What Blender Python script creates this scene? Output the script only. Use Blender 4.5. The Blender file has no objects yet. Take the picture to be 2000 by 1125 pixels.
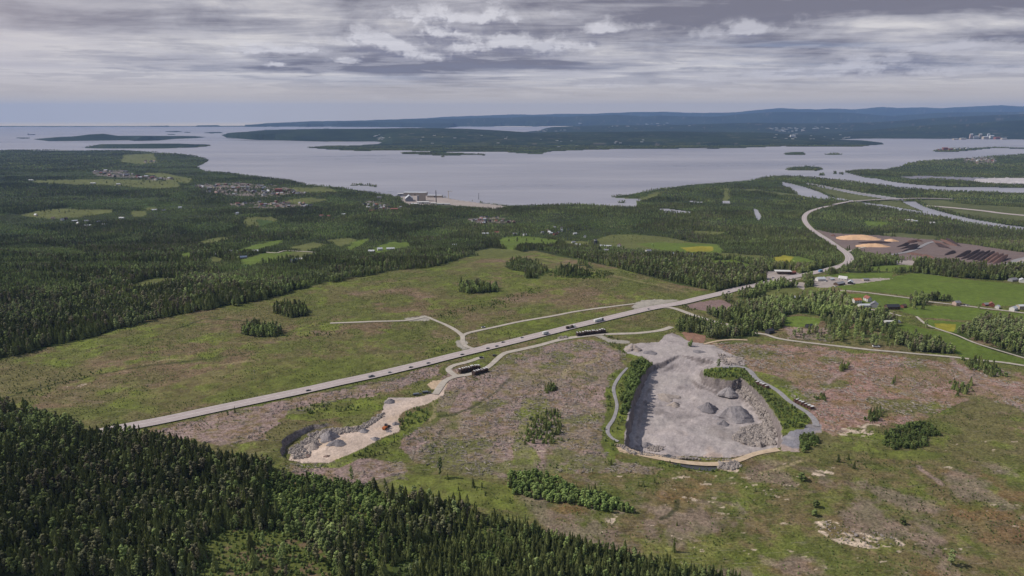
import bpy, bmesh, math, random
import numpy as np
from mathutils import Vector, Matrix

SC = bpy.context.scene
COL = SC.collection
R = math.radians
rng = np.random.default_rng(7)
random.seed(7)

# ------------------------------------------------------------------ camera
HC = 250.0                       # metres above the road plain
SEA = -75.0                      # level of the fjord below the plain
F = 1333.0                       # focal length in pixels of a 2000 px frame
HZ = 225.0                       # pixel row of eye level
PITCH = math.atan((562.5 - HZ) / F)
SP, CP = math.sin(PITCH), math.cos(PITCH)
cam_d = bpy.data.cameras.new('camera')
cam_d.sensor_width = 36.0
cam_d.lens = 36.0 * F / 2000.0
cam_d.clip_start = 1.0
cam_d.clip_end = 200000.0
cam = bpy.data.objects.new('camera', cam_d)
COL.objects.link(cam)
cam.location = (0, 0, HC)
cam.rotation_euler = (R(90) - PITCH, 0, 0)
SC.camera = cam

# ------------------------------------------------------------------ render settings
SC.view_settings.view_transform = 'Standard'
SC.view_settings.look = 'None'
SC.view_settings.exposure = 0.0
SC.view_settings.gamma = 1.0
SC.cycles.use_denoising = True
SC.cycles.max_bounces = 4
SC.cycles.diffuse_bounces = 2
SC.cycles.glossy_bounces = 2
SC.cycles.transmission_bounces = 2
SC.cycles.transparent_max_bounces = 4
SC.cycles.volume_bounces = 0
SC.cycles.caustics_reflective = False
SC.cycles.caustics_refractive = False

# ------------------------------------------------------------------ sun
SUN_AZ, SUN_EL = R(-84), R(44)    # compass angle from the view direction, height
sun_d = bpy.data.lights.new('sun', 'SUN')
sun_d.energy = 3.6
sun_d.angle = R(0.6)
sun_d.color = (1.0, 0.93, 0.84)
sun = bpy.data.objects.new('sun', sun_d)
COL.objects.link(sun)
sdir = Vector((math.sin(SUN_AZ) * math.cos(SUN_EL), math.cos(SUN_AZ) * math.cos(SUN_EL), math.sin(SUN_EL)))
sun.rotation_euler = sdir.to_track_quat('Z', 'Y').to_euler()


# ------------------------------------------------------------------ node helper
class NT:
    def __init__(self, tree):
        self.t = tree
        tree.nodes.clear()

    def n(self, kind, **kw):
        nd = self.t.nodes.new(kind)
        for k, v in kw.items():
            setattr(nd, k, v)
        return nd

    def link(self, a, b):
        self.t.links.new(a, b)

    def put(self, sock, v):
        if hasattr(v, 'is_output') or isinstance(v, bpy.types.NodeSocket):
            self.t.links.new(v, sock)
        else:
            sock.default_value = v

    def m(self, op, a, b=None, c=None, clamp=False):
        nd = self.n('ShaderNodeMath', operation=op, use_clamp=clamp)
        self.put(nd.inputs[0], a)
        if b is not None:
            self.put(nd.inputs[1], b)
        if c is not None:
            self.put(nd.inputs[2], c)
        return nd.outputs[0]

    def mix(self, f, a, b, blend='MIX'):
        nd = self.n('ShaderNodeMix', data_type='RGBA', blend_type=blend)
        self.put(nd.inputs['Factor'], f)
        self.put(nd.inputs['A'], a if not isinstance(a, tuple) or len(a) == 4 else (*a, 1))
        self.put(nd.inputs['B'], b if not isinstance(b, tuple) or len(b) == 4 else (*b, 1))
        return nd.outputs['Result']

    def noise(self, vec, scale, detail=4, rough=0.5, lac=2.0, dist=0.0):
        nd = self.n('ShaderNodeTexNoise')
        self.link(vec, nd.inputs['Vector'])
        nd.inputs['Scale'].default_value = scale
        nd.inputs['Detail'].default_value = detail
        nd.inputs['Roughness'].default_value = rough
        nd.inputs['Lacunarity'].default_value = lac
        nd.inputs['Distortion'].default_value = dist
        return nd.outputs['Fac']

    def vec(self, x, y, z=0.0):
        nd = self.n('ShaderNodeCombineXYZ')
        self.put(nd.inputs[0], x); self.put(nd.inputs[1], y); self.put(nd.inputs[2], z)
        return nd.outputs[0]

    def ss(self, x, a, b):
        nd = self.n('ShaderNodeMapRange', interpolation_type='SMOOTHSTEP')
        self.put(nd.inputs[0], x)
        nd.inputs[1].default_value = a
        nd.inputs[2].default_value = b
        return nd.outputs[0]

    def lin(self, x, a, b, c=0.0, d=1.0):
        nd = self.n('ShaderNodeMapRange')
        self.put(nd.inputs[0], x)
        for i, v in enumerate((a, b, c, d)):
            nd.inputs[1 + i].default_value = v
        return nd.outputs[0]


def s2l(c):
    return tuple(((v / 255.0) / 12.92 if v <= 10.3 else ((v / 255.0 + 0.055) / 1.055) ** 2.4) for v in c)


# ------------------------------------------------------------------ sky
def px_dir(px, py):
    cx, cy = (px - 1000.0) / F, -(py - 562.5) / F
    d = Vector((cx, CP + cy * SP, -SP + cy * CP)).normalized()
    return math.atan2(d.x, d.y), math.asin(d.z)


SKY_K = 0.1
world = bpy.data.worlds.new('World')
SC.world = world
world.use_nodes = True
w = NT(world.node_tree)
tc = w.n('ShaderNodeTexCoord').outputs['Generated']
sep = w.n('ShaderNodeSeparateXYZ')
w.link(tc, sep.inputs[0])
dx, dy, dz = sep.outputs
AZ = w.m('ARCTAN2', dx, dy)
EL = w.m('ARCSINE', dz)
nish = w.n('ShaderNodeTexSky', sky_type='NISHITA', sun_disc=False)
nish.sun_elevation = SUN_EL
nish.sun_rotation = SUN_AZ % (2 * math.pi)
nish.air_density = 1.0
nish.dust_density = 1.5
# flat cloud sheet high above: perspective comes from dividing by height
zz = w.m('ADD', w.m('MAXIMUM', dz, 0.0), 0.035)
pu, pv = w.m('DIVIDE', dx, zz), w.m('DIVIDE', dy, zz)
pl = w.vec(pu, pv, 0.0)
n_big = w.noise(w.vec(w.m('MULTIPLY', pu, 0.55), pv, 3.1), 0.34, 9, 0.56, 2.1, 0.35)
n_fine = w.noise(w.vec(w.m('MULTIPLY', pu, 0.5), pv, 7.7), 1.5, 8, 0.6, 2.1, 0.5)
sheet = w.m('ADD', w.m('MULTIPLY', n_big, 0.6), w.m('MULTIPLY', n_fine, 0.4))
# angular coordinates for clouds that stand upright near the horizon
AE = w.vec(w.m('MULTIPLY', AZ, 1.0), w.m('MULTIPLY', EL, 2.6), 0.3)
wob = w.m('MULTIPLY', w.m('SUBTRACT', w.noise(AE, 5.0, 5, 0.6), 0.5), 0.22)


def blob(px, py, rx, ry, soft=1.0, wamp=1.0):
    """a soft ellipse on the sky, its edge broken by noise"""
    a0, e0 = px_dir(px, py)
    u = w.m('DIVIDE', w.m('ADD', w.m('SUBTRACT', AZ, a0), w.m('MULTIPLY', wob, 0.8 * wamp)), rx / F)
    v = w.m('DIVIDE', w.m('ADD', w.m('SUBTRACT', EL, e0), w.m('MULTIPLY', wob, 0.16 * wamp)), ry / F)
    d = w.m('ADD', w.m('MULTIPLY', u, u), w.m('MULTIPLY', v, v))
    nd = w.n('ShaderNodeMapRange', interpolation_type='SMOOTHSTEP')
    w.link(d, nd.inputs[0])
    nd.inputs[1].default_value = 1.0 + soft * 0.9
    nd.inputs[2].default_value = max(0.0, 1.0 - soft)
    return nd.outputs[0]


def addm(lst):
    o = lst[0]
    for x in lst[1:]:
        o = w.m('ADD', o, x)
    return o


# brightness field of the sheet
base = w.lin(sheet, 0.40, 0.61, 0.0, 1.0)
bright = addm([
    w.m('MULTIPLY', blob(150, 120, 420, 75, 1), 0.42),
    w.m('MULTIPLY', blob(420, 150, 330, 40, 1), 0.22),
    w.m('MULTIPLY', blob(560, 40, 260, 30, 1), 0.20),
    w.m('MULTIPLY', blob(1330, 110, 300, 22, 1), 0.22),
    w.m('MULTIPLY', blob(1600, 60, 260, 14, 1), 0.32),
    w.m('MULTIPLY', blob(1850, 45, 200, 14, 1), 0.18),
    w.m('MULTIPLY', blob(1100, 155, 480, 22, 1), 0.20),
])
dark = addm([
    w.m('MULTIPLY', blob(60, 10, 330, 32, 1), 0.62),
    w.m('MULTIPLY', blob(330, 42, 120, 14, 1), 0.2),
    w.m('MULTIPLY', blob(640, 60, 220, 14, 1), 0.30),
    w.m('MULTIPLY', blob(560, 118, 300, 28, 1), 0.42),
    w.m('MULTIPLY', blob(880, 134, 300, 13, 1), 0.62),
    w.m('MULTIPLY', blob(720, 165, 200, 26, 1), 0.22),
    w.m('MULTIPLY', blob(1120, 110, 240, 20, 1), 0.25),
    w.m('MULTIPLY', blob(1150, 20, 420, 30, 1), 0.25),
    w.m('MULTIPLY', blob(1440, 60, 110, 20, 1), 0.30),
    w.m('MULTIPLY', blob(1820, 10, 420, 26, 1), 0.45),
    w.m('MULTIPLY', blob(1700, 92, 320, 14, 1), 0.2),
])
lump = w.m('MULTIPLY', w.m('SUBTRACT', w.noise(w.vec(AZ, w.m('MULTIPLY', EL, 2.2), 9.0), 7.0, 9, 0.58, 2.1, 0.6), 0.5), w.m('MULTIPLY', w.ss(EL, 0.02, 0.09), 1.5))
lum = w.m('SUBTRACT', w.m('ADD', w.m('ADD', w.m('MULTIPLY', base, 0.88), lump), w.m('ADD', bright, 0.0)), dark, clamp=True)
c_dark, c_mid, c_light = s2l((124, 122, 134)), s2l((174, 172, 180)), s2l((220, 216, 216))
ramp = w.n('ShaderNodeValToRGB')
w.link(lum, ramp.inputs[0])
ramp.color_ramp.elements[0].position = 0.0
ramp.color_ramp.elements[0].color = (*c_dark, 1)
ramp.color_ramp.elements[1].position = 0.95
ramp.color_ramp.elements[1].color = (*c_light, 1)
e = ramp.color_ramp.elements.new(0.45)
e.color = (*c_mid, 1)
skyc = ramp.outputs[0]
# pale blue gaps
gap = w.m('MULTIPLY', w.ss(w.noise(w.vec(w.m('MULTIPLY', pu, 0.4), pv, 11.0), 0.5, 6, 0.55), 0.5, 0.62),
          addm([blob(1600, 110, 330, 40, 1), w.m('MULTIPLY', blob(980, 175, 500, 40, 1), 0.6)]), clamp=True)
skyc = w.mix(w.m('MULTIPLY', gap, 0.55), skyc, s2l((150, 164, 192)))
# upright cumulus: lumpy heads over flatter feet, lit from above
puffs = [(720, 80, 66, 17), (775, 94, 80, 22), (800, 108, 90, 12), (858, 66, 62, 22), (905, 92, 90, 24), (985, 88, 100, 26), (1062, 92, 80, 22),
         (556, 98, 84, 11), (905, 34, 120, 17), (1180, 58, 62, 14), (665, 119, 30, 6), (742, 194, 10, 3), (548, 126, 16, 4),
         (1550, 147, 110, 9), (1690, 134, 84, 13), (1800, 141, 50, 8), (1210, 166, 70, 9), (1345, 165, 80, 8), (1455, 62, 66, 17),
         (1728, 117, 60, 9), (1945, 139, 90, 9), (1850, 92, 100, 7), (1060, 187, 60, 5), (1450, 176, 90, 5)]


def puff_density(el):
    cv = w.vec(AZ, w.m('MULTIPLY', el, 1.55), 2.0)
    warp = w.noise(cv, 34.0, 4, 0.6)
    vo = w.n('ShaderNodeTexVoronoi', feature='F1')
    wv_ = w.n('ShaderNodeVectorMath', operation='ADD')
    cw = w.vec(w.m('MULTIPLY', w.m('SUBTRACT', warp, 0.5), 0.045), w.m('MULTIPLY', w.m('SUBTRACT', w.noise(cv, 31.0, 3, 0.6), 0.5), 0.045), 0.0)
    w.link(cv, wv_.inputs[0]); w.link(cw, wv_.inputs[1])
    w.link(wv_.outputs[0], vo.inputs['Vector'])
    vo.inputs['Scale'].default_value = 30.0
    vo.inputs['Detail'].default_value = 3.0
    vo.inputs['Roughness'].default_value = 0.55
    bil = w.m('SUBTRACT', 1.0, vo.outputs['Distance'])
    nz = w.noise(wv_.outputs[0], 22.0, 7, 0.60)
    tot = None
    for (x_, y_, rx, ry) in puffs:
        a0, e0 = px_dir(x_, y_)
        u_ = w.m('MULTIPLY', w.m('SUBTRACT', AZ, a0), F / (rx * 1.3 + 10))
        v_ = w.m('MULTIPLY', w.m('SUBTRACT', el, e0), F / (ry * 1.25 + 4))
        # feet are flatter than heads
        v_ = w.m('MAXIMUM', v_, w.m('MULTIPLY', v_, -1.45))
        d_ = w.m('SUBTRACT', 1.0, w.m('SQRT', w.m('MULTIPLY_ADD', u_, u_, w.m('MULTIPLY', v_, v_))))
        tot = d_ if tot is None else w.m('MAXIMUM', tot, d_)
    return w.m('ADD', w.m('MULTIPLY', tot, 0.85), w.m('ADD', w.m('MULTIPLY', w.m('SUBTRACT', bil, 0.62), 0.55), w.m('MULTIPLY', w.m('SUBTRACT', nz, 0.5), 1.25)))


d0 = puff_density(EL)
d1 = puff_density(w.m('ADD', EL, 0.013))
dens = w.ss(d0, -0.42, 0.34)
lit = w.m('ADD', w.m('ADD', 0.40, w.m('MULTIPLY', w.m('SUBTRACT', n_fine, 0.5), 1.4)), w.m('MULTIPLY', w.m('SUBTRACT', d0, d1), 1.6), clamp=True)
lit = w.m('SUBTRACT', lit, w.m('MULTIPLY', w.ss(d0, 0.2, 0.9), 0.16), clamp=True)
rc = w.n('ShaderNodeValToRGB')
w.link(lit, rc.inputs[0])
rc.color_ramp.elements[0].position = 0.10
rc.color_ramp.elements[0].color = (*s2l((128, 127, 144)), 1)
rc.color_ramp.elements[1].position = 0.90
rc.color_ramp.elements[1].color = (*s2l((222, 220, 226)), 1)
right_dim = w.m('MULTIPLY', w.ss(AZ, 0.10, 0.28), 0.30)
cumc = w.mix(right_dim, rc.outputs[0], s2l((152, 152, 166)))
skyc = w.mix(w.m('MULTIPLY', dens, 0.86), skyc, cumc)
# thin far cloud rows low over the horizon
rows = w.noise(w.vec(w.m('MULTIPLY', AZ, 1.0), w.m('MULTIPLY', EL, 11.0), 5.0), 9.0, 8, 0.62, 2.1, 0.3)
low = w.m('MULTIPLY', w.ss(EL, 0.135, 0.05), w.ss(EL, 0.0, 0.03))
skyc = w.mix(w.m('MULTIPLY', w.m('MULTIPLY', w.ss(rows, 0.50, 0.60), low), 0.5), skyc, s2l((196, 194, 202)))
skyc = w.mix(w.m('MULTIPLY', w.m('MULTIPLY', w.ss(rows, 0.49, 0.40), low), 0.42), skyc, s2l((130, 132, 150)))
# bluish band just above the horizon, warmer to the far left
hz_l, hz_r = s2l((158, 157, 174)), s2l((164, 168, 182))
hzc = w.mix(w.ss(AZ, -0.55, 0.1), (*hz_l, 1), (*hz_r, 1))
skyc = w.mix(w.m('MULTIPLY', w.ss(EL, 0.055, 0.004), 0.75), skyc, hzc)
# brighter milk right on the horizon
skyc = w.mix(w.m('MULTIPLY', w.ss(EL, 0.060, 0.008), 0.88), skyc, (0.78, 0.66, 0.52, 1))
warm = w.m('MULTIPLY', w.ss(AZ, -0.35, -0.75), w.m('MULTIPLY', w.ss(EL, 0.02, 0.06), w.ss(EL, 0.22, 0.10)))
skyc = w.mix(w.m('MULTIPLY', warm, 0.5), skyc, s2l((204, 194, 196)))
# overhead and behind: darker mixed cover, blue showing through
scale10 = w.n('ShaderNodeVectorMath', operation='SCALE')
w.link(skyc, scale10.inputs[0])
scale10.inputs['Scale'].default_value = 1.0 / SKY_K
over = w.m('MULTIPLY', w.ss(EL, 0.26, 0.60), 0.80)
finc = w.mix(over, scale10.outputs[0], nish.outputs[0])
bg = w.n('ShaderNodeBackground')
w.link(finc, bg.inputs['Color'])
bg.inputs['Strength'].default_value = SKY_K
wo = w.n('ShaderNodeOutputWorld')
w.link(bg.outputs[0], wo.inputs['Surface'])
world.cycles.sampling_method = 'MANUAL'
world.cycles.sample_map_resolution = 512


# ------------------------------------------------------------------ numpy noise and projection
def _lat(seed):
    return np.random.default_rng(seed).random((256, 256), dtype=np.float32)


_LATS = {}


def vnoise(x, y, seed=0):
    if seed not in _LATS:
        _LATS[seed] = _lat(seed + 100)
    t = _LATS[seed]
    xi, yi = np.floor(x), np.floor(y)
    fx, fy = x - xi, y - yi
    fx = fx * fx * (3 - 2 * fx)
    fy = fy * fy * (3 - 2 * fy)
    xi = xi.astype(np.int64) & 255
    yi = yi.astype(np.int64) & 255
    x1, y1 = (xi + 1) & 255, (yi + 1) & 255
    a = t[yi, xi] * (1 - fx) + t[yi, x1] * fx
    b = t[y1, xi] * (1 - fx) + t[y1, x1] * fx
    return a * (1 - fy) + b * fy


def fbm(x, y, size, octs=4, seed=0, gain=0.5):
    x = np.asarray(x, dtype=np.float64); y = np.asarray(y, dtype=np.float64)
    s, amp, tot = 0.0, 1.0, 0.0
    f = 1.0 / size
    for o in range(octs):
        c, sn = math.cos(0.6 * o + seed), math.sin(0.6 * o + seed)
        s = s + amp * vnoise((x * c - y * sn) * f + 17.3 * o, (x * sn + y * c) * f + 9.1 * o, seed * 7 + o)
        tot += amp
        amp *= gain
        f *= 2.03
    return s / tot


def sstep(x, a, b):
    t = np.clip((x - a) / (b - a), 0, 1)
    return t * t * (3 - 2 * t)


def project(X, Y, Z):
    d = Y * CP - (Z - HC) * SP
    d = np.where(d < 1.0, 1.0, d)
    u = Y * SP + (Z - HC) * CP
    return 1000.0 + F * X / d, 562.5 - F * u / d


def base_h(X, Y):
    """broad lie of the land, before pits and heaps"""
    X = np.asarray(X, dtype=np.float64); Y = np.asarray(Y, dtype=np.float64)
    z = -72.5 * sstep(Y, 980.0, 1930.0)
    und = (fbm(X, Y, 190.0, 3, 3) - 0.5) * 9.0 + (fbm(X, Y, 700.0, 2, 4) - 0.5) * 10.0
    keep = (1.0 - sstep(Y, 1300.0, 1900.0))
    # wooded knoll in the near left corner
    kn = 9.0 * np.exp(-(((X + 330.0) / 170.0) ** 2 + ((Y - 430.0) / 110.0) ** 2))
    return z + und * keep + kn


def unproject(px, py, hfun=None, iters=14, z0=None):
    """ground point seen at a pixel of the 2000 x 1125 photograph"""
    px = np.atleast_1d(np.asarray(px, dtype=np.float64)); py = np.atleast_1d(np.asarray(py, dtype=np.float64))
    hfun = hfun or base_h
    cx, cy = (px - 1000.0) / F, -(py - 562.5) / F
    dX, dY, dZ = cx, CP + cy * SP, -SP + cy * CP
    dZ = np.minimum(dZ, -0.006)
    z = np.zeros_like(px) if z0 is None else np.full_like(px, z0)
    lo_t, hi_t = (HC - 60.0) / -dZ * 0.5, (HC - SEA) / -dZ
    for _ in range(34):                      # bisection along the ray
        t = 0.5 * (lo_t + hi_t)
        above = (HC + t * dZ) > hfun(t * dX, t * dY)
        lo_t = np.where(above, t, lo_t)
        hi_t = np.where(above, hi_t, t)
    t = 0.5 * (lo_t + hi_t)
    return t * dX, t * dY, HC + t * dZ


def inpoly(px, py, poly):
    px = np.asarray(px); py = np.asarray(py)
    inside = np.zeros(px.shape, dtype=bool)
    P = np.asarray(poly, dtype=np.float64)
    bx0, by0 = P.min(0); bx1, by1 = P.max(0)
    box = (px >= bx0) & (px <= bx1) & (py >= by0) & (py <= by1)
    if not box.any():
        return inside
    x, y = px[box], py[box]
    r = np.zeros(x.shape, dtype=bool)
    n = len(P)
    j = n - 1
    for i in range(n):
        xi, yi = P[i]; xj, yj = P[j]
        if yi != yj:
            c = ((yi > y) != (yj > y)) & (x < (xj - xi) * (y - yi) / (yj - yi) + xi)
            r ^= c
        j = i
    inside[box] = r
    return inside


def dist_poly(X, Y, pts, closed=True):
    """distance in metres to an outline given in metres"""
    d = np.full(np.shape(X), 1e9)
    n = len(pts)
    for i in range(n if closed else n - 1):
        ax, ay = pts[i]; bx, by = pts[(i + 1) % n]
        vx, vy = bx - ax, by - ay
        t = np.clip(((X - ax) * vx + (Y - ay) * vy) / (vx * vx + vy * vy + 1e-9), 0, 1)
        d = np.minimum(d, np.hypot(X - ax - t * vx, Y - ay - t * vy))
    return d


def ground_poly(poly, hfun=None):
    a = np.array(poly, dtype=float)
    X, Y, _ = unproject(a[:, 0], a[:, 1], hfun)
    return list(zip(X, Y))

# ------------------------------------------------------------------ outlines read off the photograph (its pixels), laid on the ground by unproject()
WATER = [   # open water of the near side, rivers and ponds
    [(1524, 354), (1550, 359), (1576, 366), (1600, 374), (1626, 386), (1612, 388), (1582, 385), (1558, 379), (1545, 369), (1530, 361)],
    [(1636, 389), (1652, 391), (1674, 395), (1690, 398), (1720, 400), (1700, 396), (1668, 391), (1640, 386), (1622, 384)],
    [(1574, 356), (1600, 360), (1680, 375), (1750, 385), (1778, 389), (1768, 391), (1740, 389), (1680, 380), (1604, 365), (1576, 359)],
    [(1684, 396), (1720, 398), (1770, 407), (1808, 413), (1816, 420), (1790, 416), (1730, 406), (1690, 400)],
    [(1762, 393), (1786, 392), (1806, 403), (1830, 410), (1860, 418), (1900, 427), (1960, 437), (2020, 445), (2400, 476), (2400, 486),
     (2000, 449), (1940, 443), (1870, 431), (1840, 424), (1806, 420), (1812, 415), (1800, 410), (1780, 402)],
    [(1471, 406), (1479, 408), (1488, 422), (1482, 430), (1474, 421)],
    [(1278, 406), (1300, 406), (1352, 413), (1347, 418), (1300, 414)],
    [(1345, 391), (1374, 393), (1372, 396), (1346, 394)], [(1411, 391), (1426, 391), (1426, 397), (1411, 397)],
]
COAST_NEAR = [(-1500, 296), (0, 293), (120, 293), (250, 294), (330, 299), (380, 304), (402, 309), (408, 313), (396, 320), (384, 325),
              (400, 333), (450, 338), (520, 347), (560, 351), (600, 360), (650, 364), (700, 371), (740, 377), (778, 385), (800, 382), (835, 381),
              (868, 385), (900, 391), (950, 397), (1000, 401), (1060, 400), (1130, 399), (1150, 400), (1180, 402), (1215, 404), (1243, 405), (1243, 394),
              (1256, 388), (1214, 386), (1190, 384), (1212, 381), (1230, 379), (1262, 373), (1340, 361), (1420, 355), (1470, 351), (1500, 345),
              (1530, 343), (1580, 346), (1640, 352), (1700, 359), (1760, 366), (1850, 373), (2000, 376), (2600, 384),
              (2600, 2400), (-1500, 2400)]
LAND = [  # right hand point across the channel
    [(1648, 335), (1668, 332), (1720, 331), (1752, 326), (1775, 319), (1800, 314), (1850, 311), (1900, 308), (1960, 303), (2020, 299),
     (2600, 280), (2600, 374), (2000, 366), (1850, 364), (1790, 360), (1740, 354), (1712, 348), (1690, 346), (1670, 341)],
    [(1822, 295), (1836, 291), (1860, 290), (1892, 289), (1900, 290), (1940, 287), (2040, 289), (2600, 292), (2600, 294), (2020, 291), (1940, 289), (1896, 294), (1860, 297), (1836, 297)],
    [(1531, 300), (1536, 297), (1570, 297), (1574, 301), (1568, 302.5), (1534, 302)], [(1611, 301), (1632, 299), (1647, 301), (1640, 302.3), (1614, 302)],
    [(1533, 330), (1550, 326), (1575, 324), (1600, 325), (1609, 330), (1596, 333), (1540, 332)],
    [(1598, 340), (1608, 339), (1612, 342), (1600, 342)], [(1628, 336), (1634, 336), (1634, 338.5), (1628, 338.5)], [(1638, 337), (1647, 338), (1646, 340), (1638, 339)],
    [(684, 361), (700, 359.5), (716, 359.8), (735, 362.5), (733, 364), (715, 361.5), (700, 361), (690, 362)],
    [(1207, 394), (1222, 393), (1220, 396), (1208, 396)],
    # far shore, front
    [(432, 263), (460, 259), (520, 253), (640, 251), (780, 251), (900, 256), (960, 258), (1010, 259), (1070, 252), (1150, 246), (1400, 243.5), (2600, 243.5),
     (2600, 272), (2000, 272), (1850, 270.5), (1700, 270.5), (1634, 272), (1690, 274.5), (1724, 278.5), (1727, 281.5), (1690, 285), (1670, 286.5), (1600, 286.5), (1530, 285.5), (1470, 288),
     (1440, 289.5), (1220, 290.5), (1130, 293), (1080, 295), (1062, 297.5), (1060, 300), (1045, 301), (1000, 298), (985, 296), (850, 296), (780, 293.5), (700, 294.5), (640, 291.5),
     (598, 288), (640, 285), (680, 284), (738, 281), (746, 277.5), (735, 276), (640, 276), (560, 274), (500, 272.5), (442, 268)],
    [(783, 298), (800, 296.5), (850, 296), (900, 298), (925, 300), (950, 301.5), (948, 303), (905, 302.5), (870, 304), (820, 301.5), (786, 300)],
    [(861, 304.5), (868, 304), (868, 306), (861, 306)],
    # behind it, low land closing the horizon
    [(-1500, 226), (2600, 226), (2600, 246), (1100, 246), (1060, 246), (900, 246.3), (862, 250.8), (840, 250.8), (815, 248.6), (740, 247.6), (560, 247.0), (520, 247.3), (-1500, 247.3)],
]
ISLES = [  # outline, (x, top row) profile
    ([(64, 271.5), (95, 275.5), (250, 273.5), (262, 275), (312, 274), (340, 271), (385, 269.5), (402, 267.5), (380, 265.5), (250, 265), (120, 267)],
     [(64, 271), (100, 268), (150, 264), (175, 261), (203, 259.5), (235, 264), (262, 264), (320, 264), (380, 265.5), (402, 267)]),
    ([(160, 288), (190, 289.5), (290, 289.6), (380, 287.5), (408, 285), (414, 283), (400, 281.5), (300, 281.5), (185, 284)],
     [(160, 287), (185, 280), (200, 279), (250, 279), (300, 278), (350, 278), (390, 279.5), (412, 283)]),
    ([(30, 269.5), (45, 270.5), (58, 270), (58, 268.5), (34, 268.5)], [(30, 269), (45, 267.8), (58, 269)]),
    ([(322, 257.5), (340, 258), (358, 257.3), (350, 255.8), (326, 256)], [(322, 257), (340, 254.5), (358, 256)]),
    ([(326, 262.5), (335, 263), (343, 262.5), (341, 261), (328, 261)], [(326, 262), (335, 258.7), (343, 262)]),
    ([(357, 258.6), (368, 259), (376, 258.4), (366, 257)], [(357, 258), (366, 256), (376, 258)]),
    ([(396, 260), (415, 260.3), (436, 259.5), (430, 257.5), (405, 258)], [(396, 260), (412, 256.3), (436, 257)]),
]
RIDGE = [  # distance m, half depth m, crest rows over x
    (9900, 1200, [(-1500, 300), (430, 262), (440, 258), (500, 255), (520, 253), (600, 250.5), (720, 249.5), (800, 248.5), (900, 250), (960, 253), (1040, 258), (1100, 257), (1300, 255), (1500, 258), (1600, 264), (1700, 280), (2600, 290)]),
    (12000, 1200, [(-1500, 300), (1380, 268), (1500, 262), (1640, 258), (1720, 251), (1760, 247), (1800, 244), (1850, 241), (1900, 240), (1960, 237), (2000, 235), (2600, 228)]),
    (16000, 1700, [(-1500, 300), (1000, 262), (1080, 247), (1160, 244), (1300, 243), (1450, 240), (1600, 240), (1700, 239), (1760, 236), (1820, 231), (1900, 227), (2000, 224), (2600, 219)]),
    (20000, 800, [(-1500, 245.4), (0, 245.6), (60, 245), (90, 245.2), (140, 246.4), (160, 245.8), (300, 244.4), (400, 243.2), (500, 241.5), (600, 239), (700, 238), (900, 240), (1000, 250), (2600, 250)]),
    (23500, 1700, [(-1500, 260), (420, 250), (520, 240), (600, 237), (700, 234), (850, 231.5), (990, 230), (1060, 227), (1100, 228), (1150, 226), (1200, 224.5), (1260, 227), (1290, 225.5), (1340, 227), (1400, 227),
                   (1450, 222), (1500, 219), (1600, 219.5), (1680, 222), (1740, 226), (1800, 222), (1850, 221), (1900, 220), (2000, 218), (2600, 212)]),
    (32000, 2600, [(-1500, 250), (500, 243), (600, 240), (700, 236), (830, 231), (860, 228), (900, 226), (1000, 224.5), (1080, 224), (1170, 221), (1250, 219.3), (1340, 220.5), (1440, 219), (1480, 215), (1520, 212), (1560, 214), (1620, 213), (1660, 215),
                   (1720, 211.3), (1760, 212.5), (1800, 211), (1840, 211.5), (1880, 209), (1950, 206.6), (2000, 208), (2600, 205)]),
]
# pits
RIM_R = [(1262, 720), (1250, 740), (1237, 770), (1226, 810), (1217, 868), (1258, 884), (1330, 891), (1420, 893), (1480, 883), (1524, 873), (1531, 852),
         (1520, 818), (1500, 788), (1474, 760), (1446, 738), (1430, 746), (1402, 741), (1378, 734), (1372, 722), (1400, 706), (1330, 692)]
RIM_L = [(546, 884), (550, 862), (576, 842), (612, 830), (640, 826), (690, 826), (740, 812), (772, 800), (800, 802), (790, 838), (742, 863), (690, 889),
         (640, 904), (590, 904), (560, 898)]
GQR, GQL = ground_poly(RIM_R), ground_poly(RIM_L)


def pit_depth(X, Y):
    d = np.zeros(np.shape(X))
    for poly, dep in ((GQR, 'r'), (GQL, 'l')):
        P = np.array(poly)
        m = (X > P[:, 0].min() - 5) & (X < P[:, 0].max() + 5) & (Y > P[:, 1].min() - 5) & (Y < P[:, 1].max() + 5)
        if not m.any():
            continue
        x, y = X[m], Y[m]
        ins = inpoly(x, y, poly)
        wob = (fbm(x, y, 9.0, 3, 21) - 0.5) * 5.0
        e = dist_poly(x, y, poly) + np.where(ins, wob, 0)
        if dep == 'r':
            full = 13.0 * sstep(y, 735.0, 590.0)
            step = sstep(e, 0.2, 3.0) * 0.8 + 0.2 * sstep(e, 6.0, 12.0)
        else:
            full = 10.0 * sstep(x, -125.0, -215.0)
            step = sstep(e, 0.2, 3.0) * 0.85 + 0.15 * sstep(e, 4.0, 10.0)
        v = np.where(ins, full * step + (fbm(x, y, 20.0, 4, 22) - 0.5) * 4.5 * sstep(e, 3, 14) * (full > 1), 0)
        d[m] = np.maximum(d[m], v)
    return d


def ground_h(X, Y):
    X = np.asarray(X, dtype=np.float64); Y = np.asarray(Y, dtype=np.float64)
    return base_h(X, Y) - pit_depth(X, Y)


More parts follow.
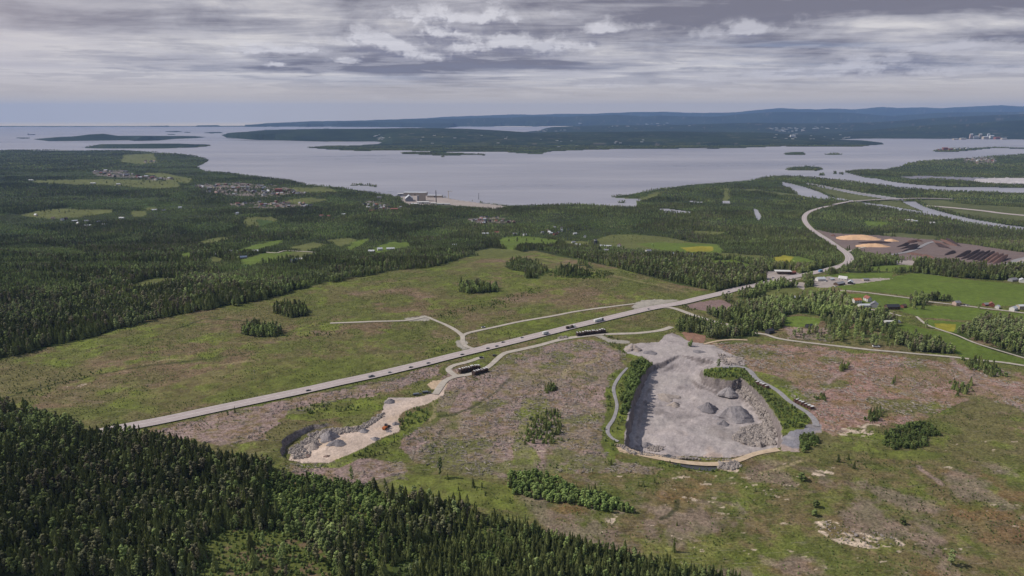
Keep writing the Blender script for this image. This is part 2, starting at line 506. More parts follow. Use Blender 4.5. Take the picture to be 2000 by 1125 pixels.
def far_h(X, Y, px, py):
    """height of land beyond the fjord, and where there is water"""
    land = inpoly(px, py, COAST_NEAR)
    for p in WATER:
        land &= ~inpoly(px, py, p)
    wob = (fbm(X, Y, Y * 0.03 + 30, 3, 31) - 0.5)
    py2, px2 = py + wob * 1.2, px + wob * 5
    for p in LAND:
        land |= inpoly(px2, py2, p)
    z = np.zeros(X.shape)
    far = Y > 7800
    if far.any():
        x, y = X[far], Y[far]
        u = 1000 + F * x / (y * CP)
        r = y
        zz = np.zeros(x.shape)
        rough = fbm(x, y, 2600.0, 5, 33, 0.55) - 0.5
        for D, W, prof in RIDGE:
            P = np.array(prof)
            top = HC + D * (HZ - np.interp(u, P[:, 0], P[:, 1])) / F - SEA
            if D >= 12000:
                top = top + (fbm(x, x * 0 + D, 1500.0, 5, 35, 0.55) - 0.5) * D * 0.0030 * sstep(top, 20, 120)
            top = np.maximum(top, 0)
            g = np.exp(-((r - D) / W) ** 2)
            if D == 9900:
                g = np.where(r < D, sstep(r, np.interp(u, [640, 738, 765, 1000], [8750, 8700, 7600, 7000]), D), g)
            if D == 12000:
                g = np.where(r < D, sstep(r, 9850.0, D), g)
            zz = np.maximum(zz, top * g * (1 + rough * 0.55 * (1 - g)) + rough * 24 * g * sstep(top, 30, 160))
        z[far] = zz
    isl = np.zeros(X.shape, dtype=bool)
    for poly, prof in ISLES:
        m = inpoly(px, py, poly)
        if m.any():
            G = ground_poly(poly)
            d = dist_poly(X[m], Y[m], G)
            P = np.array(prof)
            top = HC + Y[m] * (HZ - np.interp(px[m], P[:, 0], P[:, 1])) / F - SEA
            z[m] = np.maximum(top, 4) * sstep(d, 0, 160 if Y[m].mean() < 12000 else 400)
            isl |= m
    return land | isl, z


# ------------------------------------------------------------------ land cover
FOREST_FRONT = [(-900, 720), (-200, 790), (0, 796), (40, 800), (75, 812), (110, 826), (150, 836), (170, 846), (205, 848), (250, 853), (300, 862), (340, 872), (400, 888), (440, 900), (490, 906),
                (530, 916), (548, 930), (565, 938), (620, 944), (680, 952), (740, 960), (800, 976), (860, 986), (905, 1000), (1000, 1020), (1100, 1050),
                (1200, 1074), (1290, 1100), (1400, 1122), (1520, 1145), (1700, 1200), (1700, 2400), (-2400, 2400), (-2400, 720)]
# light gaps with low green growth in the front wood: (outline, how much of the tall wood is gone)
GAPS_FRONT = [([(560, 950), (760, 960), (800, 985), (760, 1010), (640, 1000), (560, 990)], 0.5), ([(700, 1075), (760, 1090), (780, 1140), (690, 1140)], 0.5), ([(180, 1010), (230, 1000), (250, 1030), (200, 1040)], 0.7), ([(300, 960), (330, 950), (350, 975), (310, 985)], 0.6),
              ([(385, 1060), (430, 1035), (520, 1030), (580, 1050), (640, 1080), (650, 1150), (370, 1150), (395, 1095)], 0.95),
              ([(530, 930), (620, 935), (725, 950), (755, 990), (725, 1022), (620, 1026), (540, 1012), (500, 985)], 0.93), ([(650, 1040), (720, 1020), (790, 1030), (800, 1060), (740, 1110), (680, 1120)], 0.6), ([(850, 1010), (960, 1030), (970, 1070), (880, 1060)], 0.55), ([(80, 980), (140, 970), (170, 1000), (110, 1015)], 0.5),
              ([(690, 1055), (720, 1050), (735, 1090), (712, 1100)], 0.8), ([(640, 1020), (680, 1005), (700, 1030), (650, 1045)], 0.6),
              ([(845, 1010), (870, 1000), (890, 1025), (860, 1030)], 0.85), ([(920, 1030), (950, 1020), (955, 1045), (925, 1045)], 0.8),
              ([(890, 1080), (925, 1075), (935, 1095), (900, 1095)], 0.7), ([(10, 850), (60, 858), (75, 868), (40, 872), (10, 868)], 0.85),
              ([(500, 1010), (560, 990), (640, 1000), (690, 1040), (640, 1060), (560, 1050)], 0.45)]
FOREST_MID = [(-900, 830), (-200, 740), (0, 697), (60, 688), (130, 668), (200, 652), (300, 623), (400, 605), (500, 588), (560, 573), (600, 562), (640, 551),
              (672, 545), (720, 537), (760, 531), (800, 526), (850, 521), (880, 511), (910, 502), (960, 497), (1000, 500), (1040, 488), (1075, 497), (1110, 504), (1200, 522),
              (1270, 541), (1330, 557), (1400, 570), (1425, 573), (1445, 566), (1500, 552), (1560, 541), (1600, 530), (1640, 523), (1720, 525), (1780, 533), (1850, 541),
              (1960, 549), (2000, 546), (2600, 560), (2600, 240), (-900, 240)]
FIELDS_RAW = [  # (outline, colour name)
    ([(722, 487), (740, 480), (762, 474), (798, 473), (801, 482), (768, 486), (735, 493)], 'grass'),
    ([(686, 487), (724, 468), (718, 466), (690, 474), (676, 482)], 'grass'),
    ([(452, 489), (500, 478), (545, 470), (560, 468), (545, 477), (500, 486), (470, 493)], 'grass'), ([(468, 503), (520, 493), (560, 492), (600, 492), (600, 500), (560, 503), (505, 513), (470, 520)], 'grass'),
    ([(540, 500), (590, 490), (620, 495), (590, 505)], 'meadow'),
    ([(352, 497), (370, 492), (372, 506), (356, 506)], 'grass'), ([(978, 466), (1010, 460), (1050, 464), (1095, 470), (1085, 475), (1020, 477), (1000, 487), (972, 477)], 'grass'),
    ([(918, 493), (960, 485), (1010, 489), (1038, 495), (1005, 500), (940, 499)], 'meadow'),
    ([(1166, 468), (1190, 459), (1240, 458), (1300, 463), (1345, 473), (1400, 477), (1415, 488), (1395, 494), (1350, 492), (1300, 488), (1260, 485), (1200, 482), (1170, 480)], 'meadow'),
    ([(1240, 476), (1300, 474), (1400, 477), (1415, 488), (1395, 494), (1350, 492), (1290, 486)], 'grass'), ([(1330, 484), (1370, 481), (1395, 483), (1390, 489), (1345, 489)], 'yellow'),
    ([(1383, 511), (1430, 507), (1482, 519), (1478, 527), (1440, 521), (1395, 519)], 'grass'), ([(1400, 495), (1440, 495), (1450, 500), (1410, 503)], 'meadow'),
    ([(1493, 509), (1530, 499), (1560, 501), (1600, 509), (1600, 513), (1540, 513), (1500, 513)], 'grass'), ([(1510, 503), (1530, 499), (1550, 502), (1545, 509), (1515, 509)], 'yellow'),
    ([(1350, 450), (1400, 452), (1420, 454), (1400, 458), (1360, 456)], 'meadow'),
    ([(1480, 410), (1480, 412)], 'grass'),
    ([(1700, 454), (1760, 455), (1830, 461), (1825, 470), (1750, 462)], 'airfield'), ([(1690, 432), (1735, 434), (1730, 440), (1692, 438)], 'grass'),
    ([(1690, 521), (1740, 519), (1784, 516), (1782, 527), (1745, 531), (1700, 528)], 'grass'),
    ([(1612, 538), (1650, 533), (1745, 532), (1745, 543), (1720, 549), (1660, 548), (1620, 546)], 'grass'),
    ([(1636, 560), (1665, 554), (1720, 549), (1750, 540), (1780, 534), (1800, 533), (1850, 541), (1900, 547), (2000, 557), (2600, 600), (2600, 640), (2000, 598), (1900, 597), (1870, 588), (1780, 579), (1720, 571), (1650, 566)], 'grass'),
    ([(1650, 572), (1700, 574), (1775, 583), (1772, 600), (1720, 607), (1690, 596), (1655, 590)], 'grass'),
    ([(1757, 606), (1775, 598), (1800, 596), (1880, 600), (2000, 612), (2600, 660), (2600, 690), (2000, 632), (1930, 627), (1880, 625), (1800, 620), (1765, 610)], 'grass'),
    ([(1748, 634), (1770, 631), (1800, 640), (1850, 650), (1880, 662), (1940, 684), (2000, 702), (2040, 712), (2000, 712), (1930, 704), (1880, 698), (1850, 682), (1800, 660), (1770, 650)], 'grass'),
    ([(1800, 626), (1815, 624), (1880, 629), (1900, 634), (1868, 650), (1840, 646), (1815, 636)], 'grass'), ([(1822, 631), (1866, 633), (1864, 648), (1846, 646), (1826, 638)], 'yellow'),
    ([(1531, 620), (1560, 616), (1605, 622), (1600, 634), (1560, 640), (1532, 637)], 'grass'), ([(1495, 566), (1540, 562), (1575, 562), (1560, 574), (1520, 580), (1495, 577)], 'meadow'),
    ([(38, 417), (80, 411), (130, 407), (150, 409), (222, 410), (220, 415), (150, 422), (100, 424), (60, 421)], 'meadow'), ([(255, 412), (290, 414), (280, 421), (258, 419)], 'meadow'), ([(285, 404), (305, 404), (300, 409), (285, 409)], 'meadow'),
    ([(60, 353), (180, 350), (300, 352), (345, 354), (352, 362), (318, 366), (290, 366), (240, 360), (150, 359), (70, 358)], 'meadow'),
    ([(274, 338), (318, 338), (350, 345), (378, 346), (370, 354), (330, 352), (300, 344)], 'meadow'), ([(240, 303), (300, 300), (306, 314), (270, 318), (235, 314)], 'meadow'), ([(278, 312), (300, 310), (302, 316), (280, 317)], 'meadow'),
    ([(478, 424), (530, 424), (545, 430), (520, 440), (480, 440), (474, 432)], 'meadow'), ([(500, 428), (560, 436), (640, 436), (720, 431), (700, 444), (600, 449), (510, 452)], 'young'),
    ([(560, 368), (640, 366), (660, 372), (580, 374)], 'meadow'), ([(-10, 430), (60, 447), (110, 448), (70, 456), (0, 452)], 'young'), ([(0, 484), (60, 478), (150, 490), (180, 500), (100, 500), (0, 492)], 'young'),
    ([(110, 395), (200, 390), (300, 392), (360, 400), (250, 404), (140, 404)], 'young'), ([(640, 380), (700, 392), (690, 400), (640, 392)], 'young'),
    ([(190, 470), (270, 463), (280, 470), (200, 475)], 'young'), ([(255, 558), (290, 545), (340, 542), (350, 552), (300, 566), (262, 572)], 'meadow'), ([(130, 588), (160, 577), (200, 575), (190, 584), (140, 592)], 'meadow'),
    ([(1578, 362), (1600, 365), (1740, 388), (1768, 392), (1740, 395), (1690, 394), (1650, 391), (1628, 383), (1600, 372)], 'airfield'), ([(1700, 396), (1765, 394), (1795, 408), (1808, 413), (1740, 402)], 'airfield'),
    ([(1790, 391), (1830, 389), (1880, 398), (2000, 405), (2600, 420), (2600, 452), (2000, 434), (1900, 424), (1850, 413), (1815, 402)], 'airfield'),
    ([(1432, 369), (1470, 369), (1530, 377), (1590, 383), (1575, 386), (1530, 381), (1480, 374)], 'airfield'), ([(1413, 368), (1425, 368), (1425, 392), (1412, 392)], 'meadow'),
    ([(1755, 345), (1790, 343), (1840, 345), (1870, 345), (2000, 350), (2600, 358), (2600, 366), (2000, 360), (1940, 359), (1880, 353), (1830, 349), (1780, 349)], 'mud'),
    ([(1905, 349), (1950, 347), (2000, 348), (2600, 350), (2600, 362), (2000, 359), (1940, 359), (1900, 354)], 'sandpit'),
    ([(1205, 383), (1250, 384), (1280, 376), (1300, 372), (1290, 380), (1270, 386), (1255, 390)], 'meadow'),
]
for xy_ in ([(345, 443), (400, 436), (470, 440), (440, 450), (380, 452)], [(610, 455), (660, 450), (720, 452), (680, 462), (630, 463)], [(790, 455), (850, 448), (900, 452), (860, 462), (800, 462)],
            [(120, 520), (220, 512), (300, 520), (240, 532), (150, 532)], [(380, 520), (440, 512), (500, 518), (450, 530), (400, 532)], [(1120, 432), (1200, 426), (1290, 432), (1230, 440), (1150, 440)],
            [(820, 475), (900, 468), (960, 474), (900, 484), (840, 484)], [(60, 560), (130, 552), (190, 558), (130, 570)], [(330, 380), (360, 374), (380, 380), (350, 388)]):
    FIELDS_RAW.append((xy_, 'young'))
for xy_ in ([(640, 470), (680, 464), (700, 470), (665, 480)], [(560, 482), (610, 474), (640, 478), (600, 488)], [(410, 500), (440, 506), (430, 514), (400, 508)], [(1100, 470), (1150, 472), (1150, 480), (1105, 478)],
            [(1440, 497), (1490, 500), (1500, 508), (1450, 506)], [(385, 470), (440, 462), (450, 468), (400, 478)], [(540, 392), (600, 386), (640, 390), (590, 396)]):
    FIELDS_RAW.append((xy_, 'meadow'))
FIELDS = []
for p_, c_ in FIELDS_RAW:
    my_ = sum(q[1] for q in p_) / len(p_)
    k_ = 3.0 if (my_ < 520 and c_ not in ('airfield', 'mud', 'sandpit')) else 0.0
    FIELDS.append(([(x_, y_ + (k_ if y_ > my_ else -0.5 * (k_ > 0))) for x_, y_ in p_], c_))
HARD = [  # hard standing, yards, clear dirt
    ([(775, 379), (800, 377), (840, 380), (870, 386), (950, 398), (990, 403), (970, 409), (900, 402), (860, 400), (800, 401), (788, 394)], 'yard'),
    ([(1583, 446), (1610, 452), (1625, 455), (1720, 460), (1830, 469), (1900, 478), (1990, 492), (2100, 500), (2100, 512), (1990, 512), (1930, 522), (1850, 516), (1740, 505), (1690, 494), (1640, 483), (1610, 468)], 'bark'),
    ([(1752, 508), (1780, 509), (1800, 514), (1780, 518), (1750, 516)], 'yard'),
    ([(1480, 537), (1500, 530), (1530, 528), (1560, 533), (1570, 541), (1545, 550), (1575, 552), (1570, 566), (1555, 560), (1520, 550), (1500, 548)], 'yard'),
    ([(1580, 548), (1620, 540), (1660, 545), (1720, 543), (1745, 544), (1700, 551), (1640, 558), (1610, 562), (1590, 560)], 'yard'),
    ([(1335, 590), (1345, 601), (1400, 612), (1425, 612), (1440, 600), (1410, 585), (1380, 588)], 'dirt'),
    ([(1330, 648), (1350, 649), (1380, 656), (1375, 670), (1345, 668), (1335, 655)], 'redsoil'),
    ([(1990, 506), (2000, 504), (2600, 530), (2600, 545), (2000, 522), (1970, 520)], 'yard'),
    ([(1240, 592), (1255, 586), (1280, 584), (1330, 586), (1345, 594), (1290, 600), (1262, 604), (1242, 606), (1234, 600)], 'gravel'),
    ([(790, 622), (830, 616), (842, 620), (838, 626), (800, 627)], 'gravel'),
    ([(890, 668), (903, 660), (914, 668), (910, 676), (930, 684), (905, 684), (892, 676)], 'gravel'),
    ([(834, 752), (846, 744), (862, 741), (874, 745), (872, 756), (858, 762), (842, 759)], 'sand'),
    ([(560, 895), (575, 865), (600, 845), (640, 836), (700, 832), (745, 818), (748, 798), (750, 785), (758, 777), (800, 777), (825, 774), (850, 765), (870, 752), (866, 772), (840, 786), (810, 796),
      (790, 804), (780, 810), (780, 842), (745, 856), (700, 880), (640, 904), (590, 904)], 'sandfloor'),
    ([(1217, 682), (1232, 671), (1288, 668), (1298, 655), (1312, 650), (1325, 655), (1345, 666), (1396, 675), (1420, 688), (1448, 700), (1456, 713), (1412, 716), (1376, 722), (1370, 734), (1395, 742), (1430, 747),
      (1446, 740), (1474, 762), (1500, 790), (1520, 820), (1528, 852), (1524, 872), (1480, 882), (1420, 892), (1330, 890), (1258, 884), (1218, 868), (1226, 812), (1238, 770), (1252, 742), (1262, 722), (1276, 712), (1262, 700), (1225, 690)], 'quarry'),
    ([(1522, 858), (1545, 842), (1570, 838), (1572, 830), (1590, 826), (1604, 828), (1606, 845), (1580, 848), (1562, 852), (1560, 882), (1526, 880)], 'quarrypad'),
    ([(1200, 866), (1216, 868), (1258, 884), (1330, 892), (1330, 906), (1270, 893), (1210, 882)], 'sand'),
    ([(1150, 651), (1165, 650), (1195, 663), (1230, 666), (1230, 671), (1190, 669)], 'gravel'),
    ([(380, 362), (430, 356), (480, 358), (540, 362), (580, 372), (600, 378), (540, 384), (470, 383), (400, 375)], 'town'),
    ([(180, 335), (240, 332), (260, 342), (340, 350), (300, 352), (220, 346), (185, 342)], 'town'),
    ([(720, 392), (770, 398), (790, 408), (740, 412), (700, 402)], 'town'), ([(440, 398), (520, 394), (600, 398), (580, 406), (480, 406)], 'town'),
    ([(910, 428), (960, 422), (1000, 424), (1000, 434), (940, 438)], 'town'),
    ([(1885, 306), (1940, 306), (1950, 318), (1900, 322), (1880, 316)], 'town'),
]
ROADS = {  # name: (kind, width m, points)
    'motorway': ('asphalt', 15.0, [(196, 845), (235, 837), (300, 825), (400, 804), (500, 783), (600, 762), (700, 740), (800, 717), (860, 702), (900, 692), (950, 680), (1000, 668), (1100, 643), (1150, 631),
                 (1200, 619), (1250, 607), (1290, 599), (1330, 592), (1380, 580), (1410, 573), (1440, 565), (1480, 557), (1510, 550), (1550, 541), (1590, 533), (1620, 526), (1645, 519), (1658, 510), (1656, 498), (1640, 485), (1620, 471), (1600, 458),
                 (1584, 447), (1573, 434), (1571, 424), (1577, 416), (1590, 410), (1612, 404), (1628, 402)]),
    'bridge_road': ('asphalt', 13.0, [(1628, 402), (1660, 396), (1700, 393), (1745, 391), (1790, 389.5), (1830, 390), (1860, 391)]),
    'clearing_road': ('gravel', 5.0, [(645, 631), (700, 629), (760, 627), (800, 625), (830, 619), (846, 624), (870, 634), (890, 645), (903, 656), (904, 667), (912, 677), (938, 684)]),
    'spur_road': ('gravel', 5.0, [(903, 656), (915, 650), (960, 640), (1010, 629), (1050, 622), (1090, 615), (1120, 609), (1160, 603), (1200, 598), (1240, 593)]),
    'ramp': ('gravel', 5.0, [(932, 684), (945, 676), (965, 671), (990, 672)]),
    'frontage_road': ('gravel', 6.5, [(850, 770), (858, 758), (870, 743), (890, 735), (915, 731), (940, 724), (958, 713), (972, 700), (985, 690), (1005, 685), (1050, 675), (1100, 662), (1150, 655), (1200, 652), (1250, 650), (1290, 645), (1312, 638)]),
    'layby': ('gravel', 6.0, [(892, 735), (880, 727), (876, 720), (888, 713), (905, 709), (925, 703), (935, 699), (945, 698)]),
    'side_road': ('gravel', 7.5, [(1270, 603), (1300, 600), (1320, 603), (1345, 612), (1375, 622), (1400, 629), (1424, 634)]),
    'farm_road': ('gravel', 5.0, [(1470, 650), (1495, 653), (1520, 661), (1560, 667), (1620, 674), (1700, 683), (1780, 690), (1850, 696), (1920, 704), (2000, 714), (2300, 755)]),
    'valley_road': ('gravel', 5.0, [(1641, 567), (1680, 570), (1730, 576), (1775, 582), (1800, 587), (1850, 593), (1900, 599), (1950, 605), (2000, 611), (2300, 650)]),
    'field_track': ('gravel', 3.5, [(1790, 618), (1810, 634), (1840, 645), (1870, 655), (1900, 668), (1950, 684), (2010, 702)]),
    'rim_track': ('greygravel', 3.0, [(1208, 862), (1196, 856), (1187, 845), (1188, 833), (1196, 822), (1202, 808), (1205, 790), (1200, 770), (1199, 755), (1210, 735), (1225, 718)]),
    'quarry_road': ('greygravel', 5.5, [(1412, 718), (1440, 715), (1462, 722), (1478, 740), (1500, 752), (1520, 764), (1540, 782), (1560, 795), (1580, 808), (1592, 822), (1594, 832)]),
    'rim_road': ('sand', 6.0, [(1212, 876), (1260, 889), (1320, 900), (1360, 905), (1400, 906), (1440, 899), (1475, 886), (1520, 877)]),
    'quarry_spur': ('sand', 3.5, [(1375, 672), (1400, 666), (1430, 663), (1460, 664)]),
    'yard_road': ('greygravel', 9.0, [(1740, 498), (1780, 490), (1810, 476), (1825, 472)]), 'yard_exit': ('greygravel', 9.0, [(1925, 527), (1955, 521), (1985, 508), (2010, 502)]),
    'north_junction': ('gravel', 9.0, [(1640, 485), (1625, 483), (1600, 478)]), 'east_junction': ('gravel', 7.0, [(1650, 493), (1665, 489), (1700, 480)]),
    'runway': ('asphalt', 30.0, [(1810, 402), (1860, 406), (1920, 412), (2000, 421), (2400, 455)]),
    'barn_lane': ('gravel', 4.0, [(1700, 604), (1730, 609), (1760, 617)]), 'manor_road': ('gravel', 5.0, [(1170, 478), (1200, 483), (1222, 486)]),
    'north_lane': ('gravel', 4.0, [(1384, 515), (1400, 518), (1412, 520)]), 'island_road': ('gravel', 8.0, [(1576, 358), (1600, 362), (1680, 377), (1750, 387.5), (1800, 389.5)]),
    'lane_left': ('gravel', 5.0, [(512, 492), (540, 494), (560, 490), (615, 493)]),
}
A = {k: np.array(s2l(v)) for k, v in dict(
    olive=(100, 96, 62), green=(91, 98, 50), lime=(108, 120, 52), brown=(114, 98, 76), pink=(146, 126, 120), straw=(150, 138, 104),
    grass=(94, 110, 50), meadow=(98, 102, 60), yellow=(140, 134, 54), airfield=(92, 96, 62), young=(72, 88, 48), mud=(128, 126, 134), sandpit=(186, 180, 180),
    floor=(54, 60, 38), yard=(160, 150, 144), bark=(118, 104, 100), dirt=(132, 112, 108), redsoil=(138, 108, 92), gravel=(158, 152, 142), sand=(190, 168, 142),
    sandfloor=(192, 174, 160), quarry=(164, 155, 153), quarrypad=(136, 134, 140), town=(122, 112, 108), rock=(176, 160, 142), cliff=(120, 112, 110),
    forest=(32, 44, 32), forest2=(44, 56, 38), shore=(128, 122, 108), rust=(118, 92, 62), heath=(104, 92, 66)).items()}
ROAD_M = {}
for k, (kind, wd, pts) in ROADS.items():
    a = np.array(pts, dtype=float)
    X, Y, Z = unproject(a[:, 0], a[:, 1])
    ROAD_M[k] = np.stack([X, Y], 1)


def mask_front(px, py):
    return inpoly(px, py, FOREST_FRONT)


def tall_wood(X, Y, px, py):
    """chance 0..1 that tall trees stand here"""
    j = (fbm(X, Y, 24.0, 3, 41) - 0.5)
    jx, jy = px + j * 26 * np.clip(py - 240, 0, 500) / 500, py + j * 12 * np.clip((py - 260) / 500, 0, 1)
    m = np.zeros(px.shape)
    m[inpoly(jx, jy, FOREST_FRONT)] = 1.0
    m[inpoly(jx, jy, FOREST_MID)] = 1.0
    for p, k in GAPS_FRONT:
        m[inpoly(jx, jy, p)] *= (1 - k)
    for p, c in EXTRA_WOOD:
        m[inpoly(jx, jy, p)] = c
    for p, c in FIELDS:
        m[inpoly(px + j * 12, py + j * 4, p)] *= 0.95 if c == 'young' else (0.05 if c in ('meadow', 'grass') and py.mean() < 480 else 0.0)
    for p, c in HARD:
        m[inpoly(px, py, p)] *= 0.4 if c == 'town' else 0.0
    for k, (kind, wd, _) in ROADS.items():
        R_ = ROAD_M[k]
        b = (X > R_[:, 0].min() - 30) & (X < R_[:, 0].max() + 30) & (Y > R_[:, 1].min() - 30) & (Y < R_[:, 1].max() + 30) & (m > 0)
        if b.any():
            d = dist_poly(X[b], Y[b], R_.tolist(), False)
            mm = m[b]
            mm[d < wd * 0.5 + 5.0] = 0
            m[b] = mm
    # power line ride
    b = (Y > 700) & (m > 0)
    if b.any():
        d = dist_poly(X[b], Y[b], RIDE, False)
        mm = m[b]; mm[d < 14.0] = 0; m[b] = mm
    return m


EXTRA_WOOD = [
    ([(1322, 645), (1330, 628), (1360, 630), (1400, 640), (1440, 643), (1478, 645), (1485, 656), (1440, 661), (1380, 660), (1340, 652)], 0.9),
    ([(1378, 600), (1400, 606), (1440, 596), (1480, 592), (1520, 588), (1560, 585), (1580, 578), (1625, 575), (1655, 580), (1660, 605), (1680, 615), (1720, 612), (1745, 632), (1740, 640), (1600, 617), (1560, 612),
      (1530, 618), (1530, 640), (1500, 650), (1470, 645), (1430, 632), (1400, 622), (1380, 612)], 0.8),
    ([(1545, 652), (1600, 645), (1680, 640), (1750, 648), (1800, 662), (1850, 676), (1868, 694), (1800, 690), (1700, 680), (1600, 670), (1550, 664)], 0.16),
    ([(1600, 618), (1700, 618), (1750, 634), (1752, 655), (1700, 650), (1620, 640), (1600, 632)], 0.3),
    ([(1740, 655), (1790, 662), (1840, 676), (1866, 692), (1800, 688), (1750, 672)], 0.9),
    ([(1850, 655), (1870, 640), (1900, 628), (1960, 627), (2000, 634), (2600, 700), (2600, 745), (2010, 700), (1960, 690), (1900, 672)], 0.85),
    ([(1748, 572), (1776, 564), (1815, 565), (1850, 580), (1862, 590), (1820, 588), (1785, 580), (1750, 575)], 0.9), ([(1775, 594), (1790, 586), (1812, 588), (1808, 600), (1780, 600)], 0.8),
    ([(1990, 580), (2000, 576), (2060, 584), (2050, 596), (2000, 590)], 0.8),
    ([(1478, 560), (1500, 550), (1540, 553), (1555, 560), (1550, 570), (1500, 572), (1480, 570)], 0.8), ([(1434, 580), (1470, 570), (1495, 565), (1490, 578), (1450, 585)], 0.9), ([(1408, 588), (1425, 583), (1430, 592), (1412, 598)], 0.8),
    ([(1568, 540), (1590, 540), (1592, 560), (1572, 562)], 0.9), ([(1538, 556), (1565, 552), (1566, 566), (1540, 568)], 0.9), ([(1610, 532), (1640, 530), (1646, 534), (1614, 538)], 0.8),
    ([(985, 520), (1010, 508), (1040, 512), (1068, 528), (1060, 540), (1030, 532), (1000, 528)], 0.6), ([(1080, 525), (1110, 522), (1150, 535), (1150, 543), (1110, 542), (1085, 535)], 0.6), ([(1125, 508), (1150, 515), (1160, 526), (1130, 520)], 0.3),
    ([(1025, 538), (1050, 537), (1052, 545), (1028, 545)], 0.8), ([(1640, 522), (1700, 530), (1760, 527), (1760, 534), (1700, 536), (1640, 530)], 0.6),
    ([(1650, 527), (1780, 515), (1800, 533), (1740, 531), (1660, 533)], 0.3),
    ([(896, 570), (898, 560), (930, 556), (972, 562), (974, 571), (940, 574)], 1.0),      # copse
    ([(535, 612), (540, 602), (575, 600), (600, 606), (606, 618), (570, 621)], 1.0),     # copse
    ([(470, 652), (472, 644), (500, 640), (550, 645), (556, 656), (500, 660)], 0.9),     # copse
]
RIDE = ground_poly([(1040, 489), (1100, 503), (1200, 527), (1300, 552), (1350, 565), (1400, 577), (1430, 582)])
BUSH_ZONES = [  # dense low green bushes: outline, density, size
    ([(988, 950), (1000, 930), (1040, 922), (1085, 935), (1120, 955), (1180, 972), (1232, 990), (1232, 1004), (1180, 1000), (1120, 985), (1060, 978), (1000, 965)], 1.0, 5.0),
    ([(1730, 870), (1728, 845), (1760, 832), (1800, 828), (1830, 835), (1830, 850), (1808, 852), (1818, 872), (1780, 878), (1740, 878)], 1.0, 4.0),
    ([(1560, 870), (1560, 850), (1580, 846), (1605, 860), (1600, 872), (1570, 884)], 1.0, 4.5),
    ([(1235, 712), (1262, 706), (1280, 718), (1262, 735), (1245, 760), (1232, 800), (1215, 830), (1212, 790), (1220, 750)], 0.95, 5.0),
    ([(1190, 740), (1235, 715), (1215, 790), (1215, 860), (1195, 880), (1178, 860), (1186, 800)], 0.35, 2.2),
    ([(1370, 735), (1372, 722), (1420, 716), (1462, 725), (1478, 748), (1500, 765), (1540, 790), (1580, 810), (1580, 832), (1530, 842), (1500, 800), (1470, 762), (1440, 740)], 0.8, 2.8),
    ([(1024, 870), (1020, 840), (1050, 810), (1090, 800), (1098, 840), (1094, 870), (1050, 865)], 0.35, 3.5), ([(1060, 765), (1085, 755), (1088, 762), (1064, 768)], 0.8, 4.0),
    ([(1272, 905), (1300, 897), (1340, 915), (1400, 920), (1440, 925), (1380, 922), (1300, 912)], 0.9, 2.0),
    ([(685, 890), (700, 878), (740, 865), (760, 862), (730, 880), (695, 893)], 0.8, 2.6), ([(640, 900), (700, 888), (780, 848), (815, 835), (815, 842), (760, 870), (690, 905)], 0.3, 1.6),
    ([(570, 800), (600, 792), (650, 790), (700, 795), (700, 806), (640, 806), (575, 812)], 0.4, 2.6), ([(780, 815), (800, 800), (830, 795), (842, 815), (800, 838), (782, 842)], 0.5, 3.0),
    ([(530, 926), (620, 933), (725, 948), (755, 990), (725, 1022), (620, 1026), (540, 1012), (500, 985)], 1.0, 4.4), ([(650, 1040), (720, 1020), (790, 1030), (800, 1060), (740, 1110), (680, 1120)], 1.0, 4.0), ([(385, 1060), (430, 1035), (520, 1030), (580, 1050), (640, 1080), (650, 1150), (370, 1150)], 0.85, 2.6), ([(440, 905), (540, 920), (560, 960), (500, 990), (440, 950)], 0.8, 4.5), ([(230, 960), (280, 950), (300, 1000), (240, 1010)], 0.8, 5.0),
    ([(640, 1000), (700, 985), (740, 1060), (700, 1120), (620, 1110)], 0.5, 3.0),
    ([(1878, 700), (1900, 698), (1940, 712), (1965, 735), (1935, 735), (1885, 715)], 0.5, 4.5), ([(1850, 745), (1870, 745), (1900, 762), (1880, 772), (1858, 760)], 0.6, 3.5),
    ([(1690, 820), (1700, 806), (1725, 800), (1722, 815), (1700, 828)], 0.6, 4.0), ([(1585, 775), (1610, 770), (1612, 782), (1590, 782)], 0.7, 3.5), ([(1635, 715), (1655, 712), (1658, 722), (1638, 722)], 0.6, 4.0),
    ([(1040, 905), (1085, 905), (1100, 918), (1050, 915)], 0.3, 2.0), ([(1180, 905), (1200, 900), (1200, 912), (1185, 912)], 0.5, 2.0), ([(1180, 650), (1210, 665), (1250, 690), (1215, 690), (1180, 672)], 0.5, 2.5),
    ([(1040, 500), (1100, 512), (1200, 535), (1180, 545), (1080, 540), (1020, 520)], 0.4, 3.0),
    ([(820, 628), (900, 600), (960, 588), (1000, 575), (1050, 560), (1060, 570), (1000, 590), (900, 615)], 0.35, 2.2), ([(540, 660), (600, 650), (700, 648), (700, 656), (600, 660)], 0.3, 2.0),
    ([(900, 680), (840, 700), (820, 698), (860, 682)], 0.5, 2.0), ([(30, 770), (100, 745), (200, 722), (210, 728), (110, 760), (60, 775)], 0.4, 1.8),
    ([(1330, 600), (1400, 590), (1440, 590), (1400, 600), (1345, 610)], 0.3, 2.5),
]
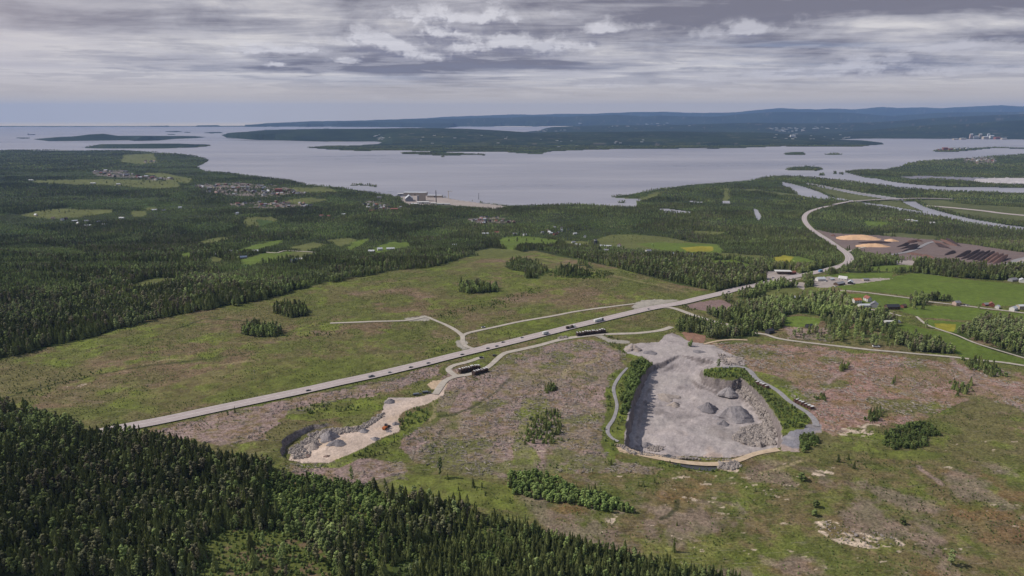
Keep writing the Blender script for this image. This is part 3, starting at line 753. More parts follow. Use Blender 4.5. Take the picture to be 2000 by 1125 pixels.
SLASH = [[(880, 720), (960, 712), (1000, 690), (1100, 665), (1180, 668), (1225, 690), (1200, 740), (1180, 800), (1170, 870), (1210, 900), (1290, 912), (1260, 925), (1100, 925), (1000, 940), (900, 925), (800, 900), (790, 850), (850, 820), (860, 770)],
         [(1380, 668), (1500, 672), (1700, 690), (1900, 715), (2200, 760), (2200, 830), (1900, 780), (1760, 830), (1620, 850), (1560, 790), (1480, 740), (1440, 700)],
         [(300, 845), (420, 812), (540, 790), (700, 755), (860, 712), (860, 735), (740, 770), (560, 810), (520, 860), (420, 870)],
         [(560, 905), (700, 895), (780, 900), (800, 940), (740, 950), (650, 945), (560, 925)],
         [(1530, 640), (1640, 645), (1620, 668), (1540, 662)]]
ROCKY = [[(1585, 1020), (1620, 1015), (1680, 1040), (1750, 1050), (1770, 1065), (1700, 1072), (1640, 1062), (1600, 1040)], [(1635, 840), (1670, 828), (1720, 828), (1715, 845), (1690, 852), (1640, 850)],
         [(1590, 918), (1640, 912), (1640, 926), (1580, 938)], [(1196, 920), (1222, 920), (1214, 932), (1196, 930)], [(1160, 1035), (1200, 1005), (1210, 1010), (1175, 1042)], [(1840, 910), (1860, 912), (1860, 920), (1840, 918)],
         [(700, 960), (780, 955), (900, 985), (900, 1010), (820, 990)], [(840, 1010), (900, 1000), (960, 1040), (900, 1060)], [(680, 1055), (740, 1060), (720, 1110), (690, 1090)], [(1310, 1045), (1340, 1055), (1320, 1062)],
         [(1320, 905), (1450, 912), (1440, 922), (1390, 918)], [(1840, 1060), (1880, 1060), (1880, 1075), (1845, 1072)], [(130, 755), (180, 745), (150, 760)]]


GREENS = [([(1186, 735), (1225, 712), (1262, 706), (1250, 740), (1230, 790), (1216, 860), (1200, 905), (1240, 915), (1190, 905), (1172, 860), (1182, 800)], 0.85),
          ([(1368, 735), (1372, 720), (1410, 714), (1462, 722), (1520, 735), (1560, 770), (1590, 815), (1575, 838), (1530, 850), (1500, 800), (1462, 760), (1430, 745)], 0.85),
          ([(570, 905), (640, 905), (700, 882), (780, 845), (790, 812), (835, 795), (842, 812), (800, 850), (730, 885), (660, 915), (590, 915)], 0.85),
          ([(560, 800), (640, 785), (760, 775), (748, 800), (700, 812), (600, 822), (560, 820)], 0.7), ([(700, 950), (780, 925), (900, 930), (1000, 950), (1010, 1000), (900, 985), (800, 965)], 0.6),
          ([(850, 770), (900, 760), (880, 800), (845, 830), (835, 800)], 0.4), ([(1020, 780), (1060, 770), (1080, 800), (1010, 860)], 0.5), ([(1005, 850), (1050, 880), (1060, 905), (1000, 910)], 0.6),
          ([(1690, 878), (1800, 880), (1860, 885), (1800, 900), (1700, 895)], 0.6), ([(1270, 900), (1310, 900), (1400, 920), (1440, 925), (1300, 915)], 0.7), ([(1500, 740), (1540, 745), (1580, 780), (1560, 785)], 0.6),
          ([(1150, 660), (1220, 672), (1260, 700), (1240, 705), (1190, 680)], 0.5), ([(820, 690), (900, 660), (905, 690), (860, 705)], 0.5), ([(930, 640), (1240, 600), (1150, 622), (940, 672)], 0.5),
          ([(200, 790), (500, 700), (840, 690), (700, 730), (300, 810)], 0.35), ([(980, 520), (1150, 540), (1120, 560), (1000, 575), (900, 600), (840, 615), (980, 560)], 0.4)]
TRACKS = [('pink', 3.5, [(1618, 750), (1628, 735), (1660, 720), (1720, 716), (1790, 706)]), ('pink', 4.0, [(1860, 700), (1890, 732), (1930, 762), (1985, 790), (2010, 805)]), ('straw', 3.0, [(1395, 668), (1420, 690), (1450, 702), (1480, 700)]),
          ('floor', 3.0, [(850, 815), (880, 810), (920, 795), (960, 765), (1000, 742)]), ('straw', 2.5, [(843, 775), (850, 795), (846, 815), (838, 822)]), ('floor', 2.5, [(838, 892), (845, 880), (852, 868)]),
          ('straw', 4.0, [(1100, 740), (1100, 725), (1120, 715), (1170, 705), (1180, 690)]), ('floor', 2.5, [(1290, 1010), (1320, 990), (1330, 975)]), ('straw', 2.5, [(1560, 902), (1520, 915), (1490, 925)]),
          ('pink', 3.0, [(1790, 910), (1840, 945)]), ('floor', 3.0, [(0, 778), (60, 762), (140, 742), (210, 727), (300, 712), (400, 700), (480, 690)]), ('straw', 2.5, [(280, 712), (320, 702), (360, 700)]),
          ('straw', 2.5, [(430, 712), (470, 706), (500, 704)]), ('floor', 3.0, [(330, 648), (400, 622), (470, 626), (520, 636)]), ('floor', 2.5, [(1040, 505), (1120, 525), (1230, 550), (1330, 572)]), ('straw', 2.0, [(1050, 503), (1130, 523), (1240, 548), (1340, 570)]),
          ('floor', 2.5, [(800, 735), (700, 755), (640, 765)]), ('brown', 3.0, [(1560, 700), (1600, 712), (1640, 708)]), ('floor', 2.5, [(1500, 690), (1540, 695), (1580, 690)])]


def cover(X, Y, px, py, land):
    n = X.size
    f1 = fbm(X, Y, 60.0, 6, 51, 0.6); f2 = fbm(X * 0.7 + Y * 0.3, Y, 26.0, 5, 52, 0.62); f3 = fbm(X, Y, 7.0, 4, 53, 0.65); f4 = fbm(X, Y, 140.0, 3, 54)
    f5 = fbm(X, Y, 5.0, 2, 55); st = fbm(X * 0.25 + Y * 0.06, Y, 7.0, 4, 56)

    def lerp(a, b, t):
        return a + (b - a) * t[:, None]
    # open ground: olive, brown heath and lime patches
    jit = (f2 - 0.5)
    qx, qy = px + jit * 60, py + jit * 26
    c = lerp(A['olive'], A['brown'], sstep(f1 * 0.45 + f4 * 0.30 + f2 * 0.12 + st * 0.13, 0.48, 0.62))
    c = lerp(c, A['pink'], sstep(f2 * 0.6 + f4 * 0.2 + st * 0.2, 0.58, 0.74) * 0.25)
    c = lerp(c, A['green'], sstep(fbm(X, Y, 45.0, 6, 57, 0.6) * 0.8 + st * 0.2, 0.48, 0.60) * 0.8)
    c = lerp(c, A['lime'], sstep(fbm(X, Y, 30.0, 6, 58, 0.6), 0.58, 0.70) * 0.6)
    lit = np.full(n, 0.25)
    # near right: warmer heath
    nr = sstep(qy, 860, 930) * sstep(qx, 900, 1100)
    hc = lerp(A['green'], A['heath'], sstep(f1 * 0.35 + f2 * 0.35 + f3 * 0.3, 0.38, 0.54))
    hc = lerp(hc, A['rust'], sstep(f2, 0.54, 0.72) * 0.75)
    hc = lerp(hc, A['lime'] * 0.85, sstep(fbm(X, Y, 22.0, 6, 59, 0.6), 0.55, 0.68) * 0.6)
    hc = lerp(hc, A['pink'] * 0.85, sstep(fbm(X, Y, 34.0, 6, 68, 0.62), 0.54, 0.66) * 0.6)
    c = lerp(c, hc, nr * 0.85)
    for k, p in enumerate(SLASH):
        m = inpoly(qx, qy, p)
        if m.any():
            s = np.zeros(n); s[m] = 1
            amt = s * (0.62 + 0.38 * sstep(f2 * 0.5 + f1 * 0.5, 0.40, 0.55))
            pk = lerp(A['pink'], A['brown'], sstep(f3, 0.4, 0.7))
            if k == 1:
                pk = pk * np.array([1.06, 0.92, 0.86])
            g = sstep(fbm(X, Y, 38.0, 6, 60, 0.6), 0.56, 0.65) * 0.75
            pk = lerp(pk, A['green'] * 1.0, g)
            c = lerp(c, pk, amt)
            lit = np.maximum(lit, amt * (1 - g * 0.8))
    # mottling at several sizes
    c = c * (0.66 + 0.68 * f3)[:, None] * (0.80 + 0.40 * f5)[:, None]
    c = c * (1 + (np.random.default_rng(3).random(n) - 0.5) * 0.34)[:, None]
    # pale rock outcrops
    rock = sstep(fbm(X * 0.5 + Y * 0.4, Y, 5.0, 4, 61, 0.6) * 0.75 + fbm(X, Y, 60.0, 3, 69) * 0.25, 0.72, 0.75) * (py > 860) * (px > 780) * 0.8
    rk2 = fbm(X * 0.8 + Y * 0.5, Y, 5.0, 3, 62)
    for p in ROCKY:
        m = inpoly(px, py, p)
        rock[m] = np.maximum(rock[m], sstep(rk2[m], 0.55, 0.62))
    c = lerp(c, A['rock'] * 1.15, rock)
    # rank green growth on banks and beside the pits
    for p, k in GREENS:
        m = inpoly(px + jit * 16, py + jit * 8, p)
        if m.any():
            gcol = lerp(A['green'], A['lime'], sstep(f3[m] * 0.5 + f2[m] * 0.5, 0.42, 0.62)) * (0.75 + 0.5 * f3[m])[:, None]
            c[m] = c[m] * (1 - k) + gcol * k
            lit[m] *= 0.3
    # machine tracks and dragged lines
    for col_, wd_, pts_ in TRACKS:
        G = ground_poly(pts_)
        Gx, Gy = [q[0] for q in G], [q[1] for q in G]
        b_ = (X > min(Gx) - 12) & (X < max(Gx) + 12) & (Y > min(Gy) - 12) & (Y < max(Gy) + 12)
        d_ = dist_poly(X[b_] + (f2[b_] - 0.5) * 14, Y[b_] + (f1[b_] - 0.5) * 14, G, False)
        t_ = sstep(d_, wd_, wd_ * 0.3)[:, None] * 0.7
        c[b_] = c[b_] * (1 - t_) + A[col_] * t_
    # woods
    wood = inpoly(px + jit * 14, py + jit * 6, FOREST_FRONT) | inpoly(px + jit * 14 * (Y < 3000), py + jit * 6 * (Y < 3000), FOREST_MID)
    for p, k in EXTRA_WOOD:
        wood |= inpoly(px, py, p) & (f2 < 0.30 + 0.4 * k)
    fc = lerp(A['floor'], A['floor'] * np.array([1.5, 1.7, 1.1]), sstep(f1, 0.4, 0.65))
    for p, k in GAPS_FRONT:
        m = inpoly(px + jit * 10, py + jit * 6, p)
        g = np.zeros(n); g[m] = k
        fc = lerp(fc, lerp(A['green'], A['brown'], sstep(f3, 0.55, 0.7)), g)
    c[wood] = fc[wood]
    lit[wood] = 0.05
    # beyond the near wood the canopy itself is the ground colour
    far = (Y > 6200)
    if far.any():
        g = fbm(X[far], Y[far] * 1.6, 420.0, 5, 63, 0.6)
        ff = lerp(A['forest'], A['forest2'], sstep(g, 0.4, 0.62))
        ff = lerp(ff, A['meadow'] * 0.7, sstep(fbm(X[far], Y[far] * 3.0, 300.0, 5, 64, 0.6), 0.58, 0.68) * (Y[far] < 9000) * 0.45)
        ff = lerp(ff, A['town'] * 1.3, sstep(fbm(X[far], Y[far] * 4.0, 110.0, 3, 65), 0.74, 0.78) * 0.35 * (X[far] > -1500))
        c[far] = ff
        lit[far] = 0
    for p, k in FIELDS:
        m = inpoly(px + jit * 14, py + jit * 4, p)
        if m.any():
            cc = A[k] * (0.72 + 0.56 * f1[m])[:, None] * (0.85 + 0.30 * f5[m])[:, None] * (0.88 + 0.24 * f2[m])[:, None]
            if k == 'grass':
                t = sstep(st[m], 0.55, 0.75)[:, None] * 0.35
                cc = cc * (1 - t) + A['meadow'] * t
            c[m] = cc
            lit[m] = 0.0
    for p, k in HARD:
        m = inpoly(px + (f3 - 0.5) * 5, py + (f3 - 0.5) * 3, p)
        if m.any():
            if k == 'town':
                m &= f2 > 0.5
            v = A[k] * (0.84 + 0.32 * f2[m])[:, None]
            if k in ('quarry', 'sandfloor', 'quarrypad'):
                v = v * (0.80 + 0.40 * fbm(X[m], Y[m], 11.0, 4, 70, 0.6))[:, None] * (1 + (np.random.default_rng(5).random(m.sum()) - 0.5) * 0.22)[:, None]
                g1 = sstep(fbm(X[m] * 0.5 + Y[m] * 0.3, Y[m], 30.0, 4, 66), 0.42, 0.66)[:, None]
                g2 = sstep(fbm(X[m], Y[m], 16.0, 4, 67), 0.52, 0.7)[:, None]
                if k == 'sandfloor':
                    grey = sstep(py[m] - (px[m] - 560) * -0.30, 1.0e4, 1.1e4)[:, None]
                    up = sstep(-(py[m] + (px[m] - 600) * 0.42), -875, -850)[:, None]   # upper side is rubble
                    v = v * (1 - up * 0.7) + A['quarry'] * up * 0.7
                    v = v * (1 - 0.25 * g2) + np.array(s2l((184, 158, 122))) * 0.25 * g2
                else:
                    v = v * (1 - 0.5 * g1) + np.array(s2l((172, 164, 160))) * 0.5 * g1
                    nearb = sstep(py[m], 800, 880)[:, None] * g2 * 0.55
                    v = v * (1 - nearb) + np.array(s2l((182, 156, 136))) * nearb
                    v = v * (1 - 0.30 * sstep(f2[m], 0.55, 0.7)[:, None])
            c[m] = v
            lit[m] = 0.0
    # slopes of the pits are bare rock
    # sea shore
    return c, lit


# ------------------------------------------------------------------ ground mesh
def new_obj(name, verts, faces, mats=(), kind=None, label=None, cat=None, group=None, parent=None, smooth=False, loc=None):
    me = bpy.data.meshes.new(name)
    me.from_pydata(verts, [], faces)
    for m_ in (mats if isinstance(mats, (list, tuple)) else [mats]):
        me.materials.append(m_)
    if smooth:
        me.polygons.foreach_set('use_smooth', [True] * len(me.polygons))
    o = bpy.data.objects.new(name, me)
    COL.objects.link(o)
    props(o, kind, label, cat, group)
    if parent is not None:
        o.parent = parent
    if loc is not None:
        o.location = loc
    return o


def props(o, kind=None, label=None, cat=None, group=None):
    if kind: o['kind'] = kind
    if label: o['label'] = label
    if cat: o['category'] = cat
    if group: o['group'] = group
    return o


def grid_mesh(name, X, Y, Z, keep=None):
    nr, nc = X.shape
    co = np.empty((nr * nc, 3), dtype=np.float32)
    co[:, 0], co[:, 1], co[:, 2] = X.ravel(), Y.ravel(), Z.ravel()
    i = np.arange(nr * nc).reshape(nr, nc)
    q = np.stack([i[:-1, :-1], i[:-1, 1:], i[1:, 1:], i[1:, :-1]], -1).reshape(-1, 4)
    if keep is not None:
        kf = keep.ravel()
        q = q[kf[q].any(1)]
    me = bpy.data.meshes.new(name)
    me.vertices.add(len(co)); me.vertices.foreach_set('co', co.ravel())
    me.loops.add(q.size); me.loops.foreach_set('vertex_index', q.ravel().astype(np.int32))
    me.polygons.add(len(q))
    me.polygons.foreach_set('loop_start', (np.arange(len(q)) * 4).astype(np.int32))
    me.polygons.foreach_set('use_smooth', np.ones(len(q), dtype=bool))
    me.update(calc_edges=True)
    return me


QF = globals().get('QUALITY', 1.0)
inv = np.arange(1 / 200.0, 1 / 33500.0, -1.25 / (F * 290.0) / QF)
ys = 1.0 / inv
extra = np.exp(np.arange(math.log(8500), math.log(35000), 0.022))
extra = np.concatenate([extra, np.exp(np.arange(math.log(7900), math.log(11200), 0.0055))])
ys = np.sort(np.concatenate([ys[ys < 14000], extra[extra > 14000], extra[extra <= 14000], ys[ys >= 14000]]))
ys = ys[np.concatenate([[True], np.diff(ys) > 0.1])]
ys = ys[(ys > 700) | (np.arange(len(ys)) % 2 == 0)]
us = np.concatenate([np.linspace(-1.5, -0.9, 70, endpoint=False), np.linspace(-0.9, 0.9, int(1300 * QF)), np.linspace(0.9, 1.5, 71)[1:]])
GY = np.repeat(ys[:, None], len(us), 1)
GX = GY * us[None, :]
fX, fY = GX.ravel(), GY.ravel()
bh = base_h(fX, fY)
PX, PY = project(fX, fY, bh)
PX = np.where(fY < 260, np.clip(PX, -3000, 5000), PX)
land, zf = np.ones(fX.shape, bool), np.zeros(fX.shape)
sel = fY > 1500
land[sel], zf[sel] = far_h(fX[sel], fY[sel], PX[sel], PY[sel])
pd = np.zeros(fX.shape)
nearm = fY < 1000
pd[nearm] = pit_depth(fX[nearm], fY[nearm])
gz = bh - pd + zf
rel = (fbm(fX, fY, 6.0, 3, 71) - 0.5) * 0.9 * (1 - sstep(fY, 900, 1500))
gz = gz + rel
wet = ~land
gz[wet] = SEA - 4.0
gz[land & (fY > 1500)] = np.maximum(gz[land & (fY > 1500)], SEA + 1.2)
colr, litr = cover(fX, fY, PX, PY, land)
# bare rock on the pit walls
dzx = np.abs(np.gradient(pd.reshape(GX.shape), axis=0)) + np.abs(np.gradient(pd.reshape(GX.shape), axis=1))
cl = sstep(dzx.ravel(), 0.5, 1.4)[:, None]
cn = (0.55 + 0.9 * fbm(fX, fY + gz * 3, 4.0, 3, 72))[:, None]
colr = colr * (1 - cl) + A['cliff'] * cn * cl
# keep the heath level beneath the roads
for k, (kind, wd, _) in ROADS.items():
    R_ = ROAD_M[k]
    b = (fX > R_[:, 0].min() - 30) & (fX < R_[:, 0].max() + 30) & (fY > R_[:, 1].min() - 30) & (fY < R_[:, 1].max() + 30)
    if b.any():
        d = dist_poly(fX[b], fY[b], R_.tolist(), False)
        t = sstep(d, wd * 0.5 + 6, wd * 0.5 + 1)
        gz[b] -= t * (rel[b] + 0.35)
        vg = sstep(d, wd * 0.5 + 5, wd * 0.5 + 2)[:, None] * 0.75 * (wd > 10)
        colr[b] = colr[b] * (1 - vg) + (A['green'] * (0.8 + 0.4 * fbm(fX[b], fY[b], 12.0, 2, 73))[:, None]) * vg
POND = [(1302, 893), (1312, 891), (1330, 897), (1365, 903), (1398, 906), (1402, 911), (1385, 914), (1350, 911), (1320, 905)]
GP = ground_poly(POND)
POND_Z = float(base_h(np.array([q[0] for q in GP]), np.array([q[1] for q in GP])).min()) - 0.5
pb = nearm & (np.abs(fX - np.mean([q[0] for q in GP])) < 80) & (np.abs(fY - np.mean([q[1] for q in GP])) < 80)
dp = dist_poly(fX[pb], fY[pb], GP); ip = inpoly(fX[pb], fY[pb], GP)
tq = np.where(ip, 1.0, sstep(dp, 5.0, 0.5))
gz[pb] = gz[pb] * (1 - tq) + (POND_Z - 0.7) * tq
keep = ~((fY > 21500) & (zf < 12)) & ~((fY > 20600) & wet)
gme = grid_mesh('ground', GX, GY, gz.reshape(GX.shape), keep)
ca = gme.color_attributes.new('cover', 'FLOAT_COLOR', 'POINT')
rgba = np.ones((fX.size, 4), dtype=np.float32)
rgba[:, :3] = np.clip(colr, 0.005, 0.9)
ca.data.foreach_set('color', rgba.ravel())
la = gme.attributes.new('litter', 'FLOAT', 'POINT')
la.data.foreach_set('value', litr.astype(np.float32))
ground = bpy.data.objects.new('ground', gme)
COL.objects.link(ground)
props(ground, 'structure')


def mat(name):
    m_ = bpy.data.materials.new(name)
    m_.use_nodes = True
    nt = NT(m_.node_tree)
    b = nt.n('ShaderNodeBsdfPrincipled')
    o = nt.n('ShaderNodeOutputMaterial')
    nt.link(b.outputs[0], o.inputs['Surface'])
    b.inputs['Specular IOR Level'].default_value = 0.15
    b.inputs['Roughness'].default_value = 0.9
    return m_, nt, b


m_ground, g, b = mat('ground cover')
at = g.n('ShaderNodeAttribute'); at.attribute_name = 'cover'
al = g.n('ShaderNodeAttribute'); al.attribute_name = 'litter'
pos = g.n('ShaderNodeNewGeometry').outputs['Position']
n1 = g.noise(pos, 0.55, 4, 0.65)
n2 = g.noise(pos, 0.12, 3, 0.6)
amp = g.lin(al.outputs['Fac'], 0.0, 0.2, 0.16, 0.5)
v = g.m('ADD', g.m('ADD', 1.0, g.m('MULTIPLY', g.m('MULTIPLY', g.m('SUBTRACT', n1, 0.5), 5.0), amp)), g.lin(n2, 0.3, 0.7, -0.12, 0.12))
far_f = g.n('ShaderNodeSeparateXYZ'); g.link(pos, far_f.inputs[0])
tex = g.n('ShaderNodeVectorMath', operation='SCALE')
g.link(at.outputs['Color'], tex.inputs[0]); g.put(tex.inputs['Scale'], v)
# felled branches: thin pale streaks lying every way
sw = []
for k, ang in enumerate((0.3, 1.4, 2.5)):
    mp = g.n('ShaderNodeMapping'); g.link(pos, mp.inputs[0])
    mp.inputs['Rotation'].default_value = (0, 0, ang)
    mp.inputs['Scale'].default_value = (0.07, 0.62, 0.1)
    sw.append(g.noise(mp.outputs[0], 1.0, 3, 0.6))
streak = g.m('MAXIMUM', g.m('MAXIMUM', sw[0], sw[1]), sw[2])
sk = g.m('MULTIPLY', g.ss(streak, 0.60, 0.72), al.outputs['Fac'])
dk = g.m('MULTIPLY', g.ss(g.noise(pos, 0.3, 3, 0.6), 0.56, 0.68), g.m('ADD', g.m('MULTIPLY', al.outputs['Fac'], 0.6), 0.12))
colx = g.mix(g.m('MULTIPLY', sk, 0.75), tex.outputs[0], (0.42, 0.36, 0.32))
colx = g.mix(g.m('MULTIPLY', dk, 0.6), colx, (0.045, 0.045, 0.028))
g.link(colx, b.inputs['Base Color'])
bp = g.n('ShaderNodeBump'); bp.inputs['Strength'].default_value = 0.55; bp.inputs['Distance'].default_value = 1.2
g.link(g.noise(pos, 0.35, 5, 0.65), bp.inputs['Height'])
g.link(bp.outputs[0], b.inputs['Normal'])
b.inputs['Specular IOR Level'].default_value = 0.05
gme.materials.append(m_ground)

# the land behind and beside the viewpoint
m_back, g, b = mat('heath and wood behind')
pos = g.n('ShaderNodeNewGeometry').outputs['Position']
cr = g.mix(g.ss(g.noise(pos, 0.012, 5, 0.6), 0.42, 0.6), (*A['floor'], 1), (*A['olive'], 1))
g.link(g.mix(g.lin(g.noise(pos, 0.3, 3), 0.3, 0.7), (0.04, 0.045, 0.02, 1), cr), b.inputs['Base Color'])
bv = [(-9000, -9000, -6), (9000, -9000, -6), (9000, 195, -6), (300, 199, -3), (-300, 199, -3), (-9000, 195, -6)]
new_obj('meadow_behind', bv, [tuple(range(6))], m_back, 'structure')

# ------------------------------------------------------------------ water
m_sea, g, b = mat('fjord water')
pos = g.n('ShaderNodeNewGeometry').outputs['Position']
mp = g.n('ShaderNodeMapping'); g.link(pos, mp.inputs[0])
mp.inputs['Scale'].default_value = (0.0004, 0.0016, 1)
mp.inputs['Rotation'].default_value = (0, 0, 0.12)
str_ = g.noise(mp.outputs[0], 1.0, 6, 0.6)
mp2 = g.n('ShaderNodeMapping'); g.link(pos, mp2.inputs[0]); mp2.inputs['Scale'].default_value = (0.004, 0.02, 1)
str2 = g.noise(mp2.outputs[0], 1.0, 4, 0.6)
rg = g.m('ADD', g.lin(str_, 0.3, 0.7, 0.26, 0.46), g.lin(str2, 0.3, 0.7, -0.05, 0.05))
g.link(rg, b.inputs['Roughness'])
g.link(g.mix(g.lin(str_, 0.35, 0.65), (0.22, 0.22, 0.262, 1), (0.38, 0.37, 0.40, 1)), b.inputs['Base Color'])
b.inputs['IOR'].default_value = 1.33
b.inputs['Specular IOR Level'].default_value = 0.5
bp = g.n('ShaderNodeBump'); bp.inputs['Strength'].default_value = 0.25; bp.inputs['Distance'].default_value = 1.0
g.link(g.noise(pos, 0.08, 4, 0.6), bp.inputs['Height'])
g.link(bp.outputs[0], b.inputs['Normal'])
new_obj('water', [(-33000, 1500, SEA), (33000, 1500, SEA), (33000, 20600, SEA), (-33000, 20600, SEA)], [(0, 1, 2, 3)], m_sea, 'structure')
m_pond, g, b = mat('dark pond water')
b.inputs['Base Color'].default_value = (0.06, 0.06, 0.06, 1)
b.inputs['Roughness'].default_value = 0.3
b.inputs['Specular IOR Level'].default_value = 0.5
pp = [(1302, 893), (1312, 891), (1330, 897), (1365, 903), (1398, 906), (1402, 911), (1385, 914), (1350, 911), (1320, 905)]
X_, Y_, Z_ = unproject([p[0] for p in pp], [p[1] for p in pp])
zz = POND_Z
X_ = X_.mean() + (X_ - X_.mean()) * 1.12; Y_ = Y_.mean() + (Y_ - Y_.mean()) * 1.5
new_obj('pond_water', [(x, y, zz) for x, y in zip(X_, Y_)], [tuple(range(len(pp)))[::-1]], m_pond, 'structure')

# ------------------------------------------------------------------ roads as draped sheets
m_asph, g, b = mat('worn asphalt')
pos = g.n('ShaderNodeNewGeometry').outputs['Position']
uvn = g.n('ShaderNodeUVMap').outputs[0]
su = g.n('ShaderNodeSeparateXYZ'); g.link(uvn, su.inputs[0])
basec = g.mix(g.lin(g.noise(pos, 0.2, 5, 0.65), 0.3, 0.7), (*s2l((164, 152, 150)), 1), (*s2l((182, 171, 167)), 1))
# wheel tracks, edge lines and the middle line, across u = 0..1
tr = g.m('ABSOLUTE', g.m('SUBTRACT', g.m('FRACT', g.m('MULTIPLY', su.outputs[0], 4.0)), 0.5))
basec = g.mix(g.m('MULTIPLY', g.ss(tr, 0.22, 0.02), 0.22), basec, (*s2l((140, 130, 130)), 1))
eu = g.m('ABSOLUTE', g.m('SUBTRACT', su.outputs[0], 0.5))
edge = g.m('MULTIPLY', g.m('GREATER_THAN', eu, 0.425), g.m('LESS_THAN', eu, 0.440))
midl = g.m('LESS_THAN', eu, 0.012)
basec = g.mix(g.m('MULTIPLY', g.m('MAXIMUM', edge, midl), 0.8), basec, (0.7, 0.7, 0.68))
g.link(basec, b.inputs['Base Color'])
m_gravel, g, b = mat('packed gravel')
pos = g.n('ShaderNodeNewGeometry').outputs['Position']
g.link(g.mix(g.lin(g.noise(pos, 0.25, 5, 0.65), 0.3, 0.7), (*s2l((156, 148, 138)), 1), (*s2l((186, 178, 166)), 1)), b.inputs['Base Color'])
m_ggravel, g, b = mat('grey gravel')
pos = g.n('ShaderNodeNewGeometry').outputs['Position']
g.link(g.mix(g.lin(g.noise(pos, 0.25, 5, 0.65), 0.3, 0.7), (*s2l((128, 126, 128)), 1), (*s2l((158, 154, 154)), 1)), b.inputs['Base Color'])
m_sand, g, b = mat('pale sand')
pos = g.n('ShaderNodeNewGeometry').outputs['Position']
g.link(g.mix(g.lin(g.noise(pos, 0.25, 5, 0.65), 0.3, 0.7), (*s2l((172, 152, 128)), 1), (*s2l((202, 182, 156)), 1)), b.inputs['Base Color'])
ROADMAT = {'asphalt': m_asph, 'gravel': m_gravel, 'greygravel': m_ggravel, 'sand': m_sand}


def smooth_line(P, step=6.0):
    P = np.asarray(P, dtype=float)
    out = []
    Q = np.vstack([2 * P[0] - P[1], P, 2 * P[-1] - P[-2]])
    for i in range(1, len(Q) - 2):
        a, b_, c_, d_ = Q[i - 1], Q[i], Q[i + 1], Q[i + 2]
        n = max(2, int(np.linalg.norm(c_ - b_) / step))
        t = (np.arange(n) / n)[:, None]
        out.append(0.5 * ((2 * b_) + (-a + c_) * t + (2 * a - 5 * b_ + 4 * c_ - d_) * t ** 2 + (-a + 3 * b_ - 3 * c_ + d_) * t ** 3))
    out.append(Q[-2][None, :])
    return np.vstack(out)


ROAD_LINE = {}


def road_name(k):
    return {'motorway': 'road', 'bridge_road': 'bridge_deck_road', 'runway': 'runway'}.get(k, 'track' if 'track' in k else 'road_' + k.replace('_road', '').replace('road_', ''))


def road_mesh(k):
    kind, wd, _ = ROADS[k]
    L = smooth_line(ROAD_M[k], 6.0 if ROAD_M[k][:, 1].mean() < 1500 else 14.0)
    ROAD_LINE[k] = L
    T = np.gradient(L, axis=0); T /= np.linalg.norm(T, axis=1)[:, None] + 1e-9
    N = np.stack([T[:, 1], -T[:, 0]], 1)
    cols = 5
    offs = np.linspace(-0.5, 0.5, cols)
    wv = wd * (1 + (0 if kind == 'asphalt' else 0.22) * (fbm(L[:, 0], L[:, 1], 25.0, 2, 81) - 0.5) * 2)
    verts, uvs = [], []
    zc = ground_h(L[:, 0], L[:, 1])
    if k == 'bridge_road':
        zc = np.maximum(zc, SEA + 7.0)
    lift = 0.05 + (0.16 if kind == 'asphalt' else 0) + 0.02 * (hash_(k) % 5) + (0.5 if L[:, 1].mean() > 1400 else 0)
    for i, (p, nrm) in enumerate(zip(L, N)):
        for o_ in offs:
            q = p + nrm * o_ * wv[i]
            h = float(zc[i])
            verts.append((q[0], q[1], h + lift + (0.0 if abs(o_) < 0.4 else -0.05)))
            uvs.append((o_ + 0.5, i * 0.1))
    faces = []
    for i in range(len(L) - 1):
        for j in range(cols - 1):
            a0 = i * cols + j
            faces.append((a0, a0 + 1, a0 + cols + 1, a0 + cols)[::-1])
    o = new_obj(road_name(k), verts, faces, ROADMAT[kind], 'structure')
    uvl = o.data.uv_layers.new(name='UVMap')
    vi = np.empty(len(o.data.loops), dtype=np.int32)
    o.data.loops.foreach_get('vertex_index', vi)
    uvl.data.foreach_set('uv', np.array(uvs, dtype=np.float32)[vi].ravel())
    return o


def hash_(s_):
    return sum((i + 3) * ord(c) for i, c in enumerate(s_))


for k in ROADS:
    road_mesh(k)

# ------------------------------------------------------------------ haze
m_haze = bpy.data.materials.new('haze')
m_haze.use_nodes = True
g = NT(m_haze.node_tree)
pv = g.n('ShaderNodeVolumePrincipled')
pv.inputs['Color'].default_value = (0.34, 0.55, 1.0, 1)
pv.inputs['Density'].default_value = 2.9e-5
pv.inputs['Anisotropy'].default_value = 0.0
om = g.n('ShaderNodeOutputMaterial')
g.link(pv.outputs[0], om.inputs['Volume'])
x0, x1, y0, y1, z0, z1 = -53000, 53000, -9500, 37500, SEA - 6, 800
hv = [(x, y, z) for z in (z0, z1) for y in (y0, y1) for x in (x0, x1)]
haze = new_obj('haze', hv, [(0, 2, 3, 1), (4, 5, 7, 6), (0, 1, 5, 4), (2, 6, 7, 3), (0, 4, 6, 2), (1, 3, 7, 5)], m_haze, 'stuff')


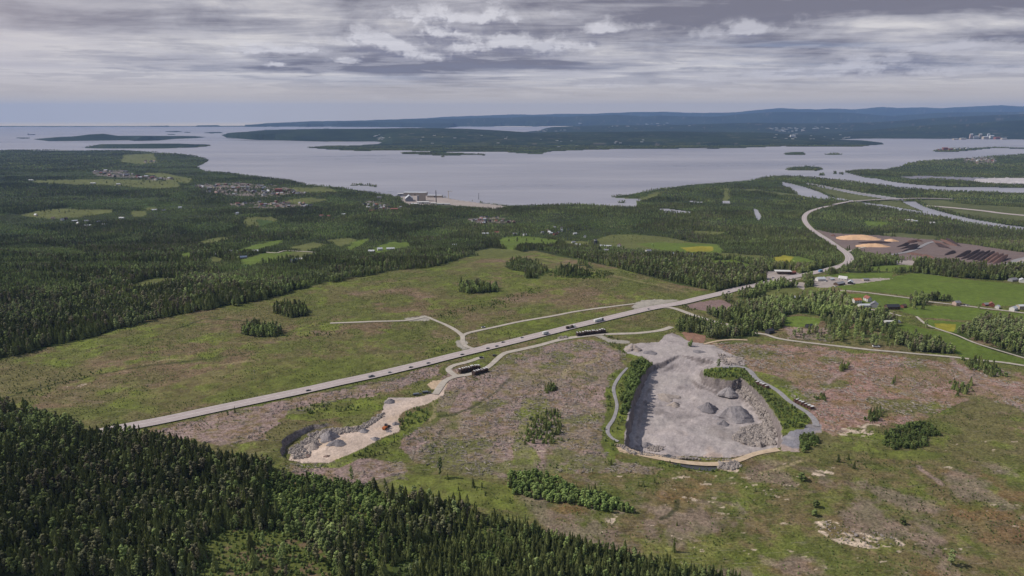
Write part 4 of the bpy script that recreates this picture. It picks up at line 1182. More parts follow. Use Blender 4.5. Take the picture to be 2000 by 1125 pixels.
# ------------------------------------------------------------------ vegetation: meshes one metre high
def foliage(name, c1, c2, c3, spread=0.35, trans=0.0):
    m_, g, b = mat(name)
    oi = g.n('ShaderNodeObjectInfo')
    geo = g.n('ShaderNodeNewGeometry')
    big = g.noise(oi.outputs['Location'], 0.012, 3, 0.6)
    c = g.mix(oi.outputs['Random'], (*c1, 1), (*c2, 1))
    c = g.mix(g.ss(big, 0.46, 0.62), c, (*c3, 1))
    t = g.n('ShaderNodeTexCoord').outputs['Object']
    nn = g.noise(t, 9.0, 3, 0.7)
    r2 = g.m('FRACT', g.m('MULTIPLY', oi.outputs['Random'], 37.7))
    wide = g.lin(g.noise(oi.outputs['Location'], 0.0035, 4, 0.6), 0.36, 0.64, 0.72, 1.42)
    val = g.m('MULTIPLY', wide, g.m('MULTIPLY', g.lin(nn, 0.3, 0.7, 1 - spread, 1 + spread), g.lin(r2, 0, 1, 0.84, 1.78)))
    sc_ = g.n('ShaderNodeVectorMath', operation='SCALE')
    g.link(c, sc_.inputs[0]); g.link(val, sc_.inputs['Scale'])
    g.link(sc_.outputs[0], b.inputs['Base Color'])
    b.inputs['Roughness'].default_value = 0.85
    b.inputs['Specular IOR Level'].default_value = 0.08
    tl = g.n('ShaderNodeBsdfTranslucent'); g.link(sc_.outputs[0], tl.inputs['Color'])
    ms = g.n('ShaderNodeMixShader'); ms.inputs[0].default_value = 0.36
    g.link(b.outputs[0], ms.inputs[1]); g.link(tl.outputs[0], ms.inputs[2])
    for nd in g.t.nodes:
        if nd.bl_idname == 'ShaderNodeOutputMaterial': g.link(ms.outputs[0], nd.inputs['Surface'])
    return m_


M_SPRUCE = foliage('spruce needles', (0.100, 0.118, 0.046), (0.150, 0.170, 0.062), (0.168, 0.190, 0.066))
M_PINE = foliage('pine needles', (0.122, 0.134, 0.068), (0.168, 0.166, 0.090), (0.160, 0.142, 0.092))
M_BIRCH = foliage('birch leaves', (0.165, 0.215, 0.074), (0.225, 0.270, 0.098), (0.200, 0.232, 0.108))
M_BUSH = foliage('bush leaves', (0.115, 0.165, 0.050), (0.175, 0.225, 0.072), (0.140, 0.175, 0.066))
M_BARK, g, b = mat('grey brown bark'); b.inputs['Base Color'].default_value = (0.16, 0.13, 0.11, 1)
M_BBARK, g, b = mat('birch bark')
t = g.n('ShaderNodeTexCoord').outputs['Object']
mp = g.n('ShaderNodeMapping'); g.link(t, mp.inputs[0]); mp.inputs['Scale'].default_value = (8, 8, 40)
g.link(g.mix(g.ss(g.noise(mp.outputs[0], 1.0, 3), 0.55, 0.6), (0.5, 0.48, 0.44, 1), (0.06, 0.05, 0.05, 1)), b.inputs['Base Color'])
M_DEAD, g, b = mat('weathered grey wood'); b.inputs['Base Color'].default_value = (0.34, 0.30, 0.27, 1)


def spruce_crown(seed, layers=11, pts=9, wid=0.17, foot=0.06):
    r = random.Random(seed)
    V, Fc = [], []
    for l in range(layers):
        t = l / layers
        z = foot + (0.97 - foot) * t
        rad = wid * (1 - t) ** 0.80 * r.uniform(0.8, 1.15) + 0.010
        dz = (0.97 - foot) / layers * r.uniform(1.5, 2.2)
        c0 = len(V)
        ox, oy = r.uniform(-.01, .01), r.uniform(-.01, .01)
        V.append((ox, oy, min(1.0, z + dz)))
        ph = r.uniform(0, 6.28)
        for k in range(pts * 2):
            a = ph + k * math.pi / pts + r.uniform(-.12, .12)
            q = rad * (r.uniform(0.85, 1.2) if k % 2 == 0 else r.uniform(0.40, 0.62))
            V.append((math.cos(a) * q + ox, math.sin(a) * q + oy, z - (0.030 if k % 2 == 0 else -0.012) * r.uniform(.6, 1.5)))
        for k in range(pts * 2):
            Fc.append((c0, c0 + 1 + k, c0 + 1 + (k + 1) % (pts * 2)))
    return V, Fc


def lump_crown(seed, lumps, wid, z0, z1, size=0.12, fine=1, gap=0.12):
    """leafy crown: many small ragged clumps spread through an uneven ellipsoid"""
    r = random.Random(seed)
    V, Fc = [], []
    base = bmesh.new(); bmesh.ops.create_icosphere(base, subdivisions=fine, radius=1.0)
    bv_ = [v.co.copy() for v in base.verts]; bf = [tuple(v.index for v in f.verts) for f in base.faces]; base.free()
    for i in range(lumps):
        t = (i + 0.5) / lumps
        zc = z0 + (z1 - z0) * t
        env = math.sin(math.pi * min(1, 0.16 + 0.80 * t)) ** 0.7 * wid
        a = r.uniform(0, 6.283); d = env * r.uniform(0.30, 0.85)
        cx_, cy_ = math.cos(a) * d, math.sin(a) * d
        sz = size * r.uniform(0.65, 1.25)
        k0 = len(V)
        for v in bv_:
            q = sz * r.uniform(0.62, 1.28)
            V.append((cx_ + v.x * q, cy_ + v.y * q, zc + v.z * q * 0.8))
        for f in bf:
            if r.random() > gap:
                Fc.append(tuple(k0 + x for x in f))
    return V, Fc


def trunk_mesh(h, r0, lean=0.0, limbs=0, seed=0):
    r = random.Random(seed)
    V, Fc = [], []

    def tube(p0, p1, ra, rb, n=5):
        k0 = len(V)
        for p, rr in ((p0, ra), (p1, rb)):
            for k in range(n):
                a = 6.283 * k / n
                V.append((p[0] + math.cos(a) * rr, p[1] + math.sin(a) * rr, p[2]))
        for k in range(n):
            Fc.append((k0 + k, k0 + (k + 1) % n, k0 + n + (k + 1) % n, k0 + n + k))
    tube((0, 0, -0.05), (lean, 0, h), r0, r0 * 0.35)
    for i in range(limbs):
        z = h * r.uniform(0.5, 0.95); a = r.uniform(0, 6.28); q = r.uniform(0.08, 0.16)
        tube((lean * z / h, 0, z), (math.cos(a) * q, math.sin(a) * q, z + q * 0.8), r0 * 0.4, r0 * 0.15, 4)
    return V, Fc


def mesh_of(name, parts):
    V, Fc, mi, mats = [], [], [], []
    for (v, f), m_ in parts:
        k = len(V); V += v; Fc += [tuple(k + i for i in q) for q in f]
        mats.append(m_); mi += [len(mats) - 1] * len(f)
    me = bpy.data.meshes.new(name)
    me.from_pydata(V, [], Fc)
    for m_ in mats: me.materials.append(m_)
    me.polygons.foreach_set('material_index', mi)
    return me


KIND = {}   # kind -> list of (crown mesh, trunk mesh, whole mesh)


def variants(kind, crowns, trunks, mc, mt):
    L = []
    for c, t_ in zip(crowns, trunks):
        L.append((mesh_of(kind + '_crown', [(c, mc)]), mesh_of(kind + '_trunk', [(t_, mt)]), mesh_of(kind + '_whole', [(c, mc), (t_, mt)])))
    KIND[kind] = L


variants('spruce_tree', [spruce_crown(i, 10 + i % 3, 8, w_) for i, w_ in enumerate((0.15, 0.18, 0.13, 0.20))], [trunk_mesh(0.9, 0.013, 0, 0, i) for i in range(4)], M_SPRUCE, M_BARK)
variants('pine_tree', [lump_crown(20 + i, 22, 0.15, 0.34, 0.95, 0.075) for i in range(3)], [trunk_mesh(0.85, 0.016, 0.01 * i, 4, i) for i in range(3)], M_PINE, M_BARK)
variants('birch_tree', [lump_crown(30 + i, 26, w_, 0.20, 0.96, 0.082) for i, w_ in enumerate((0.16, 0.22, 0.19, 0.24))], [trunk_mesh(0.7, 0.012, 0.015 * i, 4, i) for i in range(4)], M_BIRCH, M_BBARK)
variants('bush', [lump_crown(40 + i, 22, 0.34, 0.10, 0.85, 0.14) for i in range(4)], [trunk_mesh(0.5, 0.03, 0.02, 3, i) for i in range(4)], M_BUSH, M_BARK)
variants('young_spruce', [spruce_crown(60 + i, 7, 7, 0.24, 0.03) for i in range(3)], [trunk_mesh(0.8, 0.02, 0, 0, i) for i in range(3)], M_SPRUCE, M_BARK)


def scatter_object(name, meshes, P, S, ROT, K, label, cat, group=None):
    """one mass of plants: points carrying instances"""
    me = bpy.data.meshes.new(name)
    n = len(P)
    me.vertices.add(n); me.vertices.foreach_set('co', np.asarray(P, dtype=np.float32).ravel())
    for nm, ty, key, arr in (('sc', 'FLOAT_VECTOR', 'vector', S), ('rt', 'FLOAT_VECTOR', 'vector', ROT)):
        me.attributes.new(nm, ty, 'POINT').data.foreach_set(key, np.asarray(arr, dtype=np.float32).ravel())
    me.attributes.new('kd', 'INT', 'POINT').data.foreach_set('value', np.asarray(K, dtype=np.int32))
    o = bpy.data.objects.new(name, me)
    COL.objects.link(o)
    props(o, 'stuff', label, cat, group)
    ng = bpy.data.node_groups.new(name + ' spread', 'GeometryNodeTree')
    ng.interface.new_socket('Geometry', in_out='INPUT', socket_type='NodeSocketGeometry')
    ng.interface.new_socket('Geometry', in_out='OUTPUT', socket_type='NodeSocketGeometry')
    N = ng.nodes.new
    gi, go = N('NodeGroupInput'), N('NodeGroupOutput')
    iop, jn = N('GeometryNodeInstanceOnPoints'), N('GeometryNodeJoinGeometry')
    for me_ in meshes[::-1]:
        po = bpy.data.objects.new(name + '_shape', me_)      # never linked to the scene
        inf = N('GeometryNodeObjectInfo'); inf.inputs['Object'].default_value = po
        inf.inputs['As Instance'].default_value = True
        ng.links.new(inf.outputs['Geometry'], jn.inputs[0])

    def attr(nm, ty):
        a = N('GeometryNodeInputNamedAttribute'); a.data_type = ty; a.inputs['Name'].default_value = nm
        return a.outputs['Attribute']
    ng.links.new(gi.outputs[0], iop.inputs['Points'])
    ng.links.new(jn.outputs[0], iop.inputs['Instance'])
    iop.inputs['Pick Instance'].default_value = True
    ng.links.new(attr('kd', 'INT'), iop.inputs['Instance Index'])
    ng.links.new(attr('sc', 'FLOAT_VECTOR'), iop.inputs['Scale'])
    e2r = N('FunctionNodeEulerToRotation')
    ng.links.new(attr('rt', 'FLOAT_VECTOR'), e2r.inputs[0])
    ng.links.new(e2r.outputs[0], iop.inputs['Rotation'])
    ng.links.new(iop.outputs[0], go.inputs[0])
    md = o.modifiers.new('spread', 'NODES'); md.node_group = ng
    return o


def jgrid(y0, y1, sp, umax=0.97):
    """jittered points over a slice of the ground"""
    out = []
    for yy in np.arange(y0, y1, sp):
        w_ = umax * yy + 20
        xs = np.arange(-w_, w_, sp)
        out.append(np.stack([xs, np.full(len(xs), yy)], 1))
    P = np.vstack(out)
    P += (rng.random(P.shape) - 0.5) * sp * 0.95
    return P


pts = []
for y0, y1, sp, sc_ in ((330, 640, 2.75, 1.0), (640, 1100, 3.4, 1.0), (1100, 1700, 4.4, 1.0), (1700, 2600, 6.0, 1.25), (2600, 4200, 9.5, 1.6), (4200, 7700, 18.0, 2.6)):
    P = jgrid(y0, y1, sp)
    X, Y = P[:, 0], P[:, 1]
    Z = base_h(X, Y)
    px, py = project(X, Y, Z)
    p_ = tall_wood(X, Y, px, py)
    ok_ = rng.random(len(X)) < p_ * 0.985
    if y0 >= 1400:
        l_, _z = far_h(X, Y, px, py)
        ok_ &= l_
        Z = np.maximum(Z, SEA + 1.2)
    ok_ &= pit_depth(X, Y) < 0.3
    # ragged little glades
    ok_ &= fbm(X, Y, 30.0, 3, 91) > 0.26
    m = ok_
    pts.append(np.stack([X[m], Y[m], Z[m], np.full(m.sum(), sc_), px[m], py[m]], 1))
T = np.vstack(pts)
X, Y = T[:, 0], T[:, 1]
young = np.zeros(len(T), bool)
for p, c in FIELDS:
    if c == 'young':
        young |= inpoly(T[:, 4], T[:, 5], p)
a1, a2 = fbm(X, Y, 70.0, 3, 92), fbm(X, Y, 260.0, 3, 93)
rr = rng.random(len(T))
birchy = sstep(a1 * 0.65 + a2 * 0.35, 0.44, 0.56)
small = np.zeros(len(T), bool)                       # young plantation at the bottom edge
small |= inpoly(T[:, 4], T[:, 5], [(980, 1005), (1100, 1040), (1250, 1075), (1500, 1130), (1500, 2000), (700, 2000), (760, 1080), (900, 1050)])
kind = np.where(rr < 0.16 + 0.60 * birchy, 2, np.where(rr > 0.90 - 0.12 * sstep(a2, 0.55, 0.45), 1, 0))
kind = np.where(small & (rr > 0.18), 0, kind)
kind = np.where((Y > 700) & (X > 230) & (Y < 1300) & (rr < 0.62), 2, kind)       # deciduous wood by the farms
hgt = np.where(kind == 0, rng.normal(14.5, 2.6, len(T)), np.where(kind == 1, rng.normal(14.0, 2.0, len(T)), rng.normal(11.5, 2.2, len(T))))
hgt = np.clip(hgt * rng.choice([0.72, 1.0, 1.0, 1.0], len(T)), 5, 21)
hgt = hgt * np.where(Y < 640, 0.78, 0.80)
hgt = np.where(small, hgt * 0.66, hgt)
hgt = hgt * (1 - 0.42 * sstep(Y, 900, 1900))
stand = fbm(X * 0.45, Y, 190.0, 4, 94, 0.55)
mid_ = sstep(Y, 640, 800) * inpoly(T[:, 4], T[:, 5] + 2, FOREST_MID)
for p_, c_ in EXTRA_WOOD[-3:]:
    mid_[inpoly(T[:, 4], T[:, 5], p_)] = 0
hgt = hgt * (1 + mid_ * (0.22 * (stand > 0.54) - 0.48 * (stand < 0.44)))
kind = np.where((mid_ > 0.5) & (stand < 0.44) & (rr < 0.55), 2, kind)
kind = np.where((mid_ > 0.5) & (stand > 0.56) & (kind == 2) & (rr < 0.5), 0, kind)
hgt = np.where(young, 4.5 + 2 * rng.random(len(T)), hgt)
kind = np.where(young & (rr < 0.75), 2, kind)
wid = hgt * rng.uniform(0.85, 1.2, len(T)) * T[:, 3] ** 1.3
wid = np.where(kind == 0, wid * 1.28, wid)
hgt = hgt * np.where(T[:, 3] > 1, 1.0, 1.0)
rot = np.zeros((len(T), 3)); rot[:, 2] = rng.random(len(T)) * 6.283; rot[:, :2] = rng.normal(0, 0.03, (len(T), 2))
var = rng.integers(0, 1000, len(T))
NAMES = ('spruce_tree', 'pine_tree', 'birch_tree')


def link_tree(kind_, v, loc, sc_, rz, label, cat, group=None, tilt=(0, 0)):
    cm, tm, _ = KIND[kind_][v % len(KIND[kind_])]
    e_ = bpy.data.objects.new(kind_, None)
    e_.location = loc; e_.scale = sc_; e_.rotation_euler = (tilt[0], tilt[1], rz)
    e_.empty_display_size = 0.1
    COL.objects.link(e_)
    props(e_, None, label, cat, group)
    for nm, me_ in (('crown', cm), ('trunk', tm)):
        c_ = bpy.data.objects.new(nm, me_); COL.objects.link(c_); c_.parent = e_
    return e_


LAB = {0: ('dark pointed spruce', 'spruce tree', 'spruces in the front rows of the wood'),
       1: ('olive round-topped pine', 'pine tree', 'pines in the front rows of the wood'),
       2: ('light green birch', 'birch tree', 'birches in the front rows of the wood')}
STUFFL = {0: ('spruce_forest', 'dark spruces filling the woods between the clearings and the fjord'),
          1: ('pine_forest', 'olive pines mixed through the woods behind the nearest rows'),
          2: ('birch_forest', 'light green birches mixed through the woods behind the nearest rows')}
inframe = (T[:, 4] > 4) & (T[:, 4] < 1996) & (T[:, 5] < 1118)
for k in range(3):
    idx = np.where(kind == k)[0]
    cand = idx[inframe[idx]]
    cand = cand[np.argsort(-hgt[cand] * T[cand, 5].clip(0, 1118) / np.hypot(X[cand], Y[cand]))][:300]
    for i in cand:
        zone = ('at the left end of the bottom edge' if T[i, 4] < 220 else 'between the left edge and the bright glade' if T[i, 4] < 420 else 'around the bright glade at the bottom' if T[i, 4] < 700 else
                'right of the bright glade at the bottom' if T[i, 4] < 950 else 'at the bottom below the long bush belt' if T[i, 4] < 1230 else 'where the front wood thins out to the right')
        ta = 'tall ' if hgt[i] > np.median(hgt[cand]) else 'short '
        lb, ct, _g = LAB[k]
        link_tree(NAMES[k], int(var[i]), (T[i, 0], T[i, 1], T[i, 2]), (wid[i], wid[i], hgt[i]), rot[i, 2], ta + lb + ' ' + zone, ct, ta + lb.split()[-1] + ' trees ' + zone)
    rest = np.setdiff1d(idx, cand)
    L_ = KIND[NAMES[k]]
    scatter_object(STUFFL[k][0], [q[2] for q in L_], T[rest, :3], np.stack([wid[rest], wid[rest], hgt[rest]], 1), rot[rest], var[rest] % len(L_), STUFFL[k][1], 'forest')

# bushes and saplings
bp_, bs_ = [], []
P = jgrid(330, 1150, 2.6)
Z = ground_h(P[:, 0], P[:, 1])
px, py = project(P[:, 0], P[:, 1], Z)
dens = np.zeros(len(P)); size = np.full(len(P), 1.2)
nb = fbm(P[:, 0], P[:, 1], 32.0, 4, 95)
open_ = (tall_wood(P[:, 0], P[:, 1], px, py) < 0.3)
dens += (0.06 + 0.36 * sstep(nb, 0.44, 0.62)) * open_
fr_ = inpoly(px, py, FOREST_FRONT)
dens[fr_] = 0.45; size[fr_] = 2.6
jn_ = (fbm(P[:, 0], P[:, 1], 14.0, 3, 96) - 0.5)
for poly, d_, s_ in BUSH_ZONES:
    m = inpoly(px + jn_ * 22, py + jn_ * 10, poly)
    dens[m] = np.maximum(dens[m], d_ * 0.9); size[m] = s_
hardm = np.zeros(len(P), bool)
for p, c in HARD:
    hardm |= inpoly(px, py, p)
for p, c in FIELDS:
    hardm |= inpoly(px, py, p)
nearroad = np.zeros(len(P), bool)
for k, (kk, wd, _) in ROADS.items():
    R_ = ROAD_M[k]
    b_ = (P[:, 0] > R_[:, 0].min() - 20) & (P[:, 0] < R_[:, 0].max() + 20) & (P[:, 1] > R_[:, 1].min() - 20) & (P[:, 1] < R_[:, 1].max() + 20)
    if b_.any():
        q = nearroad[b_]; q |= dist_poly(P[b_, 0], P[b_, 1], R_.tolist(), False) < wd * 0.5 + 1.5; nearroad[b_] = q
m = (rng.random(len(P)) < dens) & ~hardm & ~nearroad & (pit_depth(P[:, 0], P[:, 1]) < 0.6)
n = m.sum()
h_ = size[m] * rng.uniform(0.55, 1.25, n)
w2 = h_ * rng.uniform(0.8, 1.2, n)
r3 = np.zeros((n, 3)); r3[:, 2] = rng.random(n) * 6.283
scatter_object('bushes', [q[2] for q in KIND['bush']], np.stack([P[m, 0], P[m, 1], Z[m] - 0.1], 1), np.stack([w2, w2, h_], 1), r3, rng.integers(0, 4, n),
               'low green birch and willow bushes growing over the clearings', 'bushes')

# felled branches and tops left lying
P = jgrid(420, 900, 3.1)
Z = ground_h(P[:, 0], P[:, 1])
px, py = project(P[:, 0], P[:, 1], Z)
inS = np.zeros(len(P), bool)
for p in SLASH:
    inS |= inpoly(px, py, p)
inS &= (fbm(P[:, 0], P[:, 1], 25.0, 3, 97) > 0.42) & (pit_depth(P[:, 0], P[:, 1]) < 0.1)
for p, c in HARD:
    inS &= ~inpoly(px, py, p)
for k, (kk, wd, _) in ROADS.items():
    R_ = ROAD_M[k]
    inS &= dist_poly(P[:, 0], P[:, 1], R_.tolist(), False) > wd * 0.5 + 4
m = inS & (rng.random(len(P)) < 0.55)
n = m.sum()


def sticks(seed):
    r = random.Random(seed); V, Fc = [], []
    for i in range(5):
        a = r.uniform(0, 6.28); L_ = r.uniform(0.5, 1.6); x, y = r.uniform(-1, 1), r.uniform(-1, 1); w_ = r.uniform(0.05, 0.11); z = r.uniform(0.1, 0.5)
        c_, s_ = math.cos(a), math.sin(a)
        k = len(V)
        for sx, sy, sz in ((-1, -1, 0), (1, -1, 0), (1, 1, 0), (-1, 1, 0), (-1, 0, 1), (1, 0, 1)):
            V.append((x + c_ * sx * L_ - s_ * sy * w_, y + s_ * sx * L_ + c_ * sy * w_, z + sz * 0.15 + sx * 0.1))
        Fc += [(k, k + 1, k + 5, k + 4), (k + 3, k + 4, k + 5, k + 2), (k, k + 4, k + 3), (k + 1, k + 2, k + 5), (k, k + 3, k + 2, k + 1)]
    return V, Fc


r3 = np.zeros((n, 3)); r3[:, 2] = rng.random(n) * 6.283
scatter_object('felled_branches', [mesh_of('branch', [(sticks(i), M_DEAD)]) for i in range(4)], np.stack([P[m, 0], P[m, 1], Z[m]], 1), np.repeat(rng.uniform(0.6, 1.5, n)[:, None], 3, 1), r3,
               rng.integers(0, 4, n), 'pale felled branches and tops strewn over the brown clear-cuts', 'felled branches')
print('TREES', len(T), 'bushes', (dens > 0).sum())


# ------------------------------------------------------------------ single trees on the clearings
def ray_ground(px, py, h=ground_h):
    X_, Y_, Z_ = unproject([px], [py], h)
    return float(X_[0]), float(Y_[0]), float(Z_[0])


def m_per_px(Yd):
    return math.hypot(Yd, HC) / F


SINGLES = [
    (459, 806, 13, 'spruce_tree', 'dark spruce standing alone on the near verge of the motorway'), (445, 813, 11, 'birch_tree', 'round birch beside the motorway verge spruce'),
    (716, 780, 11, 'birch_tree', 'small round birch above the sandy left quarry'), (630, 791, 11, 'birch_tree', 'birch between the motorway and the left quarry rim'),
    (860, 933, 38, 'birch_tree', 'tall thin birch standing alone on the pink-brown clear-cut'), (687, 942, 30, 'birch_tree', 'slender pale birch at the edge of the front wood below the left quarry'),
    (924, 951, 17, 'young_spruce', 'larger of two young spruces below the lone tall birch'), (941, 953, 12, 'young_spruce', 'smaller of two young spruces below the lone tall birch'),
    (997, 952, 26, 'spruce_tree', 'dark spruce at the left tip of the long bush belt'), (874, 936, 12, 'young_spruce', 'young spruce at the foot of the lone tall birch'),
    (895, 958, 9, 'young_spruce', 'tiny spruce on green ground between the lone birch and the front wood'), (751, 943, 10, 'young_spruce', 'small dark spruce on the green strip below the left quarry'),
    (948, 969, 9, 'young_spruce', 'tiny spruce on grass above the middle of the front wood'), (1637, 902, 15, 'young_spruce', 'bright young spruce right of the grey quarry pad'),
    (1657, 898, 12, 'young_spruce', 'dumpy spruce just right of the bright young one'), (1668, 915, 15, 'young_spruce', 'thin dark spruce below the pale rocks near the quarry pad'),
    (1763, 1024, 12, 'bush', 'dark bush above the big pale rock outcrop'), (1857, 1104, 28, 'birch_tree', 'hazy green birch near the bottom right corner'),
    (1316, 1078, 27, 'spruce_tree', 'tall dark spruce sticking out above the right end of the front wood'), (1247, 949, 11, 'young_spruce', 'left one of a pair of small spruces below the quarry pond'),
    (1256, 950, 13, 'young_spruce', 'right one of a pair of small spruces below the quarry pond'), (1278, 943, 11, 'young_spruce', 'lone small spruce below the left end of the quarry pond'),
    (1193, 908, 13, 'young_spruce', 'spruce at the lower left corner outside the big quarry'), (1475, 960, 9, 'young_spruce', 'small leaning spruce on the heath below the sand ramp'),
    (1322, 1027, 9, 'young_spruce', 'little spruce in the middle of the lower right heath'), (1566, 938, 16, 'bush', 'round bush beside pale rocks below the quarry pad'),
    (1593, 990, 14, 'bush', 'blue-green bush alone on the heath below the quarry pad'), (1590, 1008, 12, 'bush', 'pair of bushes left above the pale outcrop'),
    (1350, 676, 14, 'birch_tree', 'birch at the head of the big quarry'), (1403, 718, 17, 'birch_tree', 'round dark tree on the mound at the back of the big quarry'),
    (1520, 572, 17, 'birch_tree', 'single tree on the meadow by the filling station'), (1808, 640, 16, 'birch_tree', 'round tree on the edge of the yellow field'),
    (1785, 603, 26, 'spruce_tree', 'big dark spruce by the valley road farm lane'), (1802, 604, 22, 'spruce_tree', 'broad dark spruce beside the valley road'),
    (1911, 604, 12, 'birch_tree', 'lone tree beside the valley road houses'), (1275, 484, 9, 'birch_tree', 'round tree on the near edge of the manor meadow'),
    (1347, 676, 10, 'bush', 'bush on the red soil above the big quarry'), (987, 600, 8, 'young_spruce', 'small spruce in the middle of the upper clearing'),
    (992, 653, 8, 'young_spruce', 'small spruce between the spur road and the motorway'), (941, 602, 8, 'young_spruce', 'spruce on the green strip above the spur road'),
    (999, 1041, 20, 'young_spruce', 'spruce at the tip of the plantation below the bush belt'),
]
CATS = {'spruce_tree': 'spruce tree', 'birch_tree': 'birch tree', 'pine_tree': 'pine tree', 'young_spruce': 'young spruce', 'bush': 'bush'}
for i, (px, py, hp, kd, lab) in enumerate(SINGLES):
    X_, Y_, Z_ = ray_ground(px, py)
    h_ = hp * m_per_px(Y_) / math.cos(math.atan2(HC - Z_, Y_))
    w_ = h_ * (1.05 if kd != 'bush' else 1.25)
    if py == 933: w_ = h_ * 0.62
    if py == 942: w_ = h_ * 0.5
    link_tree(kd, i, (X_, Y_, Z_ - 0.1), (w_, w_, h_), i * 1.7, lab, CATS[kd])
CLUMPS = [  # outline, how many, height m, words
    ([(1024, 870), (1022, 840), (1050, 812), (1088, 800), (1096, 840), (1092, 872), (1050, 866)], 52, 6.5, 'young spruce in the loose group between the two quarries'),
    ([(1062, 764), (1084, 756), (1086, 763), (1066, 768)], 12, 7.0, 'young spruce in the small clump above the loose group'),
    ([(1586, 780), (1610, 776), (1612, 784), (1590, 784)], 9, 6.0, 'young spruce in the row of saplings right of the quarry road'),
    ([(1692, 826), (1698, 812), (1724, 802), (1720, 816), (1700, 828)], 13, 7.5, 'young spruce in the clump just above the pale rocks on the right'),
    ([(1636, 720), (1656, 716), (1656, 724), (1638, 725)], 9, 7.5, 'young spruce in the clump on the clear-cut below the farm road'),
    ([(1736, 746), (1748, 742), (1748, 750), (1738, 750)], 4, 6.0, 'young spruce in the tiny group in the right clear-cut'),
    ([(1882, 712), (1905, 706), (1940, 718), (1962, 735), (1930, 737), (1892, 722)], 26, 9.0, 'thin spruce in the sparse stand at the right below the farm road'),
    ([(1850, 762), (1868, 748), (1900, 745), (1895, 768), (1870, 774)], 12, 7.5, 'spruce in the broken group at the far right of the clear-cut'),
    ([(690, 902), (740, 882), (775, 862), (770, 872), (735, 892)], 14, 3.6, 'knee-high spruce on the green bank of the left quarry'),
    ([(990, 940), (1100, 930), (1230, 985), (1225, 1003), (1100, 975), (995, 962)], 30, 6.0, 'young spruce rising out of the long bush belt'),
    ([(1735, 870), (1800, 832), (1828, 840), (1815, 875), (1745, 880)], 22, 5.0, 'young spruce inside the round thicket on the right')]
r_ = random.Random(5)
for poly, n, h0, words in CLUMPS:
    xs, ys_ = [p[0] for p in poly], [p[1] for p in poly]
    c = 0
    while c < n:
        x_, y_ = r_.uniform(min(xs), max(xs)), r_.uniform(min(ys_), max(ys_))
        if not inpoly(np.array([x_]), np.array([y_]), poly)[0]:
            continue
        X_, Y_, Z_ = ray_ground(x_, y_)
        h_ = h0 * r_.uniform(0.6, 1.3)
        link_tree('young_spruce', c, (X_, Y_, Z_ - 0.1), (h_, h_, h_), r_.uniform(0, 6), words, 'young spruce', words.replace('young spruce', 'young spruces', 1).replace('thin spruce', 'thin spruces', 1))
        c += 1

# ------------------------------------------------------------------ plain materials
_PM = {}


def pm(name, col, rough=0.7, var=0.12, scale=0.4, spec=0.3):
    if name in _PM: return _PM[name]
    m_, g, b = mat(name)
    pos = g.n('ShaderNodeNewGeometry').outputs['Position']
    k = g.lin(g.noise(pos, scale, 4, 0.6), 0.3, 0.7, 1 - var, 1 + var)
    sc_ = g.n('ShaderNodeVectorMath', operation='SCALE')
    sc_.inputs[0].default_value = col; g.link(k, sc_.inputs['Scale'])
    g.link(sc_.outputs[0], b.inputs['Base Color'])
    b.inputs['Roughness'].default_value = rough
    b.inputs['Specular IOR Level'].default_value = spec
    _PM[name] = m_
    return m_


PAL = dict(white=(0.60, 0.59, 0.57), cream=(0.58, 0.50, 0.36), red=(0.20, 0.07, 0.055), brown=(0.10, 0.065, 0.045), grey=(0.24, 0.24, 0.26), dark=(0.045, 0.045, 0.05),
           orange=(0.50, 0.17, 0.07), redroof=(0.27, 0.105, 0.08), metal=(0.52, 0.54, 0.57), beige=(0.42, 0.36, 0.29), blue=(0.14, 0.18, 0.26), pinkish=(0.48, 0.36, 0.32), green=(0.12, 0.18, 0.12))
GLASS = pm('dark window glass', (0.03, 0.035, 0.045), 0.15, 0.05, 0.4, 0.6)
TYRE = pm('black rubber', (0.02, 0.02, 0.02), 0.8)


def box(V, Fc, x0, x1, y0, y1, z0, z1):
    k = len(V)
    V += [(x0, y0, z0), (x1, y0, z0), (x1, y1, z0), (x0, y1, z0), (x0, y0, z1), (x1, y0, z1), (x1, y1, z1), (x0, y1, z1)]
    Fc += [(k + a, k + b_, k + c, k + d) for a, b_, c, d in ((0, 3, 2, 1), (4, 5, 6, 7), (0, 1, 5, 4), (1, 2, 6, 5), (2, 3, 7, 6), (3, 0, 4, 7))]


def part(name, V, Fc, m_, parent, loc=None, smooth=False):
    return new_obj(name, V, Fc, m_, parent=parent, smooth=smooth, loc=loc)


def empty(name, loc, rz, label, cat, group=None, scale=1.0):
    e_ = bpy.data.objects.new(name, None)
    e_.location = loc; e_.rotation_euler = (0, 0, rz); e_.scale = (scale,) * 3
    COL.objects.link(e_)
    return props(e_, None, label, cat, group)


